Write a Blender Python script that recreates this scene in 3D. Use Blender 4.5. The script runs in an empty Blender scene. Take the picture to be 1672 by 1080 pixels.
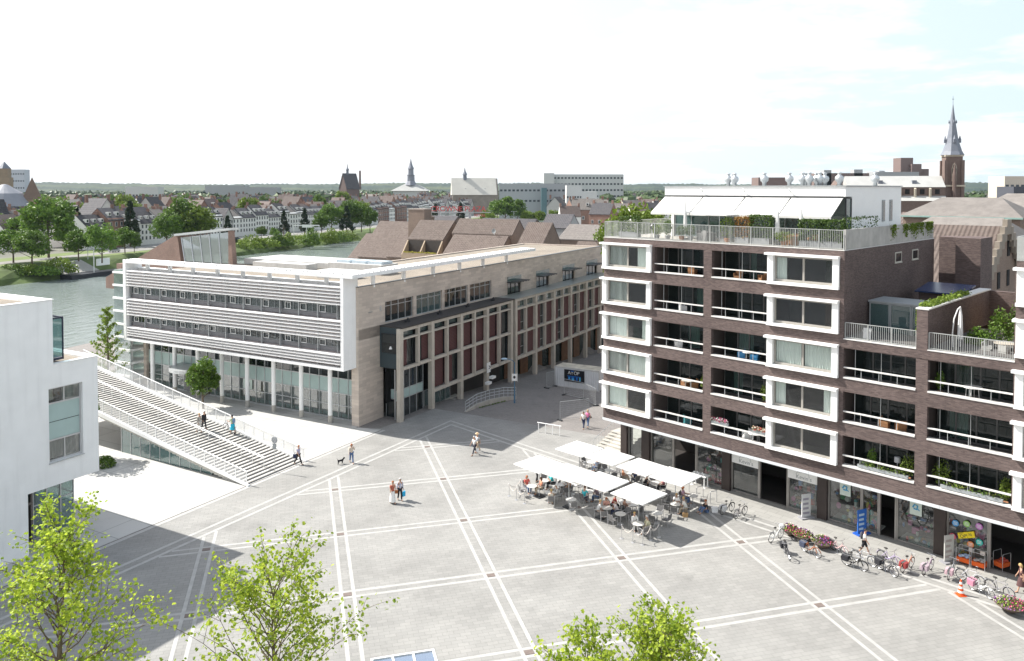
import bpy, bmesh, math, random
from math import sin, cos, pi, radians, sqrt, atan2, hypot
from mathutils import Vector, Matrix, Euler, noise
rnd = random.Random(7)
SC = bpy.context.scene
COL = SC.collection

# ---------------------------------------------------------------- camera, sky, sun, exposure
F, CX, HZ, CAMZ = 1278.0, 836.0, 308.0, 23.8
PITCH = radians(1.7)
CY = HZ + F*math.tan(PITCH)
cam = bpy.data.cameras.new('camera'); camo = bpy.data.objects.new('camera', cam); COL.objects.link(camo)
camo.location = (0, 0, CAMZ); camo.rotation_euler = (pi/2-PITCH, 0, 0)
cam.sensor_width = 36.0; cam.lens = F/1672.0*36.0
cam.shift_x = 0.0; cam.shift_y = (CY-540.0)/1672.0
cam.clip_start = 0.5; cam.clip_end = 20000.0
SC.camera = camo
SUN_H = Vector((-.943, .333, 0)).normalized(); SUN_EL = radians(45)
sun_dir = Vector((SUN_H.x*cos(SUN_EL), SUN_H.y*cos(SUN_EL), sin(SUN_EL)))
SKY_STRENGTH, SUN_STRENGTH, EXPOSURE = 0.132, 5.0, 0.80
wd = bpy.data.worlds.new('World'); SC.world = wd; wd.use_nodes = True
wt = wd.node_tree; wt.nodes.clear()
def wn(t, **k):
    n = wt.nodes.new(t)
    for a, b in k.items(): setattr(n, a, b)
    return n
sky = wn('ShaderNodeTexSky', sky_type='NISHITA', sun_disc=False, sun_elevation=SUN_EL,
         sun_rotation=atan2(SUN_H.x, SUN_H.y), altitude=50, air_density=1.0, dust_density=3.5, ozone_density=1.0)
tc = wn('ShaderNodeTexCoord'); sep = wn('ShaderNodeSeparateXYZ'); wt.links.new(tc.outputs['Generated'], sep.inputs[0])
def wm(op, a, b=None, clamp=False):
    n = wn('ShaderNodeMath', operation=op, use_clamp=clamp)
    for i, v in enumerate((a, b)):
        if v is None: continue
        if isinstance(v, (int, float)): n.inputs[i].default_value = v
        else: wt.links.new(v, n.inputs[i])
    return n.outputs[0]
# thin high cloud on a plane overhead
zc = wm('ADD', wm('MAXIMUM', sep.outputs[2], 0.0), 0.10)
cmb = wn('ShaderNodeCombineXYZ')
wt.links.new(wm('DIVIDE', sep.outputs[0], zc), cmb.inputs[0]); wt.links.new(wm('DIVIDE', sep.outputs[1], zc), cmb.inputs[1])
nz = wn('ShaderNodeTexNoise'); nz.inputs['Scale'].default_value = 0.9; nz.inputs['Detail'].default_value = 9; nz.inputs['Roughness'].default_value = .62
mp = wn('ShaderNodeMapping'); mp.inputs['Scale'].default_value = (.8, .8, 1); mp.inputs['Location'].default_value = (3.1, 1.7, 0)
wt.links.new(cmb.outputs[0], mp.inputs[0]); wt.links.new(mp.outputs[0], nz.inputs['Vector'])
rp = wn('ShaderNodeMapRange'); rp.inputs['From Min'].default_value = .47; rp.inputs['From Max'].default_value = .62
wt.links.new(nz.outputs['Fac'], rp.inputs['Value'])
mx = wn('ShaderNodeMixRGB'); mx.inputs['Color2'].default_value = (5.6, 5.65, 5.65, 1)

# hazy white on the sun's side, a pale blue towards the right and overhead
side = wn('ShaderNodeMapRange'); side.inputs['From Min'].default_value = -.25; side.inputs['From Max'].default_value = .75; wt.links.new(wm('ADD', sep.outputs[0], wm('MULTIPLY', sep.outputs[2], .45)), side.inputs['Value'])
vc = wn('ShaderNodeMixRGB'); vc.inputs['Color1'].default_value = (5.3, 5.35, 5.35, 1); vc.inputs['Color2'].default_value = (3.4, 4.2, 4.6, 1); wt.links.new(side.outputs[0], vc.inputs['Fac'])
low = wn('ShaderNodeMapRange', interpolation_type='SMOOTHSTEP'); low.inputs['From Min'].default_value = .20; low.inputs['From Max'].default_value = .62; low.inputs['To Min'].default_value = .93; low.inputs['To Max'].default_value = .30; wt.links.new(sep.outputs[2], low.inputs['Value'])
veil = wn('ShaderNodeMixRGB'); wt.links.new(low.outputs[0], veil.inputs['Fac']); wt.links.new(vc.outputs[0], veil.inputs['Color2'])
wt.links.new(sky.outputs[0], veil.inputs['Color1'])
bg = wn('ShaderNodeBackground'); bg.inputs['Strength'].default_value = SKY_STRENGTH
wo = wn('ShaderNodeOutputWorld'); wt.links.new(rp.outputs[0], mx.inputs['Fac']); wt.links.new(veil.outputs[0], mx.inputs['Color1']); wt.links.new(mx.outputs[0], bg.inputs[0]); wt.links.new(bg.outputs[0], wo.inputs[0])
sl = bpy.data.lights.new('sun', 'SUN'); so = bpy.data.objects.new('sun', sl); COL.objects.link(so)
sl.energy = SUN_STRENGTH; sl.angle = radians(.5); sl.color = (1, .965, .9)
so.rotation_euler = (-sun_dir).to_track_quat('-Z', 'Y').to_euler(); so.location = (0, 0, 200)
SC.view_settings.view_transform = 'Standard'; SC.view_settings.look = 'None'
SC.view_settings.exposure = EXPOSURE; SC.view_settings.gamma = 1.0
SC.cycles.max_bounces = 7; SC.cycles.transparent_max_bounces = 14; SC.cycles.diffuse_bounces = 3; SC.cycles.glossy_bounces = 3
SC.cycles.transmission_bounces = 2; SC.cycles.volume_bounces = 0; SC.cycles.sample_clamp_indirect = 6.0
SC.cycles.caustics_reflective = False; SC.cycles.caustics_refractive = False
SC.cycles.use_denoising = True

# ---------------------------------------------------------------- measuring helpers
_c, _s = cos(PITCH), sin(PITCH)
def ray(px, py):
    a = (px-CX)/F; b = (CY-py)/F
    return Vector((a, _c+b*_s, -_s+b*_c))
def W(px, py, z=0.0):
    d = ray(px, py); t = (z-CAMZ)/d.z
    return Vector((d.x*t, d.y*t, z))
def D(px, py, Y):
    d = ray(px, py); t = Y/d.y
    return Vector((d.x*t, Y, CAMZ+d.z*t))
class Frame:
    def __init__(s, x, y, deg):
        s.o = Vector((x, y, 0)); s.th = radians(deg); s.u = Vector((cos(s.th), sin(s.th), 0)); s.v = Vector((-sin(s.th), cos(s.th), 0))
    def w(s, x, y, z=0.0): return s.o+s.u*x+s.v*y+Vector((0, 0, z))
    def loc(s, p): q = Vector(p)-s.o; return q.dot(s.u), q.dot(s.v)
R = Frame(7.91, 67.31, -45.2)      # brick apartment block: x along the front to the right, y inwards
L = Frame(-15.27, 77.55, -28.73)   # louvred office: x along the front to the right, y inwards
G = Frame(0, 0, 15.2)              # paving grid
def street_z(x, y):
    a, b = L.loc((x, y, 0))
    if a < -1.0 or b < 9: return 0.0
    z = -.058*(min(b, 60)-9)
    if b > 60: z += min(1, (b-60)/30)*2.96
    return z

# ---------------------------------------------------------------- mesh builder
class MB:
    def __init__(s): s.v = []; s.f = []; s.m = []; s.mi = 0
    def add(s, vs, fs):
        n = len(s.v); s.v += [tuple(v) for v in vs]
        for f in fs: s.f.append([i+n for i in f]); s.m.append(s.mi)
        return s
    def box(s, x0, x1, y0, y1, z0, z1):
        return s.add([(x0,y0,z0),(x1,y0,z0),(x1,y1,z0),(x0,y1,z0),(x0,y0,z1),(x1,y0,z1),(x1,y1,z1),(x0,y1,z1)],
              [(0,3,2,1),(4,5,6,7),(0,1,5,4),(1,2,6,5),(2,3,7,6),(3,0,4,7)])
    def poly(s, pts): return s.add(pts, [tuple(range(len(pts)))])
    def prism(s, pts, z0, z1):
        n = len(pts)
        return s.add([(p[0],p[1],z0) for p in pts]+[(p[0],p[1],z1) for p in pts],
            [tuple(range(n-1,-1,-1)), tuple(range(n,2*n))]+[(i,(i+1)%n,(i+1)%n+n,i+n) for i in range(n)])
    def extr(s, pts, vec):
        n = len(pts); vec = Vector(vec)
        return s.add([Vector(p) for p in pts]+[Vector(p)+vec for p in pts],
            [tuple(range(n-1,-1,-1)), tuple(range(n,2*n))]+[(i,(i+1)%n,(i+1)%n+n,i+n) for i in range(n)])
    def tube(s, pts, r, n=6, cap=True):
        pts = [Vector(p) for p in pts]; rr = r if isinstance(r, (list, tuple)) else [r]*len(pts)
        base = len(s.v); up = None
        for i, p in enumerate(pts):
            d = (pts[min(i+1, len(pts)-1)]-pts[max(i-1, 0)])
            d = d.normalized() if d.length > 1e-9 else Vector((0,0,1))
            if up is None:
                up = Vector((0,0,1)) if abs(d.z) < .9 else Vector((1,0,0))
            a = d.cross(up).normalized(); b = a.cross(d).normalized(); up = b
            for k in range(n):
                t = 2*pi*k/n; q = p+(a*cos(t)+b*sin(t))*rr[i]; s.v.append(tuple(q))
        for i in range(len(pts)-1):
            for k in range(n):
                s.f.append([base+i*n+k, base+i*n+(k+1)%n, base+(i+1)*n+(k+1)%n, base+(i+1)*n+k]); s.m.append(s.mi)
        if cap:
            s.f.append([base+k for k in range(n-1,-1,-1)]); s.m.append(s.mi)
            e = base+(len(pts)-1)*n; s.f.append([e+k for k in range(n)]); s.m.append(s.mi)
        return s
    def lathe(s, prof, n=12, c=(0,0,0)):
        base = len(s.v)
        for r, z in prof:
            for k in range(n):
                t = 2*pi*k/n; s.v.append((c[0]+r*cos(t), c[1]+r*sin(t), c[2]+z))
        for i in range(len(prof)-1):
            for k in range(n):
                s.f.append([base+i*n+k, base+i*n+(k+1)%n, base+(i+1)*n+(k+1)%n, base+(i+1)*n+k]); s.m.append(s.mi)
        if prof[0][0] > 1e-6: s.f.append([base+k for k in range(n-1,-1,-1)]); s.m.append(s.mi)
        e = base+(len(prof)-1)*n
        if prof[-1][0] > 1e-6: s.f.append([e+k for k in range(n)]); s.m.append(s.mi)
        return s
    def torus(s, c, R0, r, axis='y', n=20, k=6):
        base = len(s.v)
        for i in range(n):
            a = 2*pi*i/n
            for j in range(k):
                b = 2*pi*j/k; q = R0+r*cos(b); h = r*sin(b)
                v = (q*cos(a), h, q*sin(a)) if axis == 'y' else (q*cos(a), q*sin(a), h)
                s.v.append((c[0]+v[0], c[1]+v[1], c[2]+v[2]))
        for i in range(n):
            for j in range(k):
                s.f.append([base+i*k+j, base+((i+1)%n)*k+j, base+((i+1)%n)*k+(j+1)%k, base+i*k+(j+1)%k]); s.m.append(s.mi)
        return s
    def blob(s, c, rx, ry, rz, n=8, m=6, jit=0.0, rg=None):
        prof = [(sin(pi*i/m), -cos(pi*i/m)) for i in range(m+1)]
        base = len(s.v)
        for i, (r, z) in enumerate(prof):
            for k in range(n):
                t = 2*pi*k/n; j = 1+(rg.uniform(-jit, jit) if rg else 0)
                s.v.append((c[0]+rx*r*cos(t)*j, c[1]+ry*r*sin(t)*j, c[2]+rz*z*j))
        for i in range(m):
            for k in range(n):
                s.f.append([base+i*n+k, base+i*n+(k+1)%n, base+(i+1)*n+(k+1)%n, base+(i+1)*n+k]); s.m.append(s.mi)
        return s
    def build(s, name, mat, parent=None, smooth=False, kind=None, weld=False):
        me = bpy.data.meshes.new(name); me.from_pydata(s.v, [], s.f)
        mats = mat if isinstance(mat, (list, tuple)) else [mat]
        for m_ in mats: me.materials.append(m_)
        if len(mats) > 1:
            for p, i in zip(me.polygons, s.m): p.material_index = i
        me.validate(); 
        b = bmesh.new(); b.from_mesh(me)
        if weld: bmesh.ops.remove_doubles(b, verts=b.verts, dist=1e-4)
        bmesh.ops.recalc_face_normals(b, faces=b.faces)
        if smooth:
            for f in b.faces: f.smooth = True
        b.to_mesh(me); b.free()
        return link(name, me, parent, kind)
def link(name, data, parent=None, kind=None):
    o = bpy.data.objects.new(name, data); COL.objects.link(o)
    if parent is not None: o.parent = parent
    if kind: o['kind'] = kind
    return o
def tag(o, label, cat, group=None):
    o['label'] = label; o['category'] = cat
    if group: o['group'] = group
    return o
def thing(name, label, cat, loc=(0,0,0), rz=0.0, group=None):
    o = bpy.data.objects.new(name, None); COL.objects.link(o); o.location = loc; o.rotation_euler = (0,0,rz)
    o.empty_display_size = .1
    return tag(o, label, cat, group)
def at(o, fr): o.location = fr.o; o.rotation_euler = (0,0,fr.th); return o
def copy_tree(o, parent=None):
    c = o.copy(); COL.objects.link(c)
    if parent is not None: c.parent = parent
    for ch in list(o.children): copy_tree(ch, c)
    return c
def dup(root, loc, rz=0.0, label=None, scale=None, group=None):
    c = copy_tree(root); c.location = loc; c.rotation_euler = (0,0,rz)
    if label: c['label'] = label
    if group: c['group'] = group
    if scale is not None: c.scale = scale if isinstance(scale, (tuple, list)) else (scale,)*3
    return c
def inst(o, parent, loc, rz=0.0):          # a copy of a part (with its sub-parts) under another parent
    c = copy_tree(o, parent); c.location = loc; c.rotation_euler = (0,0,rz); return c
def paint(o, m):                            # per-object material on shared mesh data
    if o.type == 'MESH' and o.material_slots:
        o.material_slots[0].link = 'OBJECT'; o.material_slots[0].material = m
    return o

# ---------------------------------------------------------------- materials
def newmat(name):
    m = bpy.data.materials.new(name); m.use_nodes = True
    nt = m.node_tree; nt.nodes.clear()
    out = nt.nodes.new('ShaderNodeOutputMaterial')
    return m, nt, out
def N(nt, t, ins=None, **k):
    n = nt.nodes.new(t)
    for a, b in k.items(): setattr(n, a, b)
    for a, b in (ins or {}).items():
        if isinstance(b, bpy.types.NodeSocket): nt.links.new(b, n.inputs[a])
        else: n.inputs[a].default_value = b
    return n
def c4(c): return (c[0], c[1], c[2], 1)
def mul(c, k): return tuple(min(1, a*k) for a in c)
def principled(nt, out, col, rough, metal=0.0, bump=None, spec=.4, sheen=0):
    p = N(nt, 'ShaderNodeBsdfPrincipled', {'Roughness': rough, 'Metallic': metal, 'Specular IOR Level': spec})
    if isinstance(col, bpy.types.NodeSocket): nt.links.new(col, p.inputs['Base Color'])
    else: p.inputs['Base Color'].default_value = c4(col)
    if bump is not None: nt.links.new(bump, p.inputs['Normal'])
    nt.links.new(p.outputs[0], out.inputs[0]); return p
MATS = {}
def solid(name, col, rough=.6, metal=0.0, var=.12, scale=1.5, dirt=.0, rand=0.0, spec=.4):
    """a surface with cloudy tone variation, faint streaks and optional per-object tone"""
    if name in MATS: return MATS[name]
    m, nt, out = newmat(name)
    tcn = N(nt, 'ShaderNodeTexCoord')
    n1 = N(nt, 'ShaderNodeTexNoise', {'Vector': tcn.outputs['Object'], 'Scale': scale, 'Detail': 6, 'Roughness': .6})
    mr = N(nt, 'ShaderNodeMapRange', {'Value': n1.outputs['Fac'], 'From Min': .25, 'From Max': .75, 'To Min': 1-var, 'To Max': 1+var})
    val = mr.outputs[0]
    if dirt:
        mpn = N(nt, 'ShaderNodeMapping', {'Vector': tcn.outputs['Object'], 'Scale': (3, 3, .25)})
        n2 = N(nt, 'ShaderNodeTexNoise', {'Vector': mpn.outputs[0], 'Scale': scale, 'Detail': 4})
        m2 = N(nt, 'ShaderNodeMapRange', {'Value': n2.outputs['Fac'], 'From Min': .5, 'From Max': .8, 'To Min': 1, 'To Max': 1-dirt})
        val = N(nt, 'ShaderNodeMath', {0: val, 1: m2.outputs[0]}, operation='MULTIPLY').outputs[0]
    if rand:
        oi = N(nt, 'ShaderNodeObjectInfo')
        m3 = N(nt, 'ShaderNodeMapRange', {'Value': oi.outputs['Random'], 'To Min': 1-rand, 'To Max': 1+rand})
        val = N(nt, 'ShaderNodeMath', {0: val, 1: m3.outputs[0]}, operation='MULTIPLY').outputs[0]
    h = N(nt, 'ShaderNodeHueSaturation', {'Color': c4(col), 'Value': val})
    principled(nt, out, h.outputs[0], rough, metal, spec=spec)
    MATS[name] = m; return m
def masonry(name, c1, c2, mortar, bw, bh, msize=.008, rough=.85, rand=.0, plane='wall', bump=.3, offset=.5, var=.18, big=.25, bias=0.0, stain=0.0):
    """courses of brick, slabs or pavers; wall coordinates are (x+y, z), floor coordinates (x, y)"""
    if name in MATS: return MATS[name]
    m, nt, out = newmat(name)
    tcn = N(nt, 'ShaderNodeTexCoord'); sp = N(nt, 'ShaderNodeSeparateXYZ', {0: tcn.outputs['Object']})
    if plane == 'wall':
        a = N(nt, 'ShaderNodeMath', {0: sp.outputs[0], 1: sp.outputs[1]}, operation='ADD').outputs[0]; b = sp.outputs[2]
    else: a, b = sp.outputs[0], sp.outputs[1]
    cv = N(nt, 'ShaderNodeCombineXYZ', {0: a, 1: b})
    br = N(nt, 'ShaderNodeTexBrick', {'Vector': cv.outputs[0], 'Color1': c4(c1), 'Color2': c4(c2), 'Mortar': c4(mortar), 'Scale': 1.0, 'Mortar Size': msize,
         'Mortar Smooth': .3, 'Bias': bias, 'Brick Width': bw, 'Row Height': bh})
    br.offset = offset; br.squash = 1
    n1 = N(nt, 'ShaderNodeTexNoise', {'Vector': tcn.outputs['Object'], 'Scale': big, 'Detail': 7, 'Roughness': .62})
    mr = N(nt, 'ShaderNodeMapRange', {'Value': n1.outputs['Fac'], 'From Min': .3, 'From Max': .7, 'To Min': 1-var, 'To Max': 1+var})
    val = mr.outputs[0]
    if stain:
        for sc_, lo, hi, k in ((.9,.56,.74,stain), (5.0,.66,.72,stain*.7), (.12,.5,.7,stain*.5)):
            ns = N(nt, 'ShaderNodeTexNoise', {'Vector': tcn.outputs['Object'], 'Scale': sc_, 'Detail': 9, 'Roughness': .68})
            ms = N(nt, 'ShaderNodeMapRange', {'Value': ns.outputs['Fac'], 'From Min': lo, 'From Max': hi, 'To Min': 1, 'To Max': 1-k})
            val = N(nt, 'ShaderNodeMath', {0: val, 1: ms.outputs[0]}, operation='MULTIPLY').outputs[0]
    if rand:
        oi = N(nt, 'ShaderNodeObjectInfo'); m3 = N(nt, 'ShaderNodeMapRange', {'Value': oi.outputs['Random'], 'To Min': 1-rand, 'To Max': 1+rand})
        val = N(nt, 'ShaderNodeMath', {0: val, 1: m3.outputs[0]}, operation='MULTIPLY').outputs[0]
    h = N(nt, 'ShaderNodeHueSaturation', {'Color': br.outputs['Color'], 'Value': val})
    bp = N(nt, 'ShaderNodeBump', {'Strength': bump, 'Distance': .01, 'Height': br.outputs['Fac']}); bp.invert = True
    principled(nt, out, h.outputs[0], rough, bump=bp.outputs[0], spec=.3)
    MATS[name] = m; return m
def rooftile(name, c1, c2, pitch=.33, rand=.15):
    """pantiles: rows down the slope and ribs along it, from object x and y"""
    if name in MATS: return MATS[name]
    m, nt, out = newmat(name)
    tcn = N(nt, 'ShaderNodeTexCoord'); sp = N(nt, 'ShaderNodeSeparateXYZ', {0: tcn.outputs['Object']})
    sx = N(nt, 'ShaderNodeMath', {0: sp.outputs[0], 1: 2*pi/pitch}, operation='MULTIPLY')
    s1 = N(nt, 'ShaderNodeMath', {0: sx.outputs[0]}, operation='SINE')
    sy = N(nt, 'ShaderNodeMath', {0: sp.outputs[2], 1: 1/(pitch*.95)}, operation='MULTIPLY')
    fr = N(nt, 'ShaderNodeMath', {0: sy.outputs[0]}, operation='FRACT')
    ad = N(nt, 'ShaderNodeMath', {0: s1.outputs[0], 1: .5}, operation='MULTIPLY')
    ad2 = N(nt, 'ShaderNodeMath', {0: ad.outputs[0], 1: fr.outputs[0]}, operation='SUBTRACT')
    n1 = N(nt, 'ShaderNodeTexNoise', {'Vector': tcn.outputs['Object'], 'Scale': .6, 'Detail': 8, 'Roughness': .7})
    n2 = N(nt, 'ShaderNodeTexWhiteNoise', {'Vector': N(nt, 'ShaderNodeVectorMath', {0: N(nt, 'ShaderNodeVectorMath', {0: tcn.outputs['Object'], 1: (1/pitch, 1/pitch, 1/pitch)}, operation='MULTIPLY').outputs[0]}, operation='FLOOR').outputs[0]})
    mixf = N(nt, 'ShaderNodeMath', {0: n1.outputs['Fac'], 1: n2.outputs['Value']}, operation='MULTIPLY')
    mc = N(nt, 'ShaderNodeMixRGB', {'Fac': mixf.outputs[0], 'Color1': c4(c1), 'Color2': c4(c2)})
    oi = N(nt, 'ShaderNodeObjectInfo'); m3 = N(nt, 'ShaderNodeMapRange', {'Value': oi.outputs['Random'], 'To Min': 1-rand, 'To Max': 1+rand})
    h = N(nt, 'ShaderNodeHueSaturation', {'Color': mc.outputs[0], 'Value': m3.outputs[0]})
    bp = N(nt, 'ShaderNodeBump', {'Strength': .9, 'Distance': .06, 'Height': ad2.outputs[0]})
    principled(nt, out, h.outputs[0], .8, bump=bp.outputs[0], spec=.3)
    MATS[name] = m; return m
def glass(name, tint, refl=.10, see=.5, rough=.02, wav=.0):
    """a pane: part see-through, part mirror, the mirror growing at a glancing angle"""
    if name in MATS: return MATS[name]
    m, nt, out = newmat(name)
    lw = N(nt, 'ShaderNodeLayerWeight', {'Blend': .5})
    pw = N(nt, 'ShaderNodeMath', {0: lw.outputs['Facing'], 1: 3.0}, operation='POWER')
    mr = N(nt, 'ShaderNodeMapRange', {'Value': pw.outputs[0], 'To Min': refl, 'To Max': .95})
    tr = N(nt, 'ShaderNodeBsdfTransparent', {'Color': c4(tint)})
    df = N(nt, 'ShaderNodeBsdfDiffuse', {'Color': c4(mul(tint, .55))})
    mx1 = N(nt, 'ShaderNodeMixShader', {0: see, 1: df.outputs[0], 2: tr.outputs[0]})
    gl = N(nt, 'ShaderNodeBsdfGlossy', {'Color': (.95, .97, 1, 1), 'Roughness': rough})
    if wav:
        tcn = N(nt, 'ShaderNodeTexCoord'); nn = N(nt, 'ShaderNodeTexNoise', {'Vector': tcn.outputs['Object'], 'Scale': .8, 'Detail': 1})
        bp = N(nt, 'ShaderNodeBump', {'Strength': wav, 'Distance': .05, 'Height': nn.outputs['Fac']}); nt.links.new(bp.outputs[0], gl.inputs['Normal'])
    mx2 = N(nt, 'ShaderNodeMixShader', {0: mr.outputs[0], 1: mx1.outputs[0], 2: gl.outputs[0]})
    nt.links.new(mx2.outputs[0], out.inputs[0]); MATS[name] = m; return m
def leafmat(name, c1, c2, trans=.45, rand=.2, scale=.5):
    if name in MATS: return MATS[name]
    m, nt, out = newmat(name)
    g = N(nt, 'ShaderNodeNewGeometry'); oi = N(nt, 'ShaderNodeObjectInfo')
    tcn = N(nt, 'ShaderNodeTexCoord')
    n1 = N(nt, 'ShaderNodeTexNoise', {'Vector': tcn.outputs['Object'], 'Scale': scale, 'Detail': 3})
    f = N(nt, 'ShaderNodeMath', {0: g.outputs['Random Per Island'], 1: n1.outputs['Fac']}, operation='MULTIPLY')
    f2 = N(nt, 'ShaderNodeMath', {0: f.outputs[0], 1: 1.7}, operation='MULTIPLY', use_clamp=True)
    mc = N(nt, 'ShaderNodeMixRGB', {'Fac': f2.outputs[0], 'Color1': c4(c1), 'Color2': c4(c2)})
    m3 = N(nt, 'ShaderNodeMapRange', {'Value': oi.outputs['Random'], 'To Min': 1-rand, 'To Max': 1+rand})
    h = N(nt, 'ShaderNodeHueSaturation', {'Color': mc.outputs[0], 'Value': m3.outputs[0]})
    d = N(nt, 'ShaderNodeBsdfPrincipled', {'Base Color': h.outputs[0], 'Roughness': .5, 'Specular IOR Level': .35})
    t = N(nt, 'ShaderNodeBsdfTranslucent', {'Color': h.outputs[0]})
    mx = N(nt, 'ShaderNodeMixShader', {0: trans, 1: d.outputs[0], 2: t.outputs[0]})
    nt.links.new(mx.outputs[0], out.inputs[0]); MATS[name] = m; return m
WHITE = solid('white_render', (.88,.88,.875), .7, var=.05, scale=.7, dirt=.10)
WHITEPAINT = solid('white_paint', (.84,.84,.83), .45, var=.03)
STEEL = solid('galvanised_steel', (.55,.57,.58), .4, .6, var=.12, scale=6)
GREYMETAL = solid('grey_painted_metal', (.30,.32,.33), .5, var=.08)
DARKMETAL = solid('dark_metal', (.035,.038,.042), .45, var=.1)
FRAME_TAUPE = solid('taupe_window_frame', (.33,.31,.28), .5, var=.05)
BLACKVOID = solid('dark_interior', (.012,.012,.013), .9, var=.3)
CONCRETE = solid('pale_concrete', (.46,.44,.40), .85, var=.14, scale=.8, dirt=.22)
GRAVEL = None
# ---------------------------------------------------------------- ground, river, paving
Q = Frame(-148, 226, 71.65)        # river: x along the far bank (away), y landwards on the far side
PAVE = masonry('plaza_pavers', (.288,.282,.268), (.256,.252,.240), (.185,.181,.174), .60, .30, .010, .8, plane='floor', bump=.12, var=.16, big=.22, stain=.16)
SLAB = masonry('shop_pavement_slabs', (.335,.328,.308), (.295,.288,.272), (.19,.188,.18), 1.2, .6, .012, .8, plane='floor', bump=.12, var=.10, big=.2, stain=.16)
LINE = solid('white_paving_stone', (.385,.38,.365), .75, var=.16, scale=1.6)
BRIGHT = masonry('bright_concrete_slabs', (.49,.485,.465), (.44,.435,.42), (.26,.26,.25), 5.0, 2.5, .035, .75, plane='floor', bump=.05, var=.07, big=.15, offset=0, stain=.14)
CLINKER = masonry('street_clinkers', (.27,.25,.235), (.21,.197,.187), (.14,.13,.125), .22, .11, .01, .85, plane='floor', bump=.15, var=.16, big=.12, stain=.2)
FIELD = solid('town_ground', (.16,.16,.13), .95, var=.4, scale=.02)
def ground():
    b = bmesh.new()
    xs = [-700,-300,-120,-60,-30,-15,-1.02,-1.0]+[2+3*i for i in range(20)]+[60,60.02,90,150,300,800,2500,9000]
    ys = [-400,-60,-20,0,9]+[12+3*i for i in range(16)]+[60,70,80,90,140,220,400,700,1200,2500,5000,9000]
    grid = []
    for x in xs:
        col = []
        for y in ys:
            p = L.w(x, y); z = street_z(p.x, p.y) if -1.001 <= x <= 60.001 else 0.0
            col.append(b.verts.new((p.x, p.y, z-.012)))
        grid.append(col)
    for i in range(len(xs)-1):
        for j in range(len(ys)-1):
            b.faces.new((grid[i][j], grid[i+1][j], grid[i+1][j+1], grid[i][j+1]))
    co = Q.w(0, -112); no = Q.v
    bmesh.ops.bisect_plane(b, geom=b.verts[:]+b.edges[:]+b.faces[:], plane_co=co, plane_no=no, clear_outer=True)
    q = [Q.w(-700,-112,0.0), Q.w(9000,-112,0.0), Q.w(9000,-112,-7), Q.w(-700,-112,-7)]
    b.faces.new([b.verts.new(v) for v in q])
    me = bpy.data.meshes.new('ground'); b.to_mesh(me); b.free(); me.materials.append(CLINKER)
    link('ground', me, kind='structure')
    m = MB(); prof = [(-5,-7.5),(0,-4.9),(2.5,-3.2),(7,-1),(11,0),(60,0),(400,0),(1500,0),(9000,0)]
    ss = [-700,-300,-100]+[i*10 for i in range(-9,60)]+[700,1000,2000,4000,9000]
    rg = random.Random(3)
    for i in range(len(ss)):
        for k,(t,z) in enumerate(prof):
            w = rg.uniform(-1.2,1.2) if 0 < k < 4 else 0
            m.v.append(tuple(Q.w(ss[i], t+w, z+(rg.uniform(-.3,.3) if 1 < k < 4 else 0))))
    n = len(prof)
    for i in range(len(ss)-1):
        for k in range(n-1):
            m.f.append([i*n+k,(i+1)*n+k,(i+1)*n+k+1,i*n+k+1]); m.m.append(0 if k < 4 else 1)
    m.build('river_bank', [solid('bank_grass', (.075,.11,.03), .95, var=.45, scale=.25), FIELD], kind='structure')
    # water
    wm_, nt, out = newmat('river_water')
    tcn = N(nt, 'ShaderNodeTexCoord')
    mp1 = N(nt, 'ShaderNodeMapping', {'Vector': tcn.outputs['Object'], 'Scale': (.35, .9, 1)})
    n1 = N(nt, 'ShaderNodeTexNoise', {'Vector': mp1.outputs[0], 'Scale': .55, 'Detail': 5, 'Roughness': .6})
    bp = N(nt, 'ShaderNodeBump', {'Strength': .8, 'Distance': .42, 'Height': n1.outputs['Fac']})
    n2 = N(nt, 'ShaderNodeTexNoise', {'Vector': tcn.outputs['Object'], 'Scale': .02, 'Detail': 3})
    mc = N(nt, 'ShaderNodeMixRGB', {'Fac': n2.outputs['Fac'], 'Color1': (.16,.19,.17,1), 'Color2': (.22,.26,.26,1)})
    principled(nt, out, mc.outputs[0], .15, bump=bp.outputs[0], spec=1.0)
    m = MB(); m.poly([(-700,-114,0),(4000,-114,0),(4000,2,0),(-700,2,0)]); o = m.build('water', wm_, kind='structure'); at(o, Q); o.location.z = -4.6
    # quay road and lawn on the far side
    ROAD = solid('quay_asphalt', (.22,.215,.20), .9, var=.12, scale=.3)
    m = MB(); m.poly([(-300,17,.03),(700,17,.03),(700,25,.03),(-300,25,.03)]); at(m.build('quay_road', ROAD, kind='structure'), Q)
    m = MB(); m.poly([(-300,11.2,.02),(700,11.2,.02),(700,16.6,.02),(-300,16.6,.02)]); m.poly([(-300,25.5,.02),(70,25.5,.02),(70,36,.02),(-300,36,.02)])
    at(m.build('lawn', solid('mown_lawn', (.13,.17,.055), .95, var=.3, scale=.15), kind='structure'), Q)
    m = MB(); m.poly([(70,25.5,.04),(700,25.5,.04),(700,37.5,.04),(70,37.5,.04)]); at(m.build('promenade', solid('promenade_paving', (.33,.32,.30), .9, var=.1), kind='structure'), Q)
ground()
def gsheet(name, mat, pts, z, fr=G):
    m = MB(); m.poly([(*fr.loc(p), z) for p in pts]); o = m.build(name, mat, kind='structure'); at(o, fr); return o
K1, K2 = Vector((-12.74,76.48,0)), Vector((-40,29.2,0))
gsheet('plaza', PAVE, [K1, K2, Vector((-40,-5,0)), Vector((62,-5,0)), R.w(46,2.28), R.w(2,2.28), R.w(-2.8,2.28), L.w(23.6,8.95), L.w(3,8.95), L.w(2.2,.6), L.w(.3,-.3)], 0)
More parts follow.
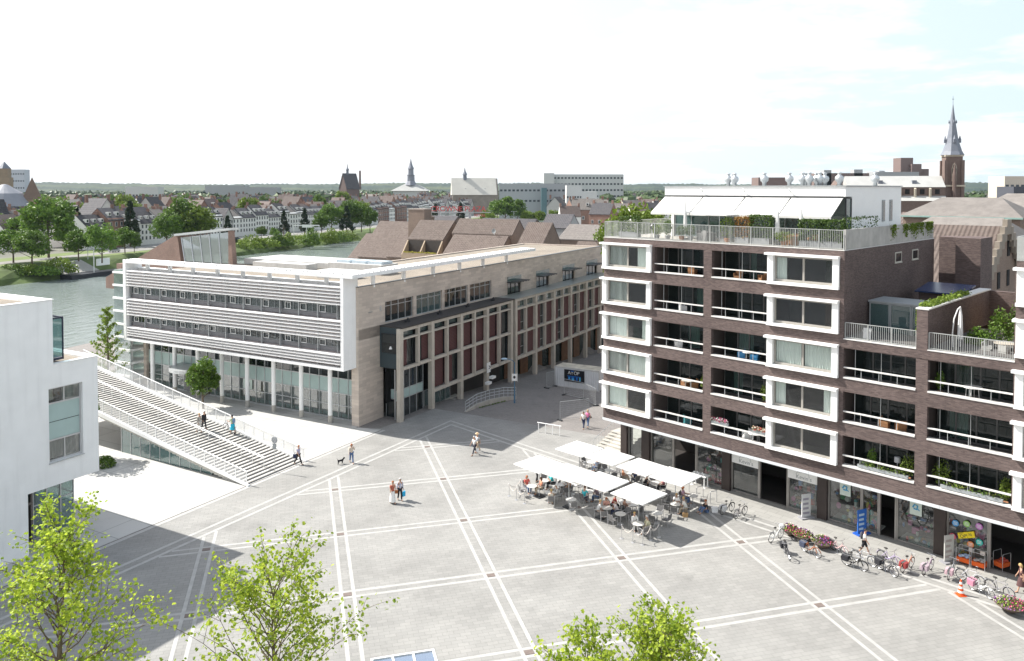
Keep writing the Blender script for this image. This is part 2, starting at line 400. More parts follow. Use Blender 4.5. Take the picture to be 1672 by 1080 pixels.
gsheet('white_pavement', BRIGHT, [K1+Vector((-.12,.07,0)), K2+Vector((-.12,.07,0)), Vector((-95,60,0)), L.w(-60,1.1), L.w(-.1,1.1), L.w(-.1,-.3)], .004, L)
D1a, APEX = Vector((-37,28.0,0)), Vector((-6.29,79.5,0))
d1 = (Vector((-25.01,48.32,0))-Vector((-6.29,79.77,0))).normalized(); d2 = Vector((cos(radians(-45.5)), sin(radians(-45.5)), 0))
gsheet('shop_pavement', SLAB, [APEX+d2*22+Vector((.5,.5,0)), APEX+d2*60+Vector((.5,.5,0)), R.w(46,2.25), R.w(3,2.25)], .003, R)
def lines():
    m = MB(); z = .009
    def strip(p, q, w):
        d = (q-p).normalized(); n = Vector((-d.y, d.x, 0))*w/2
        m.poly([(p-n)+Vector((0,0,z)), (q-n)+Vector((0,0,z)), (q+n)+Vector((0,0,z)), (p+n)+Vector((0,0,z))])
    n1 = Vector((-d1.y, d1.x, 0)); n2 = Vector((-d2.y, d2.x, 0))
    if n1.x < 0: n1 = -n1                              # both point into the plaza
    if n2.y > 0: n2 = -n2
    def meet(o, d, a, b, o2, e2):
        # intersection of o+d*t and o2+e2*s
        den = d.x*e2.y-d.y*e2.x; t = ((o2.x-o.x)*e2.y-(o2.y-o.y)*e2.x)/den; return o+d*t
    inner1 = APEX+n1*.80; inner2 = APEX+n2*.80
    apin = meet(inner1, d1, 0, 0, inner2, d2)
    strip(APEX+d1*-.0, APEX+d1*62, .26); strip(apin, apin+d1*62, .26)
    z = .0125; strip(APEX-d2*.13, APEX+d2*62, .26); strip(apin, apin+d2*62, .26)
    edge1 = APEX+n1*.96; edge2 = APEX+n2*.96
    z = .006
    def clip(o, d):
        a = meet(o, d, 0, 0, edge1, d1); b = meet(o, d, 0, 0, edge2, d2); return a, b
    drains = []
    As = [-6.1+8.65*k for k in range(0, 6)]; Bs = [71.0-8.28*k for k in range(0, 8)]
    for a in As:
        for s in (-.36, .36):
            o = G.u*(a+s); p1, p2 = clip(o, G.v)
            top = p1 if p1.y < p2.y else p2
            if top.y > 20: strip(top, G.u*(a+s)+G.v*18, .21)
    z = .0035
    for b in Bs:
        for s in (-.33, .33):
            o = G.v*(b+s); p1, p2 = clip(o, G.u)
            if p1.x > p2.x: p1, p2 = p2, p1
            if p2.x-p1.x > 1: strip(p1, p2, .22)
    m.build('paving_lines', LINE, kind='structure')
    RUST = solid('rusty_drain', (.17,.135,.12), .7, var=.25, scale=8)
    for a in As:
        for b in Bs:
            p = G.u*a+G.v*b
            e1 = (p-edge1).dot(n1); e2 = (p-edge2).dot(n2)
            if e1 < .3 or e2 < .3 or p.y < 30: continue
            drains.append(p)
    proto = None
    for p in drains:
        if proto is None:
            mb = MB(); mb.box(-.24,.24,-.2,.2,.002,.018); proto = mb.build('drain_cover', RUST)
            tag(proto, 'small brown square drain cover where white paving lines cross', 'drain', 'drain covers at the line crossings'); o = proto
            o.location = p; o.rotation_euler = (0,0,G.th)
        else: o = dup(proto, p, G.th)
    m2 = MB(); z0 = .016
    for a in As:
        pass
lines()
def kerb():
    d = (K1-K2).normalized(); n = Vector((-d.y,d.x,0))
    m = MB(); p, q = K2, K1
    m.poly([p+n*.0+Vector((0,0,.008)), q+Vector((0,0,.008)), q+n*-.35+Vector((0,0,.008)), p+n*-.35+Vector((0,0,.008))])
    m.build('kerb_strip', LINE, kind='structure')
kerb()

# ---------------------------------------------------------------- far hills and the wood on the horizon
def hills():
    m = MB(); na = 620; ds = [1900,2100,2300,2500,2700,2900,3100,3300,3500,3700,3900,4100,4300,4500,4700,5000,5600,6600]
    for i in range(na+1):
        az = radians(-46+92*i/na)
        for k, d in enumerate(ds):
            f = k/(len(ds)-1)
            hh = 45+7*noise.noise(Vector((az*3.1,1.7,0)))+6*noise.noise(Vector((az*11,0.3,0)))
            z = -3 if k == 0 else hh*min(1,(f/.62))**1.3 + noise.noise(Vector((az*70,d*.004,5)))*4 + (0 if k == 0 else abs(noise.noise(Vector((az*170,d*.02,2))))*11)
            m.v.append((d*sin(az), d*cos(az), z))
    n = len(ds)
    for i in range(na):
        for k in range(n-1): m.f.append([i*n+k,(i+1)*n+k,(i+1)*n+k+1,i*n+k+1]); m.m.append(0)
    ma, nt, out = newmat('hill_woods_and_fields')
    tcn = N(nt, 'ShaderNodeTexCoord')
    n1 = N(nt, 'ShaderNodeTexNoise', {'Vector': tcn.outputs['Object'], 'Scale': .0022, 'Detail': 6})
    r = N(nt, 'ShaderNodeValToRGB', {'Fac': n1.outputs['Fac']})
    r.color_ramp.elements[0].position = .42; r.color_ramp.elements[0].color = (.012,.030,.020,1)
    r.color_ramp.elements[1].position = .82; r.color_ramp.elements[1].color = (.10,.115,.05,1)
    principled(nt, out, r.outputs[0], .95)
    m.build('hills', ma, smooth=True, kind='structure')
hills()
# ---------------------------------------------------------------- louvred office building
LIME = masonry('sandstone_cladding', (.60,.52,.45), (.46,.395,.345), (.36,.32,.29), 1.15, .30, .006, .8, bump=.1, var=.14, big=.22, bias=-.1)
GRAVELM = masonry('roof_gravel', (.40,.35,.28), (.30,.26,.21), (.22,.19,.16), .09, .07, .02, .95, plane='floor', bump=.5, var=.16, big=.3)
PANE_DARK = glass('dark_window_glass', (.10,.14,.15), refl=.10, see=.75)
PANE_TEAL = glass('teal_tinted_glass', (.25,.42,.42), refl=.09, see=.55)
PANE_CLEAR = glass('clear_shop_glass', (.70,.76,.74), refl=.13, see=.93)
FROST = solid('frosted_glass_band', (.40,.52,.50), .25, var=.04)
LOUVRE = solid('louvre_slat', (.80,.79,.78), .5, var=.04)
LBACK = solid('louvre_back_panel', (.42,.355,.345), .8, var=.08)
CONC_FRAME = solid('exposed_concrete_frame', (.52,.475,.41), .85, var=.12, scale=1.2, dirt=.25)
MAROON = None
def stripes(name, c1, c2, pitch, rough=.6):
    m, nt, out = newmat(name)
    tcn = N(nt, 'ShaderNodeTexCoord'); sp = N(nt, 'ShaderNodeSeparateXYZ', {0: tcn.outputs['Object']})
    a = N(nt, 'ShaderNodeMath', {0: sp.outputs[2], 1: 1/pitch}, operation='MULTIPLY'); f = N(nt, 'ShaderNodeMath', {0: a.outputs[0]}, operation='FRACT')
    g = N(nt, 'ShaderNodeMath', {0: f.outputs[0], 1: .72}, operation='GREATER_THAN')
    n1 = N(nt, 'ShaderNodeTexNoise', {'Vector': tcn.outputs['Object'], 'Scale': 1.2, 'Detail': 4})
    mc = N(nt, 'ShaderNodeMixRGB', {'Fac': g.outputs[0], 'Color1': c4(c1), 'Color2': c4(c2)})
    mr = N(nt, 'ShaderNodeMapRange', {'Value': n1.outputs['Fac'], 'To Min': .8, 'To Max': 1.2})
    h = N(nt, 'ShaderNodeHueSaturation', {'Color': mc.outputs[0], 'Value': mr.outputs[0]})
    bp = N(nt, 'ShaderNodeBump', {'Strength': .8, 'Distance': .03, 'Height': g.outputs[0]}); bp.invert = True
    principled(nt, out, h.outputs[0], rough, bump=bp.outputs[0]); return m
MAROON = stripes('maroon_slatted_panel', (.135,.058,.058), (.05,.022,.025), .16)
def grid_window(name, parent, x0, x1, z0, z1, y, nx, frame, pane, fw=.06, depth=.09, axis='x', rows=()):
    """frame with nx lights and optional transoms on plane y (axis x) or plane x=y (axis y); the pane is its child"""
    m = MB()
    def bx(a0,a1,b0,b1,d0,d1):
        if axis == 'x': m.box(a0,a1,d0,d1,b0,b1)
        else: m.box(d0,d1,a0,a1,b0,b1)
    d0, d1 = (y-depth/2, y+depth/2)
    bx(x0,x1,z0,z0+fw,d0,d1); bx(x0,x1,z1-fw,z1,d0,d1)
    for i in range(nx+1):
        c = x0+(x1-x0)*i/nx; a0 = max(x0, c-fw/2); a1 = min(x1, c+fw/2)
        if i == 0: a1 = x0+fw
        if i == nx: a0 = x1-fw
        bx(a0,a1,z0+fw,z1-fw,d0,d1)
    for r in rows: bx(x0+fw,x1-fw,r-fw/2,r+fw/2,d0+.003,d1-.003)
    f = m.build(name, frame, parent)
    p = MB()
    if axis == 'x': p.poly([(x0+fw,y,z0+fw),(x1-fw,y,z0+fw),(x1-fw,y,z1-fw),(x0+fw,y,z1-fw)])
    else: p.poly([(y,x0+fw,z0+fw),(y,x1-fw,z0+fw),(y,x1-fw,z1-fw),(y,x0+fw,z1-fw)])
    p.build('pane', pane, f); return f
def office():
    t = thing('office_building', 'long office with white louvred front, sandstone side and maroon slatted panels, beside the river', 'office building', L.o, L.th)
    # sandstone wall with openings
    m = MB(); X0, X1 = -.45, 0
    m.box(-.9,0,-.05,3.9,-.3,9.7)
    m.box(X0,X1,0,64,12.0,13.94); m.box(-.9,X0-.002,-.05,3.9,9.7,13.94); m.box(X0,X1,-.05,0,9.7,13.94)
    ops = [(4.24,9.23,9.78,11.98),(9.81,14.83,9.78,11.98),(15.4,20.51,9.78,11.98),(21.02,26.25,9.78,11.98),(30.5,34.3,9.2,11.2),(39,43.1,9.2,11.2),(47.9,52.2,9.2,11.2),(57.1,61.5,9.2,11.2)]
    y = 0
    for a,b,z0,z1 in ops:
        m.box(X0,X1,y,a,8.6,12.0); m.box(X0,X1,a,b,8.6,z0)
        if z1 < 11.9: m.box(X0,X1,a,b,z1,12.0)
        y = b
    m.box(X0,X1,y,64,8.6,12.0)
    m.box(-33.8,-.9,.25,.7,6.2,13.7); m.box(-15,X0,63.6,64,-4,13.94); m.box(-34,-33.5,.7,14,-1,13.7); m.box(-34,-15,13.6,14,-1,13.7); m.box(-15.4,-15,14,64,-4,13.9)
    m.build('wall', LIME, t)
    for i,(a,b,z0,z1) in enumerate(ops):
        w = grid_window('window', t, a, b, z0, z1, -.22, 4 if i < 4 else 3, STEEL if i < 4 else DARKMETAL, PANE_DARK if i != 1 else PANE_TEAL, .07, .12, 'y', rows=(z1-.5,) if i < 4 else ())
        if i >= 4:
            s = MB(); s.box(.02,1.3,a-.2,b+.2,z1+.02,z1+.12)
            for k in range(6): s.box(.1,1.3,a+(b-a)*k/5-.03,a+(b-a)*k/5+.03,z1-.04,z1+.02)
            s.build('sun_canopy', DARKMETAL, t)
            s = MB(); s.poly([(.03,a-.1,z1+.15),(.03,b+.1,z1+.15),(.03,b+.1,z1+.75),(.03,a-.1,z1+.75)]); s.build('glass_upstand', PANE_TEAL, t)
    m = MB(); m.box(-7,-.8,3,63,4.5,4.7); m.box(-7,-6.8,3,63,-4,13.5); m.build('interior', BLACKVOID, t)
    # roof
    m = MB(); m.poly([(-33.6,.4,13.72),(-.3,.4,13.72),(-.3,13.8,13.72),(-33.6,13.8,13.72)]); m.poly([(-15,13.8,13.72),(-.3,13.8,13.72),(-.3,63.8,13.72),(-15,63.8,13.72)])
    m.build('roof', GRAVELM, t)
    m = MB(); m.box(-.5,.06,-.08,64.1,13.945,14.0); m.build('roof_edge', solid('dark_zinc_edge', (.10,.105,.11), .5), t)
    m = MB(); m.box(-22,-13.2,7.6,9.2,13.73,14.1); m.box(-14,-6,11.2,14.4,13.74,14.9); m.box(-11,-6.5,6,8.4,13.73,14.6); m.box(-26,-17,10.6,12.6,13.73,14.5)
    m.build('roof_plant_room', solid('roof_membrane', (.52,.51,.49), .7, var=.12, dirt=.15), t)
    mm = MB()
    for k in range(3): mm.box(-13.2+k*2.4,-11.2+k*2.4,11.8,13.9,14.905,15.2)
    mm.build('skylight', solid('pale_blue_skylight', (.45,.52,.57), .3), t)
    # canopy slab on posts
    m = MB(); m.box(-33.9,.9,-1.96,-.35,15.05,15.42); m.box(-1.25,.9,-.35,37,15.05,15.42)
    rb = m; rb.mi = 1
    for k in range(60): rb.box(-33.5+k*.57,-33.44+k*.57,-1.9,-1.8,15.422,15.52)
    for k in range(64): rb.box(.75,.84,-1+k*.58,-.94+k*.58,15.422,15.52)
    m.build('canopy_slab', [WHITE, DARKMETAL], t)
    pr = MB(); pr.lathe([(.24,0),(.24,1.33)], 10, (0,0,0)); 
    p0 = None
    for k in range(8):
        o = (pr.build('canopy_post', WHITE, t) if p0 is None else inst(p0, t, (0,0,0))); p0 = p0 or o; o.location = (-3.6-3.95*k,-.6,13.72)
    for y in (2.5,7.7,13.3,18.9,24.4,30.5): inst(p0, t, (-.2,y,13.72))
    # white box frame round the louvres
    m = MB(); m.box(-33.9,-33.45,-1.95,.24,5.9,15.045); m.box(-.66,-.28,-1.95,.24,5.9,15.045); m.box(-33.45,-.66,-1.95,.24,5.9,6.18); m.box(-33.45,-.66,-.3,.24,13.9,14.35)
    m.build('box_frame', WHITE, t)
    m = MB()
    for a,b in ((6.2,7.55),(8.85,10.85),(12.3,14.0)): m.box(-33.44,-.67,-1.3,-1.15,a,b)
    m.build('louvre_back_wall', LBACK, t)
    mx = [-33.31,-30.6,-27.9,-25.2,-22.5,-19.85,-17.15,-14.45,-11.8,-9.13,-6.54,-3.99,-1.44,-.68]
    for a,b,n in ((6.42,7.6,4),(8.85,10.95,6),(12.3,14.3,6)):
        m = MB()
        for k in range(n):
            z = a+(b-a)*(k+.5)/n
            for i in range(13):
                x0,x1 = mx[i]+.02,mx[i+1]-.02
                m.extr([(x0,-1.97,z-.02),(x0,-1.62,z+.10),(x0,-1.60,z+.05),(x0,-1.95,z-.085)], (x1-x0,0,0))
                m.box(x0,x1,-1.985,-1.955,z-.09,z-.01)
        m.build('louvre_screen', LOUVRE, t)
    m = MB()
    for x in mx[:13]: m.box(x-.03,x+.03,-1.55,-1.35,6.2,14.3)
    m.build('mullion_posts', GREYMETAL if False else STEEL, t)
    for zz in ((7.66,8.78),(10.98,12.22)):
        for i in range(13):
            x0,x1 = mx[i]+.05,mx[i+1]-.05
            if x1-x0 < 1: f = grid_window('window', t, x0,x1,zz[0],zz[1],-1.28,1,GREYMETAL,PANE_DARK,.05)
            else:
                f = grid_window('window', t, x0,x1,zz[0]+.38,zz[1],-1.28,3,GREYMETAL,PANE_DARK,.05)
                s = MB(); xa = x0+(.05 if i%3 else .5)
                for q in ((xa,xa+.05,zz[0]+.45,zz[1]-.08),(xa+.75,xa+.8,zz[0]+.45,zz[1]-.08)): s.box(q[0],q[1],-1.37,-1.33,q[2],q[3])
                s.box(xa+.05,xa+.75,-1.37,-1.33,zz[0]+.45,zz[0]+.5); s.box(xa+.05,xa+.75,-1.37,-1.33,zz[1]-.13,zz[1]-.08)
                s.build('opening_sash', WHITEPAINT, f)
    m = MB()
    for zz in ((7.58,8.0),(10.9,11.32)): m.box(-33.4,-.67,-1.24,-1.2,zz[0],zz[1])
    m.build('window_parapet', solid('blue_grey_sill', (.21,.205,.215), .6), t)
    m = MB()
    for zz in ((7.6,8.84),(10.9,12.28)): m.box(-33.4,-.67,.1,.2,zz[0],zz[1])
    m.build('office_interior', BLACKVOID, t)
    # ground floor colonnade and glazing
    c0 = MB(); c0.lathe([(.235,0.0),(.235,.75)],12); c0.mi = 1; c0.lathe([(.23,.752),(.23,5.9)],12)
    p0 = None
    for k in range(9):
        o = c0.build('column', [CONCRETE, WHITE], t, smooth=False) if p0 is None else inst(p0, t, (0,0,0)); p0 = p0 or o
        o.location = (-3.5-3.93*k,-.3,0)
    m = MB()
    for z,h in ((0.0,.16),(1.40,.07),(2.62,.09),(4.18,.10),(5.3,.55)): m.box(-34,-.9,1.0,1.12,z,z+h)
    xs = [-.95-1.31*k for k in range(26)]
    for x in xs: m.box(x-.035,x+.035,.98,1.14,.16,5.3)
    m.build('glazing_frame', STEEL, t)
    m = MB(); m.poly([(-34,1.06,.2),(-.9,1.06,.2),(-.9,1.06,2.66),(-34,1.06,2.66)]); m.build('lobby_glass', glass('lobby_glass', (.5,.62,.58), refl=.22, see=.8), t)
    m = MB(); m.box(-34,-.9,1.05,1.07,2.72,4.17); m.build('frosted_band', FROST, t)
    m = MB(); m.poly([(-34,1.06,4.29),(-.9,1.06,4.29),(-.9,1.06,5.3),(-34,1.06,5.3)]); m.build('clerestory_glass', PANE_DARK, t)
    m = MB(); m.box(-34,-.9,9,9.2,0,6); m.box(-34,-.9,1.2,9,-.1,.01); m.build('lobby_interior', solid('lobby_floor', (.14,.115,.10), .8, var=.3, scale=.6), t)
    m = MB(); m.box(-34,-.9,1.2,8.9,4.2,4.3); 
    for k in range(8): m.box(-3-4*k,-2.5-4*k,4,4.5,.02,4.2)
    m.build('lobby_ceiling', solid('lobby_dark', (.03,.03,.032), .8), t)
    m = MB()
    for k in range(24): m.box(-33.5+1.31*k,-32.4+1.31*k,1.35,1.4,.12,.5)
    m.build('lobby_radiator', FROST, t)
    # small pale poster with a grey handwritten mark in the lobby glass
    m = MB(); m.box(-17.3,-15.9,.955,.975,1.55,2.62); po = m.build('poster', solid('pale_green_poster', (.62,.72,.66), .5), t)
    m = MB(); m.tube([(-16.95,.94,2.05),(-16.75,.94,2.15),(-16.6,.94,2.0)], .02, 4); m.tube([(-16.5,.94,2.35),(-16.3,.94,2.3),(-16.25,.94,1.9)], .02, 4); m.build('handwriting', GREYMETAL, po)
    # entrance canopy
    m = MB(); pts = [(-27.6+5.6*(.5-.5*cos(a)), .9-3.1*sin(a)) for a in [pi*i/12 for i in range(13)]]
    m.prism(pts, 2.95, 3.3); m.build('entrance_canopy', STEEL, t)
    m = MB(); m.box(-27,-23,.9,.97,.1,2.6); m.build('entrance_door', solid('grey_door', (.25,.25,.25), .5), t)
    # low plinth platform under the left part
    # concrete frame on the side, with bays
    ys = [3.29,6.31,8.88,11.82,14.71,17.62,20.56,23.5,26.6]
    main = [3.29,8.88,14.71,20.56,26.6]
    m = MB(); XA,XB = 2.35,2.85
    for y in ys:
        w = .26 if y in main else .13
        bot = 5.2 if y == 6.31 else (-2.6 if y in main else 1.72)
        m.box(XA if y in main else XA+.1, XB, y-w, y+w, bot, 9.52)
    def beam(y0,y1,z0,z1):
        seg = [a for a in ys if y0-.01 <= a <= y1+.01]
        for a,b in zip(seg, seg[1:]):
            m.box(XA+.05,XB-.05,a+(.26 if a in main else .13),b-(.26 if b in main else .13),z0,z1)
    beam(3.29,26.6,9.2,9.52); beam(3.29,26.6,8.35,8.52); beam(3.29,26.6,5.22,5.5); beam(8.88,26.6,1.72,2.02)
    y2 = [27.8]+[27.8+5.72*k for k in range(1,7)]
    for k,y in enumerate(y2):
        m.box(XA,XB,y-.26,y+.26,-4.6,9.52)
        if k < 6:
            yn = y2[k+1]; mid = (y+yn)/2
            m.box(XA+.08,XB,mid-.1,mid+.1,1.55,9.52)
            for z0,z1 in ((9.2,9.52),(8.05,8.3),(4.85,5.12),(1.55,1.9)):
                m.box(XA+.05,XB-.05,y+.26,mid-.1,z0,z1); m.box(XA+.05,XB-.05,mid+.1,yn-.26,z0,z1)
    m.build('concrete_frame', CONC_FRAME, t)
    m = MB(); m.box(.02,2.9,3.3,27.2,9.53,9.66); m.build('bay_roof', solid('bitumen_roof', (.055,.05,.048), .9, var=.2), t)
    m = MB()
    for y in (6,12,18,24): m.box(1.2,1.5,y,y+.5,9.661,9.9); m.tube([(1.35,y+.25,9.9),(1.5,y+.25,10.1)], .1)
    m.build('roof_lamp', DARKMETAL, t)
    m = MB(); m.box(.02,2.9,27.25,62,9.53,9.60); m.build('glazed_gallery_roof', solid('gallery_roof', (.25,.27,.26), .3), t)
    # slatted panels and dark windows behind the frame
    rg = random.Random(11)
    XP = 2.15
    for z0,z1,st in ((2.02,5.22,2),(5.5,8.35,0)):
        for i in range(len(ys)-1):
            a,b = ys[i]+.15,ys[i+1]-.15
            if z0 < 5 and i < 2: continue
            wfrac = rg.choice([.45,.55,1.0,.6,1.0,.5]); left = rg.random() < .6
            sp = a+(b-a)*wfrac if left else b-(b-a)*wfrac
            p = MB(); p.box(XP,XP+.08,*((a,sp) if left else (sp,b)),z0,z1); p.build('slatted_panel', MAROON, t)
            if wfrac < 1: grid_window('window', t, *((sp,b) if left else (a,sp)), z0, z1, XP, 1, DARKMETAL, PANE_DARK, .06, .1, 'y')
    for i in range(len(ys)-1): grid_window('clerestory_window', t, ys[i]+.15, ys[i+1]-.15, 8.52, 9.2, XP, 1, DARKMETAL, PANE_TEAL, .06, .1, 'y')
    for k in range(6):
        y,yn = y2[k]+.26,y2[k+1]-.26
        for z0,z1 in ((1.9,4.85),(5.12,8.05)):
            for a,b in ((y,y+1.6),(yn-1.6,yn)):
                p = MB(); p.box(XP+.2,XP+.28,a,b,z0,z1); p.build('slatted_panel', MAROON, t)
            grid_window('window', t, y+1.6, yn-1.6, z0, z1, XP+.2, 2, STEEL, PANE_DARK, .06, .1, 'y', rows=(z0+1.1,))
        grid_window('gallery_window', t, y, yn, 8.3, 9.2, XP+.2, 2, STEEL, PANE_TEAL, .05, .08, 'y')
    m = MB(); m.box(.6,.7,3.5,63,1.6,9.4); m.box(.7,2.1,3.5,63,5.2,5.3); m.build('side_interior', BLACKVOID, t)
    # dark teal end box and the glazed ends below it
    m = MB(); m.box(.02,2.34,3.32,3.55,5.35,9.52); m.build('end_cladding', solid('slate_teal_cladding', (.045,.065,.075), .4, var=.08), t)
    f = grid_window('window', t, .3, 2.1, 6.9, 8.9, 3.27, 1, DARKMETAL, PANE_DARK, .05)
    m = MB(); m.box(.36,2.04,3.285,3.3,7.95,8.84); m.build('roller_blind', FROST, f)
    m = MB(); m.lathe([(.2,-.15),(.08,.12),(.02,.14)], 10, (1.45,3.29,7.5)); m.build('ceiling_lamp', WHITEPAINT, f)
    g = grid_window('glazed_end_wall', t, .03, 2.33, -.25, 5.35, 4.3, 2, STEEL, PANE_DARK, .07, rows=(1.9,2.9))
    m = MB(); m.box(.12,2.25,4.24,4.26,1.95,2.86); m.build('frosted_band', FROST, g)
    g = grid_window('glazed_bay_wall', t, 3.6, 8.6, -.3, 5.2, 1.7, 4, STEEL, PANE_DARK, .07, .12, 'y', rows=(1.9,2.9,))
    m = MB(); m.box(1.72,1.74,3.7,8.5,1.95,2.86); m.build('frosted_band', FROST, g)
    m = MB(); m.box(.9,1.0,8.9,26.6,-1.9,1.7); m.build('arcade_wall', solid('arcade_dark_wall', (.035,.033,.032), .7), t)
    g = grid_window('arcade_window', t, 9.2, 14.4, -.3, 1.7, 1.35, 5, STEEL, PANE_TEAL, .07, .1, 'y')
    m = MB()
    for k in range(8):
        y = 27.9+4.4*k
        m.box(.9,1.0,y,y+2.2,-4.2,1.6)
    m.build('timber_wall', solid('brown_timber', (.16,.085,.045), .7, var=.25), t)
    m = MB(); m.box(.6,.8,26.6,63,-4.2,1.6); m.build('arcade_glass_wall', solid('arcade_glass', (.03,.045,.042), .2), t)
    m = MB(); m.box(-.8,1.6,3.9,16,-1.6,-.25); m.box(1.6,2.3,9.2,14.4,-1.5,-.3); m.build('plinth', CONCRETE, t)
    # sign on the sandstone
    m = MB(); m.tube([(.03,3.35,11.2),(.03,3.35,11.55),(.03,3.45,11.62),(.03,3.55,11.55),(.03,3.55,11.2),(.03,3.45,11.13),(.03,3.35,11.2)], .035, 5)
    s = m.build('numeral_sign', STEEL, t)
    cu = txt('small metal lettering', 'NOOO', .2, STEEL, t, (.02,1.5,11.16), (pi/2,0,pi/2)); cu.name = 'lettering'
    # glazed stair at the river end
    m = MB()
    for k in range(9): m.box(-37,-34.0,-1.2,4,1.55*k+1.2,1.55*k+1.42)
    m.build('stair_floor', WHITE, t)
    m = MB(); m.box(-36.9,-34.0,-1.05,-1.0,.1,14); m.box(-36.95,-36.9,-1.05,3.9,.1,14); m.build('stair_glass', glass('stair_glass', (.62,.74,.72), refl=.2, see=.55), t)
    m = MB(); m.box(-37.9,-37.02,0,1.2,-1,14.6); m.build('brick_pier', BRICKRED, t)
    # sloping brick and glass volume on the roof edge by the river
    m = MB(); yb, yt = 12.0, 16.0
    m.extr([(-58,yb,10.6),(-42.8,yb,17.15),(-42.0,yb,17.2),(-40.6,yb,9),(-58,yb,9)], (0,2.2,0))
    m.extr([(-31.2,yb,14.2),(-31.6,yb,18.2),(-32.0,yb,18.2),(-32.0,yb,9),(-31.0,yb,9)], (0,.7,0))
    m.build('brick_wedge', BRICKRED, t)
    m = MB(); m.poly([(-41.6,yb+.25,17.0),(-32.2,yb+.25,18.0),(-31.6,yb+.1,13.8),(-40.7,yb+.1,13.8)]); m.build('sloping_glass', glass('wedge_glass', (.45,.58,.58), refl=.25, see=.35), t)
    m = MB()
    for k in range(6):
        f = k/5; a = (-41.5+9.3*f,17.0+1.0*f); b = (-40.6+8.9*f,13.6)
        m.tube([(a[0],yb+.2,a[1]),(b[0],yb+.05,b[1])], .08, 4)
    m.extr([(-42.4,yb-.3,17.2),(-31.4,yb-.3,18.3),(-31.4,yb-.3,18.6),(-42.4,yb-.3,17.5)], (0,1.6,0)); m.build('wedge_trim', STEEL, t)
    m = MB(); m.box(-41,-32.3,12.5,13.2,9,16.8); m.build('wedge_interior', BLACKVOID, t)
    m = MB(); m.box(-30.6,-12,13.4,20,13.8,14.5); m.build('rear_white_roof', MATS['roof_membrane'], t)
    return t
BRICKRED = masonry('red_brown_brick', (.27,.17,.135), (.20,.12,.10), (.26,.22,.19), .22, .065, .01, .9, bump=.3, var=.18, big=.4)
def txt(label, s, size, mat, parent, loc, rot, ext=.015, align='LEFT'):
    cu = bpy.data.curves.new('lettering', 'FONT'); cu.body = s; cu.size = size; cu.extrude = ext; cu.align_x = align
    o = bpy.data.objects.new('lettering', cu); COL.objects.link(o); dg = bpy.context.evaluated_depsgraph_get()
    me = bpy.data.meshes.new_from_object(o.evaluated_get(dg)); bpy.data.objects.remove(o)
    me.materials.clear(); me.materials.append(mat)
    q = link('lettering', me, parent); q.location = loc; q.rotation_euler = rot
    return q
office()

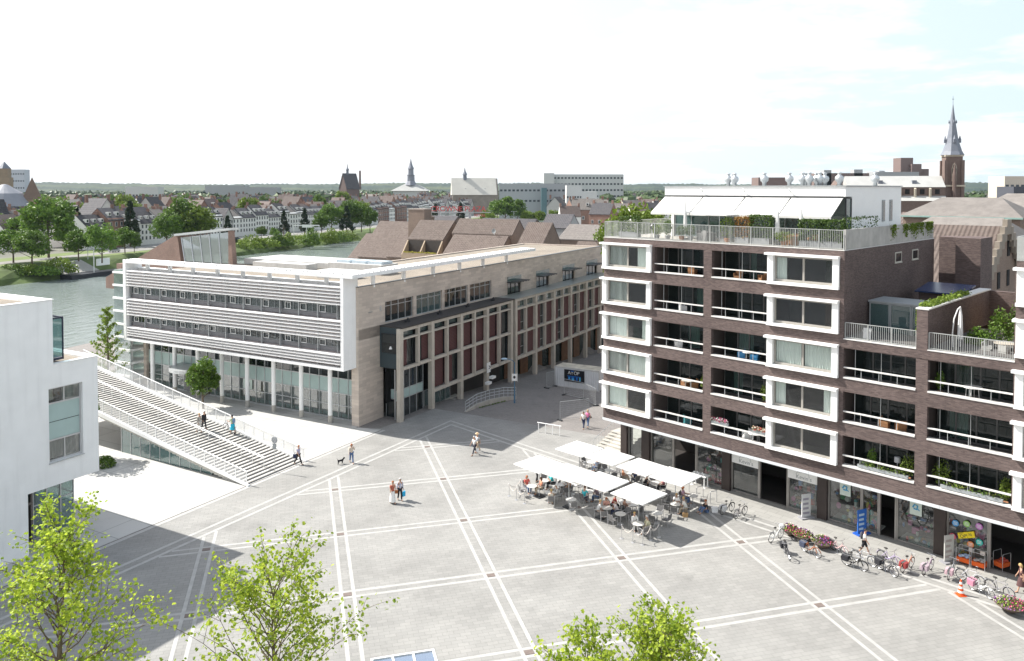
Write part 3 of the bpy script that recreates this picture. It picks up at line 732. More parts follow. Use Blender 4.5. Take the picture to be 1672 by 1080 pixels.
# ---------------------------------------------------------------- white rendered block in the foreground
B = Frame(-28.98, 54.39, 61.27)
def white_block():
    t = thing('white_building', 'white rendered block with a tall recessed window and overhanging corner', 'building', B.o, B.th)
    m = MB(); wx0,wx1,wz0,wz1 = -3.45,-1.12,5.58,10.53
    yT = .5
    # facade wall around the window opening
    m.box(-30,-3.1,0,yT,12.1,16.42); m.box(-30,wx0,0,yT,4.0,12.098); m.box(wx1,0,0,yT,4.0,12.098); m.box(wx0,wx1,0,yT,4.0,wz0); m.box(wx0,wx1,0,yT,wz1,12.098)
    m.box(-.5,0,yT,18,4.0,12.098); m.box(-3.6,-3.1,yT,18,12.1,16.42); m.box(-30,-.5,yT,18,4.0,4.2)
    m.box(-30,-3.1,17.5,18,12.1,16.42)
    m.box(-30,-4.9,0.002,.4,-.1,3.998); 
    m.build('wall', WHITE, t)
    m = MB(); m.poly([(-30,.4,16.2),(-3.5,.4,16.2),(-3.5,17.6,16.2),(-30,17.6,16.2)]); m.poly([(-3.1,.4,11.95),(-.4,.4,11.95),(-.4,17.6,11.95),(-3.1,17.6,11.95)]); m.build('roof', GRAVELM, t)
    tr = MB(); e = .06
    tr.box(-30,-3.04,-e,.35,16.425,16.47); tr.box(-3.4,-3.04,.35,18,16.425,16.47); tr.box(-3.04,.06,-e,.35,12.103,12.15); tr.box(-.3,.06,.35,18,12.103,12.15)
    tr.build('roof_edge', WHITEPAINT, t)
    f = MB(); y = .28
    for a in (wx0,wx1-.1): f.box(a,a+.1,y-.06,y+.06,wz0,wz1)
    for z in (wz0,wz1-.1,9.42,6.95): f.box(wx0+.1,wx1-.1,y-.06,y+.06,z,z+.1)
    f.box(-2.32,-2.24,y-.05,y+.05,9.52,wz1-.1); f.box(-2.32,-2.24,y-.05,y+.05,wz0+.1,6.95)
    fo = f.build('window', solid('aluminium_frame', (.55,.55,.55), .4, .3), t)
    s = MB(); s.box(wx0-.05,wx1+.05,-.08,.3,wz0-.07,wz0-.002); s.build('sill', STEEL, fo)
    p = MB(); p.poly([(wx0,y,wz0),(wx1,y,wz0),(wx1,y,wz1),(wx0,y,wz1)]); p.build('pane', glass('apartment_glass', (.5,.54,.53), refl=.12, see=.85), fo)
    p = MB(); p.box(wx0+.1,wx1-.1,y-.025,y-.008,7.06,9.41); p.build('frosted_panel', FROST, fo)
    p = MB(); p.box(wx0+.1,wx1-.1,y-.035,y-.026,8.2,8.24); p.build('panel_joint', DARKMETAL, fo)
    c = MB(); curtain(c, wx0+.1,-2.5,1.0,9.5,wz1-.1); curtain(c,-2.1,wx1-.1,.8,9.5,wz1); c.build('curtain', CURTAIN, fo)
    c = MB(); curtain(c, wx0+.1,wx1-.1,.7,wz0+.05,6.95,.02); c.build('net_curtain', solid('net_curtain', (.5,.5,.47), .9, var=.03), fo)
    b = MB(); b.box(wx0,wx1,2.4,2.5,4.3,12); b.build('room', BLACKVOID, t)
    # recessed ground floor
    g = grid_window('shop_front', t, -3.5,-.62,.02,4.0,2.0,3,STEEL,glass('ground_floor_glass', (.4,.58,.56), refl=.15, see=.6),.07,rows=(2.3,))
    g2 = grid_window('side_glazing', t, 2.05,9,.02,4.0,-.6,4,STEEL,MATS['ground_floor_glass'],.07,.09,'y',rows=(2.3,))
    d = MB(); d.box(-4.85,-4.72,1.9,2.06,0,4.0); d.box(-3.66,-3.52,1.9,2.06,0,4.0); d.box(-4.72,-3.66,1.9,2.06,2.5,2.68); d.build('door_frame', solid('brown_grey_frame', (.16,.14,.13), .5), t)
    d = MB(); d.box(-4.7,-3.68,2.0,2.06,.02,2.5); dd = d.build('door', solid('dark_door', (.03,.025,.025), .4), t)
    h = MB(); h.tube([(-3.85,1.97,.9),(-3.85,1.97,1.4)], .02); h.build('handle', STEEL, dd)
    d = MB(); d.box(-30,-.65,6.5,6.6,0,4); d.box(-4.87,-4.85,.4,6,0,4); d.build('ground_floor_interior', solid('teal_grey_interior', (.05,.08,.08), .8, var=.3), t)
    # glazed balcony box on the far side
    k = MB(); k.box(-3.05,-1.95,.7,.78,15.0,15.1); k.box(-2.03,-1.95,.7,.78,12.2,15.0); k.box(-2.03,-1.95,.78,3.4,15.0,15.1); k.box(-2.03,-1.95,3.32,3.4,12.2,15.0); k.box(-3.05,-1.95,.7,3.4,12.2,12.35)
    bo = k.build('balcony', solid('navy_balcony_frame', (.02,.025,.05), .4), t)
    k = MB(); k.poly([(-3.05,.74,12.4),(-2.03,.74,12.4),(-2.03,.74,15),(-3.05,.74,15)]); k.build('balcony_glass', PANE_TEAL, bo)
    return t
CURTAIN = solid('pale_curtain', (.78,.82,.76), .9, var=.05, rand=.12)
def curtain(m, x0, x1, y, z0, z1, amp=.05):
    n = max(6, int((x1-x0)/.09)); base = len(m.v)
    for i in range(n+1):
        x = x0+(x1-x0)*i/n; yy = y+amp*(1 if i%2 else -1)+amp*.6*sin(i*.9)
        m.v += [(x,yy,z0),(x,yy,z1)]
    for i in range(n): m.f.append([base+2*i,base+2*i+2,base+2*i+3,base+2*i+1]); m.m.append(m.mi)
white_block()

# ---------------------------------------------------------------- broad stair rising to the river bridge
def big_stair():
    t = thing('outdoor_staircase', 'broad shallow concrete staircase with white mesh balustrades climbing towards the bridge', 'staircase', L.w(2.1,0,0), L.th)
    y0, y1 = -16.58+.05, -10.05-.05; tread = .47; rise = .0795; n = 66
    m = MB()
    for k in range(n):
        x = -k*tread; z = (k+1)*rise
        m.box(x-tread,x,y0+.15,y1-.15,max(-.05,z-.45),z)
    m.build('step_flight', solid('stair_concrete', (.50,.485,.45), .85, var=.12), t)
    m = MB()
    for k in range(n):
        x = -k*tread; z = (k+1)*rise
        m.box(x-.14,x-.002,y0+.16,y1-.16,z+.002,z+.005); m.box(x+.001,x+.004,y0+.16,y1-.16,z-rise,z-.003)
    m.build('dark_nosing', solid('grey_nosing', (.16,.155,.15), .9), t)
    sl = rise/tread; ln = n*tread
    for y in (y0,y1):
        m = MB(); m.extr([(0.4,y-.12,-.02),(0.4,y-.12,.12),(-ln,y-.12,ln*sl+.34),(-ln,y-.12,ln*sl-.22)], (0,.24,0)); m.build('stringer', WHITE, t)
        r = MB(); r.tube([(.2,y,1.15),(-ln,y,ln*sl+1.45)], .045, 6)
        for k in range(25):
            x = .15-k*1.22; r.box(x-.035,x+.035,y-.02,y+.02,-x*sl+.05,-x*sl+1.2+(-x)*.008)
        ro = r.build('balustrade', WHITEPAINT, t)
        mm, nt, out = newmat('perforated_mesh') if 'perforated_mesh' not in MATS else (MATS['perforated_mesh'],None,None)
        if nt:
            d = N(nt,'ShaderNodeBsdfDiffuse',{'Color':(.75,.75,.75,1)}); tr = N(nt,'ShaderNodeBsdfTransparent')
            mx = N(nt,'ShaderNodeMixShader',{0:.45,1:tr.outputs[0],2:d.outputs[0]}); nt.links.new(mx.outputs[0], out.inputs[0]); MATS['perforated_mesh'] = mm
        p = MB(); p.poly([(.12,y,.16),(-ln,y,ln*sl+.38),(-ln,y,ln*sl+1.4),(.12,y,1.1)]); p.build('mesh_panel', MATS['perforated_mesh'], ro)
    yc = (y0+y1)/2; r = MB()
    for dy in (-.1,.1): r.tube([(-1.2,yc+dy,1.05),(-ln,yc+dy,ln*sl+.98)], .03, 6)
    for k in range(22):
        x = -1.3-k*1.35; r.tube([(x,yc,-x*sl),(x,yc,-x*sl+.98)], .025, 5)
    r.build('centre_handrail', WHITEPAINT, t)
    g = MB(); ya = y0+.35; x0 = -4.2
    g.extr([(x0,ya,0),(-16.0,ya,0),(-16.0,ya,16*sl-.25),(x0,ya,-x0*sl-.25)], (0,.05,0)); g.build('glass_wall', glass('under_stair_glass', (.20,.40,.38), refl=.12, see=.35), t)
    g = MB()
    for k in range(10):
        x = -16.0+k*1.3; g.box(x-.03,x+.03,ya-.04,ya+.09,0,-x*sl-.3)
    g.build('glass_mullion', STEEL, t)
    g = MB(); g.extr([(-4,ya+3,0),(-16,ya+3,0),(-16,ya+3,16*sl-.6),(-4,ya+3,.05)], (0,.2,0)); g.build('undercroft', solid('undercroft_teal', (.07,.13,.12), .8), t)
    return t
big_stair()
# ---------------------------------------------------------------- dark brick apartment block with loggias
BRICK = masonry('dark_brick', (.160,.118,.108), (.086,.061,.058), (.114,.095,.090), .24, .062, .010, .88, bump=.55, var=.16, big=.35)
LEDGE = solid('grey_white_ledge', (.62,.61,.59), .6, var=.06)
DECK = solid('terrace_tiles', (.42,.40,.36), .85, var=.12)
def apartments():
    t = thing('apartment_block', 'dark brick apartment block with white framed windows, deep loggias and shops below', 'apartment building', R.o, R.th)
    m = MB(); TH = .38
    XE = 38.0
    m.box(0,XE,0,TH,3.98,4.95)
    for k in range(5):
        z0, z1 = 4.95+3*k, 7.05+3*k; zt = z1+.9 if k < 4 else 19.58
        wing = k < 3
        # spandrel above the opening
        if wing: m.box(0,XE,0,TH,z1,zt if k < 2 else 13.0)
        else: m.box(0,20.6,0,TH,z1,zt); m.box(30.6,XE,0,TH,z1,zt)
        if k == 2: m.box(0,20.6,0,TH,13.0,13.95); m.box(20.6,30.6,0,TH,13.0,13.6); m.box(30.6,XE,0,TH,13.0,13.95)
        for a,b in ((5.0,5.22),(9.8,10.5),(15.08,15.16),(20.3,20.62)): m.box(a,b,0,TH,z0,z1)
        if wing: m.box(25.2,25.9,0,TH,z0,z1)
        m.box(30.55,30.66,0,TH,z0,z1)
        for a in (0,15.16,30.66): m.box(a,a+.12,0,TH,z0,z1) if False else None
    # side walls
    m.box(20.0,20.62,TH,18.3,13.0,19.58); m.box(0,.38,TH,18.3,3.98,19.58); m.box(30.6,31.0,TH,12,13.0,19.58)
    m.box(22.3,24.14,18.1,21.5,3,19.75); m.box(20.62,22.3,19.6,21.5,3,19.7)
    m.box(0,20.3,18.0,18.3,3,19.58)
    # dividing wall on the wing terrace
    m.box(25.2,25.86,.002,14,13.6,16.15)
    m.build('wall', BRICK, t)
    m = MB(); m.box(25.14,25.92,-.03,14,16.152,16.24); m.build('wall_coping', LEDGE, t)
    m = MB(); m.box(-.05,XE,-.04,2.3,3.78,3.978); m.build('soffit_band', solid('pale_steel_band', (.60,.63,.65), .5, var=.05), t)
    m = MB()
    for k in range(9): m.box(k*4.2+1.5,k*4.2+1.512,-.046,-.041,3.78,3.978)
    m.build('band_joint', GREYMETAL, t)
    # floor slabs
    m = MB()
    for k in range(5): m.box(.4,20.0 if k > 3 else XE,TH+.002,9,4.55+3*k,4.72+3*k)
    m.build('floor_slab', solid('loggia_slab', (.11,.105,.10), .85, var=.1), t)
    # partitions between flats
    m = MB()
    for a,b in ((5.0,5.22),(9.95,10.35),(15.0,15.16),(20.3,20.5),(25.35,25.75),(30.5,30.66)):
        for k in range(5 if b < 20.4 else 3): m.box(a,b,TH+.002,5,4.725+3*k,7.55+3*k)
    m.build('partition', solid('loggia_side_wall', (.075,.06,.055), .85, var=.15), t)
    # white bay windows
    def bay(W_):
        b = MB(); w = W_
        b.box(0,.43,-.22,.36,.18,2.08); b.box(w-.43,w,-.22,.36,.18,2.08); b.box(-.05,w,-.26,.36,-.02,.178); b.box(-.16,w+.02,-.42,.36,2.082,2.24)
        o = b.build('bay_window', WHITEPAINT, None)
        f = MB(); x0,x1,z0,z1 = .45,w-.45,.2,2.06; y = .12
        f.box(x0,x1,y-.05,y+.05,z0,z0+.16); f.box(x0,x1,y-.05,y+.05,z1-.14,z1)
        for a in (x0,x1-.1,(x0+x1)/2-.07): f.box(a,a+(.14 if a > x0 and a < x1-.2 else .1),y-.05,y+.05,z0+.16,z1-.14)
        f.build('frame', FRAME_TAUPE, o)
        p = MB(); p.poly([(x0,y,z0),(x1,y,z0),(x1,y,z1),(x0,y,z1)]); p.build('pane', glass('flat_window_glass', (.82,.86,.86), refl=.06, see=.98), o)
        return o
    rg = random.Random(5)
    b0 = bay(5.0); b1 = bay(5.15); b0.parent = t; b1.parent = t; first = True
    spec = {0:['LR','L.','Lr','LR','LR'],1:['..','l.','LR','l','..'],2:['LR','L','LR','..','R']}
    # curtains by column from the lowest floor upwards
    spec = {0:['L','LR','l.r','L','LR'],1:['..','lr','LR','..','l'],2:['LR','L','LR','L','R']}
    for col,(x,proto,w) in enumerate(((0.0,b0,5.0),(15.16,b1,5.15),(30.66,b0,5.0))):
        for k in range(5):
            if col == 0 and k == 0: o = b0; o.location = (x,0,4.95)
            elif col == 1 and k == 0: o = b1; o.location = (x,0,4.95)
            else: o = inst(proto, t, (x,0,4.95+3*k))
            s = spec[col][k]; c = MB(); mid = w/2
            if 'L' in s: curtain(c,.55,mid-.1,.27,.2,2.0,.035)
            if 'R' in s: curtain(c,mid+(.9 if k == 4 and col == 0 else .1),w-.55,.27,.2,2.0,.035)
            if 'l' in s: curtain(c,.55,1.25,.27,.2,2.0,.035)
            if 'r' in s: curtain(c,w-1.1,w-.55,.27,.2,2.0,.035)
            if c.v: q = c.build('curtain', CURTAIN, o)
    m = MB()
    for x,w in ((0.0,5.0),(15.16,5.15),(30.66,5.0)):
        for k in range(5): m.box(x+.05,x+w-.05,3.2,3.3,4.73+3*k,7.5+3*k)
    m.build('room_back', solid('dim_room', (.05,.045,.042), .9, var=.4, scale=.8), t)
    # loggias
    log = [(5.22,9.8,5),(10.5,15.08,5),(20.62,25.2,3),(25.9,30.55,3)]
    GB = glass('loggia_glass', (.28,.38,.37), refl=.03, see=.9)
    for j,(a,b,nf) in enumerate(log):
        for k in range(nf):
            zf = 4.72+3*k; y = 2.0
            n = 4; cuts = sorted([a+.02,b-.02]+[a+(b-a)*(i+rg.uniform(-.12,.12))/n for i in range(1,n)])
            f = MB(); f.box(a+.02,b-.02,y-.05,y+.05,zf+.002,zf+.10); f.box(a+.02,b-.02,y-.05,y+.05,zf+2.62,zf+2.78)
            for c in cuts: f.box(max(a+.02,c-.05),min(b-.02,c+.05),y-.05,y+.05,zf+.10,zf+2.62)
            fo = f.build('loggia_glazing', solid('loggia_frame', (.10,.10,.10), .5), t)
            p = MB(); p.poly([(a+.03,y,zf+.1),(b-.03,y,zf+.1),(b-.03,y,zf+2.62),(a+.03,y,zf+2.62)]); p.build('pane', GB, fo)
            c = MB()
            if rg.random() < .6:
                q = rg.uniform(a+.2,b-1.4); curtain(c,q,q+rg.uniform(.6,1.3),y+.35,zf+.05,zf+2.6)
            if rg.random() < .35: curtain(c,b-.7,b-.1,y+.3,zf+.05,zf+2.6)
            if c.v: c.build('curtain', CURTAIN if rg.random() < .4 else solid('green_grey_curtain', (.20,.27,.24), .9, var=.06), fo)
            r = MB(); r.box(a+.003,b-.003,.03,.20,zf+.93,zf+1.005); r.build('guard_rail', LEDGE, t)
            r = MB(); r.box(a-.0+.003,b-.003,-.05,.42,4.952+3*k,5.05+3*k); r.build('ledge', LEDGE, t)
            for i in range(1,4):
                xx = a+(b-a)*i/4; r = MB(); r.box(xx-.015,xx+.015,.09,.14,5.05+3*k,zf+.92); r.build('rail_post', STEEL, t)
            # sun blind case and screen guides behind some openings
            if (j+k) % 2 == 0:
                r = MB(); r.box(a+.05,b-.05,.45,.6,7.3+3*k,7.5+3*k); r.build('blind_case', STEEL, t)
            for q in (a+.6,a+(b-a)*.5):
                if k > 2 or j > 1: r = MB(); r.tube([(q,.5,zf),(q,.5,zf+2.7)], .018, 5); r.build('awning_pole', STEEL, t)
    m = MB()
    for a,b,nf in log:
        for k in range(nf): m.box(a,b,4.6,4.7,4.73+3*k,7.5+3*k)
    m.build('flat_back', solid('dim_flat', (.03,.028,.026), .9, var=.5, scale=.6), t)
    # roof deck
    m = MB(); m.box(.0,20.6,-.02,18.3,19.582,19.63); m.build('deck_edge', LEDGE, t)
    m = MB(); m.poly([(.2,.2,19.64),(20.4,.2,19.64),(20.4,18.2,19.64),(.2,18.2,19.64)]); m.build('deck', DECK, t)
    m = MB(); m.box(20.63,25.19,.05,7,13.3,13.4); m.box(25.87,30.59,.05,12,13.3,13.42); m.build('terrace_floor', DECK, t)
    m = MB(); m.box(20.6,25.2,-.03,.39,13.602,13.66); m.box(25.86,30.6,-.03,.39,13.602,13.66); m.build('terrace_edge', LEDGE, t)
    m = MB(); m.box(24.16,31,13.9,14.3,13.2,16.1); m.build('yard_wall', BRICK, t)
    m = MB(); m.box(30.6,XE,-.02,12,19.582,19.63); m.box(30.6,XE,0.02,.1,19.64,21.0); m.box(30.6,30.7,.1,8,19.64,21.0); m.build('metal_parapet', solid('grey_green_parapet', (.36,.37,.36), .5, .3), t)
    def railing(x0,x1,y,z,h=1.1,step=.125,name='terrace_railing'):
        r = MB(); r.box(x0,x1,y-.03,y+.03,z+h-.04,z+h); r.box(x0,x1,y-.02,y+.02,z+.06,z+.1)
        x = x0+.05
        while x < x1: r.box(x-.011,x+.011,y-.011,y+.011,z+.1,z+h-.04); x += step
        x = x0
        while x <= x1+.01: r.box(x-.025,x+.025,y-.035,y+.035,z,z+h-.045); x += (x1-x0)/max(1,round((x1-x0)/1.7))
        return r.build(name, solid('pale_grey_rail', (.40,.41,.40), .45, .2), t)
    railing(.05,20.5,.12,19.63,1.35); railing(20.66,25.16,.15,13.66); railing(25.9,30.55,.15,13.66)
    r = MB(); r.box(.05,.11,.12,14,20.94,20.98)
    for k in range(100): r.box(.07,.09,.12+k*.14,.14+k*.14,19.63,20.94)
    r.build('side_railing', MATS['pale_grey_rail'], t)
    # concrete garden parapet along the side with ivy
    m = MB(); m.box(20.38,20.56,.3,18.3,19.64,21.0); m.build('side_parapet', solid('grey_parapet', (.40,.39,.37), .8, var=.25, scale=.9, dirt=.2), t)
    # side wall windows
    for y0 in (9.3,13.0):
        f = MB(); f.box(20.623,20.70,y0-.06,y0+1.4,18.1,18.16); f.box(20.623,20.66,y0,y0+1.34,18.16,18.95); f.build('small_window', LEDGE if False else solid('bright_reveal', (.5,.48,.42), .7), t)
        f = MB(); f.box(20.662,20.668,y0+.12,y0+1.22,18.24,18.87); f.build('small_pane', PANE_DARK, t)
    # penthouse
    WP = solid('penthouse_white', (.83,.83,.82), .6, var=.03)
    m = MB(); m.box(3.5,19,4,15.2,23.2,23.95); m.box(18.75,19,5.2,15.2,19.64,23.2); m.box(3.5,3.75,5.0,15.2,19.64,23.2); m.box(3.75,18.75,15.0,15.2,19.64,23.2)
    m.build('penthouse', WP, t)
    m = MB(); m.box(3.4,19.1,3.9,15.3,23.952,24.02); m.build('penthouse_roof_edge', GREYMETAL, t)
    m = MB(); m.box(3.7,18.8,8,8.1,19.65,23.2); m.build('penthouse_interior', BLACKVOID, t)
    g = grid_window('penthouse_glazing', t, 3.8, 18.95, 19.66, 23.18, 5.1, 9, GREYMETAL, PANE_TEAL, .08)
    grid_window('corner_window', t, 4.1, 5.1, 19.7, 23.1, 18.97, 1, DARKMETAL, PANE_TEAL, .07, .1, 'y', rows=(21.6,))
    for y0 in (11.0,12.6):
        f = MB(); f.box(19.003,19.06,y0,y0+.55,21.2,22.9); f.build('slot_window', GREYMETAL, t)
        f = MB(); f.box(19.062,19.068,y0+.08,y0+.47,21.3,22.8); f.build('slot_pane', PANE_DARK, t)
    AW = leafless_cloth('awning_cloth', (.80,.80,.78))
    xs = [3.5,7.3,11.1,14.9,18.9]
    for i in range(4):
        a = MB(); x0,x1 = xs[i]+.04,xs[i+1]-.04
        a.extr([(x0,3.98,23.12),(x0,1.9,21.80),(x0,1.9,21.76),(x0,3.98,23.08)], (x1-x0,0,0)); a.box(x0,x1,1.86,1.90,21.62,21.82)
        ao = a.build('awning', AW, t)
        b = MB(); b.tube([(x0,3.9,23.05),(x0,1.95,21.75)], .03, 5); b.tube([(x1,3.9,23.05),(x1,1.95,21.75)], .03, 5); b.box(x0,x1,3.9,3.995,23.13,23.22); b.build('awning_arm', DARKMETAL, ao)
    m = MB()
    for x in (7.3,11.1,14.9): m.tube([(x,3.95,23.5),(x,3.6,23.72)], .05, 6)
    m.build('facade_lamp', STEEL, t)
    # roof cowls
    c0 = MB(); c0.lathe([(.22,0),(.22,.35),(.42,.55),(.46,.8),(.40,1.0),(.2,1.12),(.16,1.3),(.24,1.32),(.24,1.42),(.02,1.46)], 14)
    p0 = None
    for x,y in ((8.2,6.4),(8.9,6.2),(11.4,6.5),(13.2,7.2),(14.2,7.4),(14.9,7.1),(15.5,7.6),(13.9,8.6),(14.7,8.8),(15.3,9.0),(16.8,8.2),(18.4,11.2)):
        o = c0.build('roof_cowl', STEEL, t, smooth=True) if p0 is None else inst(p0, t, (0,0,0)); p0 = p0 or o; o.location = (x,y,24.02); o.scale = (.72,.72,.72)
    # ground floor: columns, shop fronts
    for a,b in ((.40,1.04),(2.62,3.42),(10.35,11.06),(18.06,18.75),(25.80,26.50),(33.3,34)):
        m = MB(); m.box(a,b,1.95,2.9,0,3.78); m.build('ground_column', solid('dark_glazed_brick', (.045,.033,.030), .5, var=.15), t)
    SF = solid('shop_frame', (.33,.31,.29), .45, .2)
    fronts = [(1.04,2.62,1),(3.42,5.67,1),(7.9,10.35,1),(11.06,13.4,1),(15.73,18.06,1),(18.75,21.1,1),(21.1,22.25,1),(23.4,25.8,1),(26.5,28.9,1)]
    for a,b,n in fronts:
        w = grid_window('shop_window', t, a+.003, b-.003, .03, 3.77, 2.3, n, SF, PANE_CLEAR, .09, .14)
    for a,b in ((5.67,7.9),(13.4,15.73),(22.25,23.4),(28.9,33.3)):
        d = MB(); d.box(a,a+.1,2.2,2.4,0,3.77); d.box(b-.1,b,2.2,2.4,0,3.77); d.box(a+.1,b-.1,2.2,2.4,3.3,3.77); d.build('shop_doorway', SF, t)
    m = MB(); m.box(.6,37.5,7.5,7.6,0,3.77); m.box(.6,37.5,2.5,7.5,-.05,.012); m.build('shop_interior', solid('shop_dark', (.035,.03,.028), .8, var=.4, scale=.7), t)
    m = MB()
    for a in (10.6,18.3,26.1): m.box(a,a+.1,2.9,7.4,.02,3.7)
    m.build('shop_partition', solid('shop_wall', (.16,.15,.14), .8), t)
    for a,b in ((11.15,13.38),(15.76,18.0)):
        d = MB(); d.box(a,b,2.12,2.20,2.33,3.2); s = d.build('shop_sign', WHITEPAINT, t)
        txt('', 'Kevin\u2019s', .42, GREYMETAL, s, ((a+b)/2+.1,2.115,2.45), (pi/2,0,0), .003, 'CENTER')
        d = MB(); q = (a+b)/2
        d.tube([(q-.5,2.11,2.75),(q-.35,2.11,2.95),(q-.2,2.11,2.90),(q,2.11,2.97),(q+.3,2.11,2.95),(q+.45,2.11,3.0),(q+.5,2.11,2.75)], .012, 4); d.build('drawn_line', GREYMETAL, s)
    POSTER = solid('pale_poster', (.60,.68,.62), .5)
    for a,z in ((19.6,2.1),(24.25,2.1)):
        d = MB(); d.box(a,a+.75,2.19,2.22,z,z+.9); s = d.build('window_poster', POSTER, t)
        q = MB(); q.tube([(a+.2,2.18,z+.5),(a+.3,2.18,z+.7),(a+.5,2.18,z+.65),(a+.45,2.18,z+.4),(a+.25,2.18,z+.42)], .05, 5); q.tube([(a+.5,2.18,z+.45),(a+.62,2.18,z+.35)], .03, 5); q.build('blue_emblem', solid('sky_blue_print', (.05,.35,.62), .5), s)
    # yellow sale banner, discs and notes in the last shop window
    d = MB(); d.extr([(27.22,2.17,1.36),(28.16,2.17,1.72),(28.08,2.17,2.10),(27.14,2.17,1.72)], (0,.02,0)); s = d.build('sale_banner', solid('bright_yellow', (.85,.66,.02), .5), t)
    txt('', 'OP!', .30, DARKMETAL, s, (27.32,2.165,1.44), (pi/2,-.36,0), .002); txt('', '70', .22, DARKMETAL, s, (27.78,2.165,1.70), (pi/2,-.36,0), .002); txt('', 'RUIMT', .09, DARKMETAL, s, (27.25,2.165,1.68), (pi/2,-.36,0), .002)
    for x,z,c in ((27.02,2.3,(.06,.30,.62)),(27.66,2.45,(.30,.58,.15)),(28.36,2.5,(.55,.20,.58)),(26.86,1.4,(.65,.10,.16)),(28.39,1.5,(.03,.48,.42)),(27.9,1.2,(.75,.25,.08))):
        d = MB(); d.add([(x+.2*cos(i*pi/8),2.17,z+.2*sin(i*pi/8)) for i in range(16)]+[(x+.2*cos(i*pi/8),2.20,z+.2*sin(i*pi/8)) for i in range(16)],
              [tuple(range(16)),tuple(range(31,15,-1))]+[(i,(i+1)%16,(i+1)%16+16,i+16) for i in range(16)])
        s = d.build('round_sale_sticker', solid('sticker_%d'%int(x*100), c, .5), t)
        q = MB()
        for i in range(3): q.box(x-.12,x+.12,2.165,2.169,z+.07-.08*i,z+.10-.08*i)
        q.build('printed_line', WHITEPAINT, s)
    for x,c in ((28.45,(.8,.72,.65)),(27.8,(.75,.7,.66))):
        d = MB(); d.box(x,x+.28,2.17,2.2,.72,.98); d.build('price_note', solid('note_%d'%int(x*10), c, .6), t)
    # goods behind the glass: one mass per window
    for a,b,seed in ((8.0,10.2,2),(15.8,17.9,4),(18.85,21.0,5),(21.2,22.2,6),(23.5,25.7,7),(26.6,28.8,8)):
        g = random.Random(seed); d = MB(); mats = [solid('goods_%d'%i, c, .6) for i,c in enumerate(((.45,.05,.05),(.05,.28,.10),(.50,.40,.06),(.06,.18,.42),(.55,.55,.52),(.45,.10,.26),(.10,.36,.36),(.30,.15,.06)))]
        for i in range(24):
            d.mi = g.randrange(8); x = g.uniform(a+.1,b-.35); z = .12+g.choice([0,0,.45,.9,1.35,1.8])*g.uniform(.8,1.1); y = g.uniform(2.42,3.1)
            if g.random() < .5: d.box(x,x+g.uniform(.12,.35),y,y+.25,z,z+g.uniform(.12,.42))
            else: d.blob((x+.1,y,z+.15), g.uniform(.08,.2), .12, g.uniform(.08,.24), 7, 5)
        d.mi = 4; d.box(a+.05,b-.05,2.5,3.8,.04,.12)
        d.build('shop_display', mats, t)
    return t
def leafless_cloth(name, col, trans=.35):
    if name in MATS: return MATS[name]
    m, nt, out = newmat(name)
    d = N(nt,'ShaderNodeBsdfDiffuse',{'Color':c4(col)}); tr = N(nt,'ShaderNodeBsdfTranslucent',{'Color':c4(col)})
    mx = N(nt,'ShaderNodeMixShader',{0:trans,1:d.outputs[0],2:tr.outputs[0]}); nt.links.new(mx.outputs[0], out.inputs[0]); MATS[name] = m; return m
apartments()
def side_steps():
    t = thing('corner_steps', 'pale concrete steps rising beside the brick block corner', 'steps', R.o, R.th)
    m = MB()
    for k in range(7): m.box(-2.75,.38,2.0+k*.42,2.0+7*.42+(.0),k*.165,(k+1)*.165)
    m.box(-2.75,.38,2.0+7*.42,22,-1.5,7*.165); m.build('flight', CONCRETE, t)
    r = MB(); r.tube([(-2.6,1.9,.0),(-2.6,1.9,1.0),(-2.6,5.1,2.15),(-2.6,12,2.15)], .025, 6)
    for k in range(7): r.tube([(-2.6,2.2+k*.42,(k+1)*.165),(-2.6,2.2+k*.42,1.1+k*.165)], .015, 5)
    r.build('handrail', STEEL, t)
    r = MB()
    for k in range(7):
        for i in range(4): r.box(-2.5+i*.14,-2.42+i*.14,2.0+k*.42-.004,2.0+k*.42-.001,k*.165+.05,(k+1)*.165-.03)
    r.build('rail_shadow', DARKMETAL, t)  # railing's shadow painted as dark marks at the left of each riser
side_steps()
# ---------------------------------------------------------------- trees
BARK = solid('bark', (.13,.10,.07), .9, var=.3, scale=4)
PLANE_LEAF = leafmat('plane_tree_leaf', (.18,.285,.022), (.54,.63,.07), trans=.5, rand=.08, scale=.6)
def star_leaf(m, c, s, nrm, rot):
    nrm = nrm.normalized(); a = nrm.cross(Vector((.3,.5,.81))).normalized(); b = nrm.cross(a)
    d = a*cos(rot)+b*sin(rot); e = nrm.cross(d)
    P = lambda x,y,h=0: c+d*(x*s)+e*(y*s)+nrm*(h*s)
    base = len(m.v)
    m.v += [tuple(v) for v in (P(0,0),P(.22,.5,.1),P(.45,.24,.05),P(.62,.42,.06),P(1,0,-.08),P(.62,-.42,.06),P(.45,-.24,.05),P(.22,-.5,.1))]
    m.f.append([base,base+4,base+3,base+2,base+1]); m.f.append([base,base+7,base+6,base+5,base+4]); m.m += [m.mi]*2
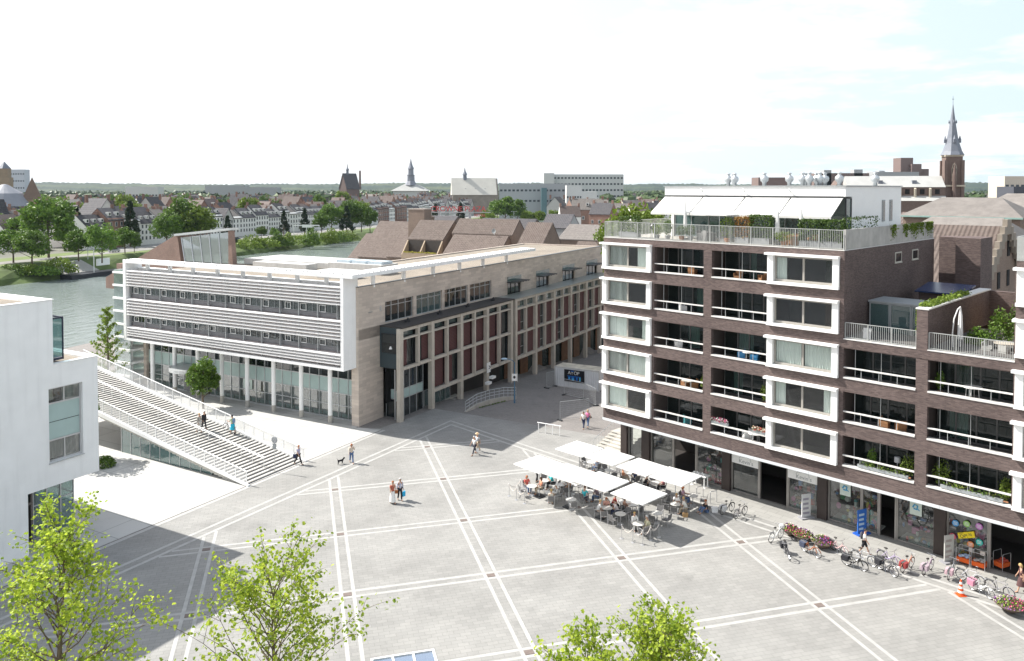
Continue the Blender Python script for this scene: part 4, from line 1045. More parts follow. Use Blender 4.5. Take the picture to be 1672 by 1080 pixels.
def plane_tree(pos, top, rad, seed, z_low, label, nb=52, lean=(0,0), dens=1.0):
    rg = random.Random(seed); t = thing('plane_tree', label, 'tree', pos, 0, 'young plane trees along the near edge of the square')
    br = MB(); lf = MB(); H = top
    lead = [Vector((lean[0]*k/10+rg.uniform(-.06,.06)*k/4, lean[1]*k/10+rg.uniform(-.06,.06)*k/4, H*k/10)) for k in range(11)]
    def along(f):
        i = min(9, int(f*10)); return lead[i].lerp(lead[i+1], f*10-i)
    br.tube(lead, [max(.012,.17*(1-k/10.3)) for k in range(11)], 8)
    def leaves(c, n, spread):
        for _ in range(n):
            q = c+Vector((rg.gauss(0,1),rg.gauss(0,1),rg.gauss(0,.8)))*spread
            star_leaf(lf, q, rg.uniform(.09,.175), Vector((rg.gauss(0,.7),rg.gauss(0,.7),rg.uniform(.1,1.2))), rg.uniform(0,6.28))
    for k in range(nb):
        f = .30+.68*(k/nb)**.85; o = along(f); az = k*2.39996+rg.uniform(-.4,.4)
        prof = (1-((f-.30)/.72))**.75 * min(1,(f-.2)*4)
        ln = rad*(.25+.95*prof)*rg.uniform(.65,1.18); el = radians(rg.uniform(22,52)+18*(f-.3))
        pts = [o]; d = Vector((cos(az)*cos(el), sin(az)*cos(el), sin(el))); n = 6
        for i in range(n):
            d = (d+Vector((rg.uniform(-.16,.16),rg.uniform(-.16,.16),rg.uniform(-.10,.14)))).normalized(); pts.append(pts[-1]+d*ln/n)
        br.tube(pts, [max(.006,.055*(1-f*.6)*(1-i/(n+.5))) for i in range(n+1)], 5)
        for i in range(2, n+1):
            for _ in range(2 if i < n else 3):
                if rg.random() > .86*dens: continue
                tw = (d+Vector((rg.gauss(0,.7),rg.gauss(0,.7),rg.gauss(.15,.5)))).normalized(); L2 = rg.uniform(.25,.8)*(.5+ln/4)
                e = pts[i]+tw*L2; br.tube([pts[i], pts[i]+tw*L2*.5+Vector((0,0,.03)), e], [.012,.009,.004], 3, cap=False)
                leaves(e, int(rg.randint(9,16)*dens), .16); leaves(pts[i]+tw*L2*.55, int(rg.randint(3,7)*dens), .13)
        leaves(pts[-1], 6, .12)
    leaves(lead[-1], 10, .14)
    br.build('trunk', BARK, t); lf.build('crown', PLANE_LEAF, t)
    return t
plane_tree((-16.2,27.6,0), 11.35, 3.5, 21, 6, 'tallest plane tree at the corner beside the white building', nb=62, dens=.72)
plane_tree((-8.75,28.0,0), 9.75, 4.0, 22, 6, 'open branched plane tree with gaps in its crown, beside the shaded paving', nb=50, dens=.68)
plane_tree((2.6,27.2,0), 7.4, 2.4, 23, 6, 'narrower plane tree beside the round topped one, paving showing at its left', nb=44, dens=.72)
plane_tree((5.3,27.6,0), 7.8, 2.9, 24, 6, 'broad low plane tree reaching over the middle of the square', nb=50, dens=.74)

LEAF_A = leafmat('broadleaf_green', (.06,.125,.018), (.18,.28,.04), trans=.25, rand=.25, scale=.12)
LEAF_B = leafmat('pale_broadleaf', (.11,.17,.02), (.22,.30,.045), trans=.3, rand=.15, scale=.12)
LEAF_C = leafmat('dark_conifer', (.014,.032,.014), (.035,.062,.022), trans=.15, rand=.2, scale=.2)
def quad_leaf(m, c, s, rg):
    n = Vector((rg.gauss(0,1),rg.gauss(0,1),rg.gauss(.4,.8))).normalized(); a = n.orthogonal().normalized(); b = n.cross(a)
    r = rg.uniform(0,6.28); a, b = a*cos(r)+b*sin(r), b*cos(r)-a*sin(r)
    k = len(m.v); w = s*rg.uniform(.5,.8)
    m.v += [tuple(c-a*s*.5), tuple(c+b*w*.5+n*s*.1), tuple(c+a*s*.6), tuple(c-b*w*.5+n*s*.1)]; m.f.append([k,k+1,k+2,k+3]); m.m.append(m.mi)
def crown_tree(name, label, pos, h, r, mat, seed, shape='round', leaf=.55, n=2600, group=None, trunk_h=.25, clumps=34):
    rg = random.Random(seed); t = thing(name, label, 'tree', pos, rg.uniform(0,6), group)
    tr = MB(); z0 = h*trunk_h
    tr.tube([(0,0,-.3),(rg.uniform(-.1,.1),0,z0),(rg.uniform(-.3,.3),rg.uniform(-.3,.3),h*.8)], [h*.022,h*.018,h*.005], 7)
    for k in range(9):
        a = k*2.4; zz = z0+(h*.5)*k/9; tr.tube([(0,0,zz),(cos(a)*r*.4,sin(a)*r*.4,zz+h*.12),(cos(a)*r*.7,sin(a)*r*.7,zz+h*.2)], [h*.009,h*.006,h*.003], 5)
    tr.build('trunk', BARK, t)
    cr = MB(); cs = []
    for k in range(clumps):
        u = rg.random(); az = rg.uniform(0,2*pi)
        if shape == 'cone':
            f = u**.7; rr = r*(1-f)*rg.uniform(.55,1.05)+.15; c = Vector((cos(az)*rr, sin(az)*rr, z0+(h-z0)*f*.97)); cr_ = r*.34*(1.1-f*.8)
        elif shape == 'column':
            f = u; rr = r*(sin(pi*min(1,f*.9+.12)))**.6*rg.uniform(.3,.9); c = Vector((cos(az)*rr, sin(az)*rr, z0+(h-z0)*f*.95)); cr_ = r*.45
        else:
            th = math.acos(rg.uniform(-.75,1)); q = rg.uniform(.45,.86)
            c = Vector((r*q*sin(th)*cos(az), r*q*sin(th)*sin(az), z0+(h-z0)*(.5+.5*q*cos(th)))); cr_ = r*rg.uniform(.24,.42)
        cs.append((c,cr_))
    for i in range(n):
        c,q = cs[i%len(cs)]
        d = Vector((rg.gauss(0,1),rg.gauss(0,1),rg.gauss(0,1))).normalized()*q*rg.uniform(.55,1.05); d.z *= .8
        quad_leaf(cr, c+d, leaf*rg.uniform(.7,1.3), rg)
    cr.build('crown', mat, t)
    return t
# trees beside the office and stair
crown_tree('small_tree', 'dense green tree standing between the stair and the office front', L.w(-18.9,-3.1,0), 5.6, 1.75, LEAF_A, 31, 'round', .26, 3800, None, .22, 46)
crown_tree('small_tree', 'leafy tree behind the white building, casting dappled shade on the pale paving', (-38.6,67.9,0), 7.6, 2.5, LEAF_A, 33, 'round', .3, 2600, None, .25, 40)
def ginkgo(pos, h):
    rg = random.Random(9); t = thing('ginkgo_tree', 'young spiky tree with upright yellow green branches beside the stair top', 'tree', pos)
    tr = MB(); cr = MB(); tr.tube([(0,0,0),(0.1,0,h*.5),(0,0,h)], [.14,.09,.02], 7)
    for k in range(30):
        f = .18+.8*k/30; az = k*2.4; ln = (1-f)*3.1+.35; el = radians(rg.uniform(25,45))
        o = Vector((0,0,h*f)); e = o+Vector((cos(az)*cos(el),sin(az)*cos(el),sin(el)))*ln
        tr.tube([o,e], [.04,.012], 4)
        for j in range(64):
            q = o.lerp(e, rg.uniform(.15,1.02)); quad_leaf(cr, q+Vector((rg.gauss(0,.12),rg.gauss(0,.12),rg.gauss(0,.12))), rg.uniform(.18,.32), rg)
    tr.build('trunk', BARK, t); cr.build('crown', LEAF_B, t)
ginkgo(L.w(-34.9,-3.4,0), 10.0)
def bush(name, label, pos, rx, ry, rz, mat, seed, n=900, leaf=.14, group=None, cat='bush', rz_=0):
    rg = random.Random(seed); m = MB()
    for i in range(n):
        d = Vector((rg.gauss(0,1),rg.gauss(0,1),abs(rg.gauss(0,1)))).normalized()*rg.uniform(.6,1.05)*(1+.25*noise.noise(Vector((i%17,seed,0))))
        quad_leaf(m, Vector((d.x*rx,d.y*ry,d.z*rz+.05)), leaf*rg.uniform(.7,1.3), rg)
    o = m.build(name, mat); o.location = pos; o.rotation_euler = (0,0,rz_); tag(o, label, cat, group); return o
bush('bush', 'clipped green bush beside the white building corner', W(170,762,0), .95,.8,.85, LEAF_A, 5, 1500, .13)
# quay trees on the far bank: (px of the trunk, Y distance, height, radius, kind)
protoA = crown_tree('quay_tree', 'large rounded tree on the grassy far river bank', (0,0,-50), 14, 6.2, LEAF_A, 41, 'round', .8, 4200, 'trees along the far river bank', .2, 44)
protoB = crown_tree('quay_tree', 'mid green tree with a loose crown on the far river bank', (0,0,-50), 12, 5, LEAF_A, 42, 'round', .75, 3000, 'trees along the far river bank', .2, 34)
protoC = crown_tree('quay_tree', 'tall narrow dark conifer on the far quay', (0,0,-50), 15, 3.2, LEAF_C, 43, 'cone', .7, 3000, 'trees along the far river bank', .08, 60)
protoD = crown_tree('quay_tree', 'pale yellow green tree on the far quay', (0,0,-50), 14, 6.5, LEAF_B, 44, 'round', .85, 3800, 'trees along the far river bank', .2, 40)
used = set()
def put_tree(proto, px, Y, h, w, z=0.0):
    base = {protoA:(14,6.2),protoB:(12,5),protoC:(15,3.2),protoD:(14,6.5)}[proto]
    x = (px-CX)/F*Y; sc = (w/base[1], w/base[1], h/base[0])
    if proto in used: o = dup(proto, (x,Y,z), rnd.uniform(0,6.28), scale=sc)
    else: o = proto; used.add(proto); o.location = (x,Y,z); o.scale = sc
    return o
for k,px,Y,h,w in ((protoA,20,250,11,6),(protoB,50,243,11,5.5),(protoA,78,268,21,9),(protoB,28,300,13,7),(protoB,104,300,9,4),(protoB,127,258,10.5,4.6),(protoA,165,252,12.5,5.2),(protoC,124,305,17,4.6),
      (protoC,212,318,19,4.2),(protoB,203,285,10,3.8),(protoB,218,290,8,2.6),(protoA,272,310,14,6.5),(protoD,322,318,17,8.0),(protoB,300,318,20,8),(protoC,371,318,13,3.2),(protoB,390,410,5,2.5),
      (protoC,463,392,13,3),(protoB,426,372,6,3),(protoC,497,400,14,3.4),(protoB,446,380,5,2),(protoA,541,415,16,7),(protoB,525,405,12,5),(protoA,575,425,18,7.5),(protoD,590,432,17,6.5),(protoC,566,410,15,4),(protoB,604,420,14,4.5),
      (protoD,270,520,18,11),(protoD,300,560,17,10),(protoD,335,600,17,9),(protoB,70,560,20,13),(protoB,95,520,17,10),(protoD,410,560,14,10),(protoC,711,520,14,3.6),(protoC,752,500,15,4),(protoB,825,520,19,9),(protoA,812,560,15,7),(protoB,845,530,17,7),
      (protoB,710,650,10,5),(protoD,715,680,13,6),(protoD,1015,620,14,8),(protoD,880,520,9,5),(protoD,905,500,10,5),(protoD,928,490,10,5),(protoD,860,520,9,5),(protoD,800,470,9,4),(protoD,795,505,10,5),
      (protoA,1600,210,9,4.5),(protoA,1575,230,10,6),(protoA,1612,300,14,9),(protoB,1500,330,16,10),(protoD,1660,270,10,6),(protoD,1495,280,9,5)):
    put_tree(k,px,Y,h,w)
# bright plane trees behind the apartment block, and at its far end
TR = crown_tree('street_tree', 'bright green tree showing behind the terrace corner of the brick block', D(1036,345,105)*1.0, 22.4, 4.6, LEAF_B, 51, 'round', .55, 5200, None, .3, 60); TR.location.z = 0
TR = crown_tree('street_tree', 'bright green tree behind the white penthouse wall', D(1080,340,118)*1.0, 21.9, 4.2, LEAF_B, 52, 'round', .55, 4200, None, .3, 54); TR.location.z = 0
TR = crown_tree('street_tree', 'bright green tree hugging the far corner of the brick block', D(996,380,152)*1.0, 17.5, 4.0, LEAF_B, 53, 'round', .5, 4200, None, .3, 50); TR.location.z = 0
TR = crown_tree('street_tree', 'light green tree beside the stepped brick gable', D(1655,410,85)*1.0, 19.3, 2.6, LEAF_B, 54, 'round', .45, 3000, None, .3, 40); TR.location.z = 0
# bank shrubs
for i,(px,Y,w,h) in enumerate(((15,238,7,3),(45,240,6,3),(95,246,6,4.5),(70,240,5,2.5),(400,345,8,4),(430,352,8,4),(450,358,8,4.5),(495,368,9,5),(520,378,9,5),(545,390,9,5),(562,400,8,5),(380,338,9,4),(508,366,4,8),(540,380,4,7),(470,362,3,6),(452,358,3,7),(410,350,6,6))):
    o = bush('river_shrub', 'leafy shrub on the far river bank', ((px-CX)/F*Y, Y, -2.6), w, 3.2, h, LEAF_B if i%3 else LEAF_A, 60+i, 700, .8, 'shrubs along the far bank')
# ---------------------------------------------------------------- people
def skin_mesh(name, verts, edges, radii, root=0, sub=1):
    me = bpy.data.meshes.new(name); me.from_pydata(verts, edges, []); o = bpy.data.objects.new(name, me); COL.objects.link(o)
    o.modifiers.new('s','SKIN')
    for i, r in enumerate(radii):
        v = me.skin_vertices[0].data[i]; v.radius = r if isinstance(r, tuple) else (r, r); v.use_root = (i == root)
    sb = o.modifiers.new('d','SUBSURF'); sb.levels = sub; sb.render_levels = sub
    dg = bpy.context.evaluated_depsgraph_get(); m2 = bpy.data.meshes.new_from_object(o.evaluated_get(dg))
    bpy.data.objects.remove(o); bpy.data.meshes.remove(me)
    for p in m2.polygons: p.use_smooth = True
    m2.name = name; return m2
def V3(*a): return Vector(a)
def pose(kind, ph=0.0, arm='swing', fem=False):
    """joint positions in metres, facing +x, feet on z=0 (or seat at .45 for sitters)"""
    J = {}
    sit = kind in ('sit','lean'); low = kind == 'ground'
    hz = .50 if sit else (.14 if low else .93)
    J['pelvis'] = V3(0,0,hz); fwd = {'sit':-.04,'lean':.14,'ground':.05}.get(kind, .03)
    J['belly'] = V3(fwd*.4,0,hz+.16); J['chest'] = V3(fwd*.9,0,hz+.36); J['neck'] = V3(fwd*1.2,0,hz+.53)
    J['head0'] = V3(fwd*1.3+.02,0,hz+.62); J['head'] = V3(fwd*1.3+.035,0,hz+.70); J['crown'] = V3(fwd*1.3+.02,0,hz+.785)
    sw = .17 if fem else .19
    for s,n in ((1,'l'),(-1,'r')):
        hip = V3(0,s*.09,hz-.03); J['hip'+n] = hip
        if sit:
            J['knee'+n] = V3(.42,s*(.11+.02*ph),.50); J['ankle'+n] = V3(.42+.10*ph*s,s*.11,.08); 
        elif low:
            J['knee'+n] = V3(.34,s*.16,.50 if s > 0 else .42); J['ankle'+n] = V3(.58,s*.14,.07)
        else:
            a = s*ph*.42; J['knee'+n] = hip+V3(sin(a+.05)*.43,0,-cos(a)*.43); b = a-(.25 if a < 0 else .02)
            J['ankle'+n] = J['knee'+n]+V3(sin(b)*.41,0,-cos(b)*.41)
        J['toe'+n] = J['ankle'+n]+V3(.17,s*.02,-.05)
        sh = J['neck']+V3(0,s*sw,-.06); J['sh'+n] = sh
        if sit or low:
            el = sh+V3(.12,s*.06,-.24); wr = V3(.38,s*.10,hz+.26) if (arm != 'lap' and s > 0) else V3(.26,s*.12,hz+.13)
        elif arm == 'carry' : el = sh+V3(-.03,s*.06,-.27); wr = el+V3(.03,s*.02,-.25)
        elif arm == 'push': el = sh+V3(.14,s*.05,-.22); wr = el+V3(.22,0,.0)
        elif arm == 'phone' and s > 0: el = sh+V3(.13,s*.08,-.22); wr = el+V3(.06,-.06,.26)
        else:
            a = -s*ph*.4; el = sh+V3(sin(a)*.27,s*.06,-cos(a)*.27); wr = el+V3(sin(a+.25)*.24,s*.01,-cos(a+.25)*.24)
        J['el'+n] = el; J['wr'+n] = wr; d = (wr-el).normalized(); J['hand'+n] = wr+d*.075
    if not sit and not low:
        lowest = min(J['anklel'].z, J['ankler'].z)-.075
        for k in J: J[k] = J[k]-V3(0,0,lowest)
    return J
POSES = {}
def person_meshes(key, kind, ph, arm, fem, skirt, hairlen, sleeve, shorts):
    if key in POSES: return POSES[key]
    J = pose(kind, ph, arm, fem)
    vs, es, rs, idx = [], [], [], {}
    def v(n, p, r): idx[n] = len(vs); vs.append(tuple(p)); rs.append(r); return idx[n]
    def e(a,b): es.append((idx[a],idx[b]))
    v('pelvis',J['pelvis'],(.115,.145)); v('belly',J['belly'],(.095,.125)); v('chest',J['chest'],(.105,.15)); v('neck',J['neck'],.055); v('head0',J['head0'],(.062,.06)); v('head',J['head'],(.092,.078)); v('crown',J['crown'],(.065,.06))
    for a,b in (('pelvis','belly'),('belly','chest'),('chest','neck'),('neck','head0'),('head0','head'),('head','crown')): e(a,b)
    v('nose',J['head']+V3(.115,0,-.015),.012); e('head','nose')
    for n,s in (('l',1),('r',-1)):
        v('ear'+n,J['head']+V3(-.005,s*.09,-.01),.016); e('head','ear'+n)
        v('hip'+n,J['hip'+n],.085); v('knee'+n,J['knee'+n],.058); v('ankle'+n,J['ankle'+n],.042); v('toe'+n,J['toe'+n],(.035,.04))
        e('pelvis','hip'+n); e('hip'+n,'knee'+n); e('knee'+n,'ankle'+n); e('ankle'+n,'toe'+n)
        v('sh'+n,J['sh'+n],.055); v('el'+n,J['el'+n],.042); v('wr'+n,J['wr'+n],.028); v('hand'+n,J['hand'+n],(.020,.034))
        e('chest','sh'+n); e('sh'+n,'el'+n); e('el'+n,'wr'+n); e('wr'+n,'hand'+n)
        d = (J['wr'+n]-J['el'+n]).normalized(); side = d.cross(V3(0,1,0)).normalized() if abs(d.y) < .9 else V3(0,0,1); 
        for i in range(4):
            q = J['hand'+n]+side*(.024-.016*i); ln = (.06,.072,.066,.05)[i]
            v('f%d%s'%(i,n), q+d*ln*.6, .0085); v('g%d%s'%(i,n), q+d*ln+V3(0,-s*.018,0), .0075); e('hand'+n,'f%d%s'%(i,n)); e('f%d%s'%(i,n),'g%d%s'%(i,n))
        v('th'+n, J['wr'+n]+d*.04+side*.05, .009); e('wr'+n,'th'+n)
    body = skin_mesh('body', vs, es, rs, 0, 1)
    # clothes: shells grown on the same joints with larger radii
    def shell(name, items, edges, root=0):
        ids = {n:i for i,(n,p,r) in enumerate(items)}
        return skin_mesh(name, [tuple(p) for n,p,r in items], [(ids[a],ids[b]) for a,b in edges], [r for n,p,r in items], root, 1)
    it = [('chest',J['chest'],(.125,.168)),('belly',J['belly'],(.122,.150)),('hem',J['pelvis']+(J['pelvis']-J['belly'])*(.15 if skirt != 'dress' else .3),(.138,.165)),('neck',J['neck']-V3(0,0,.035),.072)]
    ed = [('chest','belly'),('belly','hem'),('chest','neck')]
    for n in 'lr':
        it += [('sh'+n,J['sh'+n],.068),('el'+n,J['sh'+n].lerp(J['el'+n], 1.0 if sleeve > 1 else .75),.056)]; ed += [('chest','sh'+n),('sh'+n,'el'+n)]
        if sleeve > 1: it.append(('wr'+n,J['wr'+n],.043)); ed.append(('el'+n,'wr'+n))
    top = shell('top', it, ed)
    if skirt:
        m = MB(); kz = min(J['kneel'].z,J['kneer'].z); z1 = J['pelvis'].z+.04; z0 = kz-.06 if skirt != 'long' else kz-.30
        cx = (J['kneel'].x+J['kneer'].x)/2*.6; prof = []
        n = 14; base = 0
        for i in range(6):
            f = i/5; z = z1+(z0-z1)*f; rx = .14+.09*f+abs(ph)*.07*f; ry = .165+.06*f
            for k in range(n):
                a = 2*pi*k/n; w = 1+.07*f*sin(a*5); m.v.append((cx*f+rx*cos(a)*w, ry*sin(a)*w, z))
        for i in range(5):
            for k in range(n): m.f.append([i*n+k,i*n+(k+1)%n,(i+1)*n+(k+1)%n,(i+1)*n+k]); m.m.append(0)
        me = bpy.data.meshes.new('skirt'); me.from_pydata(m.v,[],m.f); bottom = me
        for p in me.polygons: p.use_smooth = True
    else:
        it = [('pelvis',J['pelvis']+V3(0,0,.01),(.132,.155))]; ed = []
        for n in 'lr':
            kn = J['knee'+n]; an = J['hip'+n].lerp(kn,.92) if shorts else kn.lerp(J['ankle'+n],.93)
            it += [('hip'+n,J['hip'+n],.102)] + ([('hem'+n,an,.09)] if shorts else [('knee'+n,kn,.075),('hem'+n,an,.066)])
            ed += [('pelvis','hip'+n)] + ([('hip'+n,'hem'+n)] if shorts else [('hip'+n,'knee'+n),('knee'+n,'hem'+n)])
        bottom = shell('trousers', it, ed)
    h = J['head']; m = MB(); n = 12; rows = 6
    for i in range(rows+1):
        f = i/rows; ph_ = f*(1.95 if hairlen < 2 else 2.35)
        for k in range(n):
            a = 2*pi*k/n; back = .5-.5*cos(a); q = ph_*(.52+.48*back); sc = 1+(.12*f if hairlen > 1 else 0)
            m.v.append((h.x-.008+.112*sin(q)*cos(a)*sc, .100*sin(q)*sin(a)*sc, h.z+.015+.118*cos(q)-(.10*f*back if hairlen > 1 else 0)))
    for i in range(rows):
        for k in range(n): m.f.append([i*n+k,i*n+(k+1)%n,(i+1)*n+(k+1)%n,(i+1)*n+k]); m.m.append(0)
    hair = bpy.data.meshes.new('hair'); hair.from_pydata(m.v,[],m.f)
    for p in hair.polygons: p.use_smooth = True
    sh = []
    for n_ in 'lr':
        a, tt = J['ankle'+n_], J['toe'+n_]
        sh.append(skin_mesh('shoe', [tuple(a+V3(-.04,0,-.035)), tuple(a.lerp(tt,.5)+V3(0,0,-.02)), tuple(tt+V3(.03,0,.0))], [(0,1),(1,2)], [(.042,.046),(.036,.046),(.028,.04)], 0, 1))
    eyes = MB()
    for s in (1,-1): eyes.blob(tuple(h+V3(.088,s*.033,.012)), .010,.014,.009, 6, 4)
    eyes.box(h.x+.088,h.x+.1,-.024,.024,h.z-.055,h.z-.048); em = bpy.data.meshes.new('face'); em.from_pydata(eyes.v,[],eyes.f)
    POSES[key] = (body, top, bottom, hair, sh, em, J); return POSES[key]
SKIN = solid('skin', (.50,.30,.21), .6, var=.06, scale=8); SKIN2 = solid('tanned_skin', (.40,.22,.14), .6, var=.06, scale=8)
def cloth(col): return solid('cloth_%d_%d_%d'%tuple(int(c*100) for c in col), col, .85, var=.10, scale=9)
BLK=(.025,.025,.03); NAVY=(.03,.04,.09); WHT=(.80,.79,.77); RED=(.50,.04,.04); BEIGE=(.50,.42,.32); JEAN=(.10,.16,.30); GRY=(.30,.30,.31); PINK=(.70,.30,.38); TURQ=(.05,.45,.48); BLOND=(.50,.34,.14); BROWN=(.10,.05,.03); GINGER=(.33,.10,.03); SILVER=(.55,.54,.52)
def person(label, pos, heading, kind='walk', ph=.7, arm='swing', top=WHT, bot=BLK, hair=BROWN, fem=False, skirt='', hairlen=1, sleeve=1, shorts=False, h=1.0, skin=None, group=None, shoe=BLK):
    key = (kind, ph, arm, fem, skirt, hairlen, sleeve, shorts)
    body, tp, bt, hr, sh, em, J = person_meshes(key, kind, ph, arm, fem, skirt, hairlen, sleeve, shorts)
    o = bpy.data.objects.new('person', body); COL.objects.link(o); o.location = pos; o.rotation_euler = (0,0,radians(heading)); o.scale = (h,h,h)
    tag(o, label, 'person', group)
    def setm(ob, m):
        if not ob.data.materials: ob.data.materials.append(None)
        ob.material_slots[0].link = 'OBJECT'; ob.material_slots[0].material = m
    setm(o, skin or SKIN)
    for nm, me, m in (('top',tp,cloth(top)),('skirt' if skirt else 'trousers',bt,cloth(bot)),('hair',hr,cloth(hair)),('face',em,cloth((.10,.04,.03)))): setm(link(nm, me, o), m)
    for s in sh: setm(link('shoe', s, o), cloth(shoe))
    return o, J
def bag(label, p, mat, size=(.30,.12,.32), strap=True, rz=0, name='shopping_bag', cat='bag'):
    m = MB(); a,b,c = size; m.add([(-a/2*.8,-b/2,0),(a/2*.8,-b/2,0),(a/2*.8,b/2,0),(-a/2*.8,b/2,0),(-a/2,-b*.3,c),(a/2,-b*.3,c),(a/2,b*.3,c),(-a/2,b*.3,c)],[(0,3,2,1),(4,5,6,7),(0,1,5,4),(1,2,6,5),(2,3,7,6),(3,0,4,7)])
    o = m.build(name, mat); o.location = p; o.rotation_euler = (0,0,rz); tag(o, label, cat)
    if strap:
        s = MB(); s.tube([(-a*.25,0,c),(-a*.15,0,c+.16),(a*.15,0,c+.16),(a*.25,0,c)], .012, 5); s.build('handle', mat, o)
    return o
stz = lambda px,py: None
def SP(px, py):  # a point of the stair surface seen at this pixel
    o = L.w(2.1,0,0); sl = .0795/.47
    d = ray(px,py); n = Vector((L.u.x*sl, L.u.y*sl, 1)); t = n.dot(o-Vector((0,0,CAMZ)))/n.dot(d); p = Vector((0,0,CAMZ))+d*t
    k = math.ceil((2.1-L.loc(p)[0])/.47); p.z = max(0,k*.0795); return p
# walkers on the square (headings in world degrees)
p,_ = person('woman in a red and brown patterned top and white skirt walking on the square', W(641,822.5), -55, ph=.5, top=(.42,.12,.08), bot=WHT, hair=GINGER, fem=True, skirt='long', hairlen=1)
bag('brown leather shoulder bag on the woman in the white skirt', p.matrix_basis @ Vector((.02,.28,.72)), cloth((.35,.12,.04)), (.30,.10,.24))
p,J = person('woman in a pale grey top and black trousers carrying a blue bag', W(653,817.5), -60, ph=.35, arm='carry', top=(.48,.50,.62), bot=BLK, hair=SILVER, fem=True, sleeve=2)
bag('bright blue carrier bag in the hand of the woman in black trousers', p.matrix_basis @ (J['handl']+Vector((0,.03,-.52))), cloth((.03,.42,.72)), (.34,.14,.36), rz=1)
person('woman in a floral blouse stepping off the foot of the stair', W(487,759), -25, ph=.9, top=(.45,.42,.55), bot=BLK, hair=GINGER, fem=True)
bag('navy bag swung by the woman leaving the stair', W(482.5,759)+Vector((0,0,.55)), cloth(NAVY), (.42,.18,.34))
person('woman in a cream cardigan and jeans walking near the black dog', W(574,756.5), -70, ph=.75, top=(.62,.54,.45), bot=JEAN, hair=GINGER, fem=True, hairlen=2, sleeve=2, arm='phone')
p,_ = person('person in a straw hat walking across the square behind a companion in white', W(780,738), -140, ph=.8, top=(.55,.58,.62), bot=BEIGE, hair=SILVER)
def hat(owner, label, mat, J=None):
    m = MB(); m.lathe([(.20,0),(.20,.015),(.10,.02),(.095,.11),(.02,.125)], 14); o = m.build('sun_hat', mat); h = J['head'] if J else Vector((.07,0,1.62))
    o.location = owner.matrix_basis @ (h+Vector((-.01,0,.06))); tag(o, label, 'hat'); return o
hat(p, 'straw sun hat on the person crossing the square', cloth((.62,.46,.30)), POSES[('walk',.8,'swing',False,'',1,1,False)][6])
person('person in a white shirt and dark trousers beside the straw hat wearer', W(775,743), -140, ph=.85, top=WHT, bot=(.05,.05,.07), hair=SILVER)
bag('white plastic bag carried beside the person in dark trousers', W(779.5,743)+Vector((0,0,.25)), cloth(WHT), (.26,.12,.34))
a = W(956.5,700,-.0); zs = street_z(a.x,a.y)
person('person in white with black hair walking past the wire fence', W(953,700,zs), -115, ph=.9, top=WHT, bot=NAVY, hair=BLK, fem=True)
person('person in a bright pink shirt walking beside the wire fence', W(960,697,zs), -115, ph=.8, top=(.75,.22,.42), bot=JEAN, hair=BLOND, fem=True)
person('woman in a beige jacket and cream trousers descending the stair', SP(325,707), -28, ph=.4, top=(.40,.37,.33), bot=(.62,.60,.56), hair=BLOND, fem=True, sleeve=2)
person('grey haired man in a dark suit descending the stair', SP(333,702), -28, ph=.5, top=(.02,.02,.035), bot=(.02,.02,.035), hair=SILVER, sleeve=2)
pc,_ = person('person in a green shirt and turquoise skirt climbing the stair with a bicycle', SP(380,709), 150, ph=.5, arm='push', top=(.42,.55,.35), bot=(.03,.45,.62), hair=BLK, fem=True, skirt='knee')
p,_ = person('person in a white shirt and black shorts with a rucksack by the shop fronts', W(1411,906), -30, ph=.8, top=WHT, bot=BLK, hair=BLK, shorts=True)
def rucksack(owner, label, mat):
    m = MB(); m.blob((0,0,.22), .10,.15,.24, 10, 8); o = m.build('rucksack', mat, smooth=True); o.location = owner.matrix_basis @ Vector((-.17,0,1.02)); o.rotation_euler = owner.rotation_euler; tag(o, label, 'bag')
    s = MB(); s.tube([(.02,.1,.42),(.15,.11,.4),(.19,.1,.2),(.05,.1,.05)], .012, 4); s.build('strap', mat, o)
    s = MB(); s.tube([(.02,-.1,.42),(.15,-.11,.4),(.19,-.1,.2),(.05,-.1,.05)], .012, 4); s.build('strap', mat, o)
rucksack(p, 'dark grey rucksack on the person in shorts', cloth((.07,.07,.09)))
rucksack(pc, 'blue grey rucksack on the person in the turquoise skirt', cloth((.16,.24,.38)))
person('person in a dark brown dress entering from the shop doorway', W(1668,968), 160, ph=.6, top=(.09,.04,.04), bot=(.10,.05,.05), hair=BLOND, fem=True, skirt='knee', hairlen=2)
# the dog
def dog():
    p = W(556,758.5); J = [(0,0,.33),(.17,0,.34),(-.18,0,.34),(.27,0,.44),(.33,0,.50),(.43,0,.47),(-.26,0,.44),(-.30,0,.54)]
    E = [(0,1),(0,2),(1,3),(3,4),(4,5),(2,6),(6,7)]; Rr = [(.085,.085),(.10,.095),(.08,.08),.055,.06,.03,.022,.016]
    for s in (1,-1):
        n = len(J); J += [(.18+.03*s,s*.06,.22),(.16+.05*s,s*.065,.12),(.19+.07*s,s*.065,.025),(-.17,s*.06,.24),(-.23+.03*s,s*.065,.13),(-.20+.05*s,s*.065,.025)]
        E += [(1,n),(n,n+1),(n+1,n+2),(2,n+3),(n+3,n+4),(n+4,n+5)]; Rr += [.045,.026,.024,.055,.026,.024]
    for s in (1,-1): n = len(J); J.append((.31,s*.045,.58)); E.append((4,n)); Rr.append(.018)
    me = skin_mesh('dog', J, E, Rr, 0, 1); me.materials.append(solid('black_fur', (.02,.02,.022), .8, var=.3, scale=20)); o = link('dog', me); o.location = p; o.rotation_euler = (0,0,radians(35)); tag(o, 'small black dog trotting ahead of the woman in jeans', 'dog')
dog()

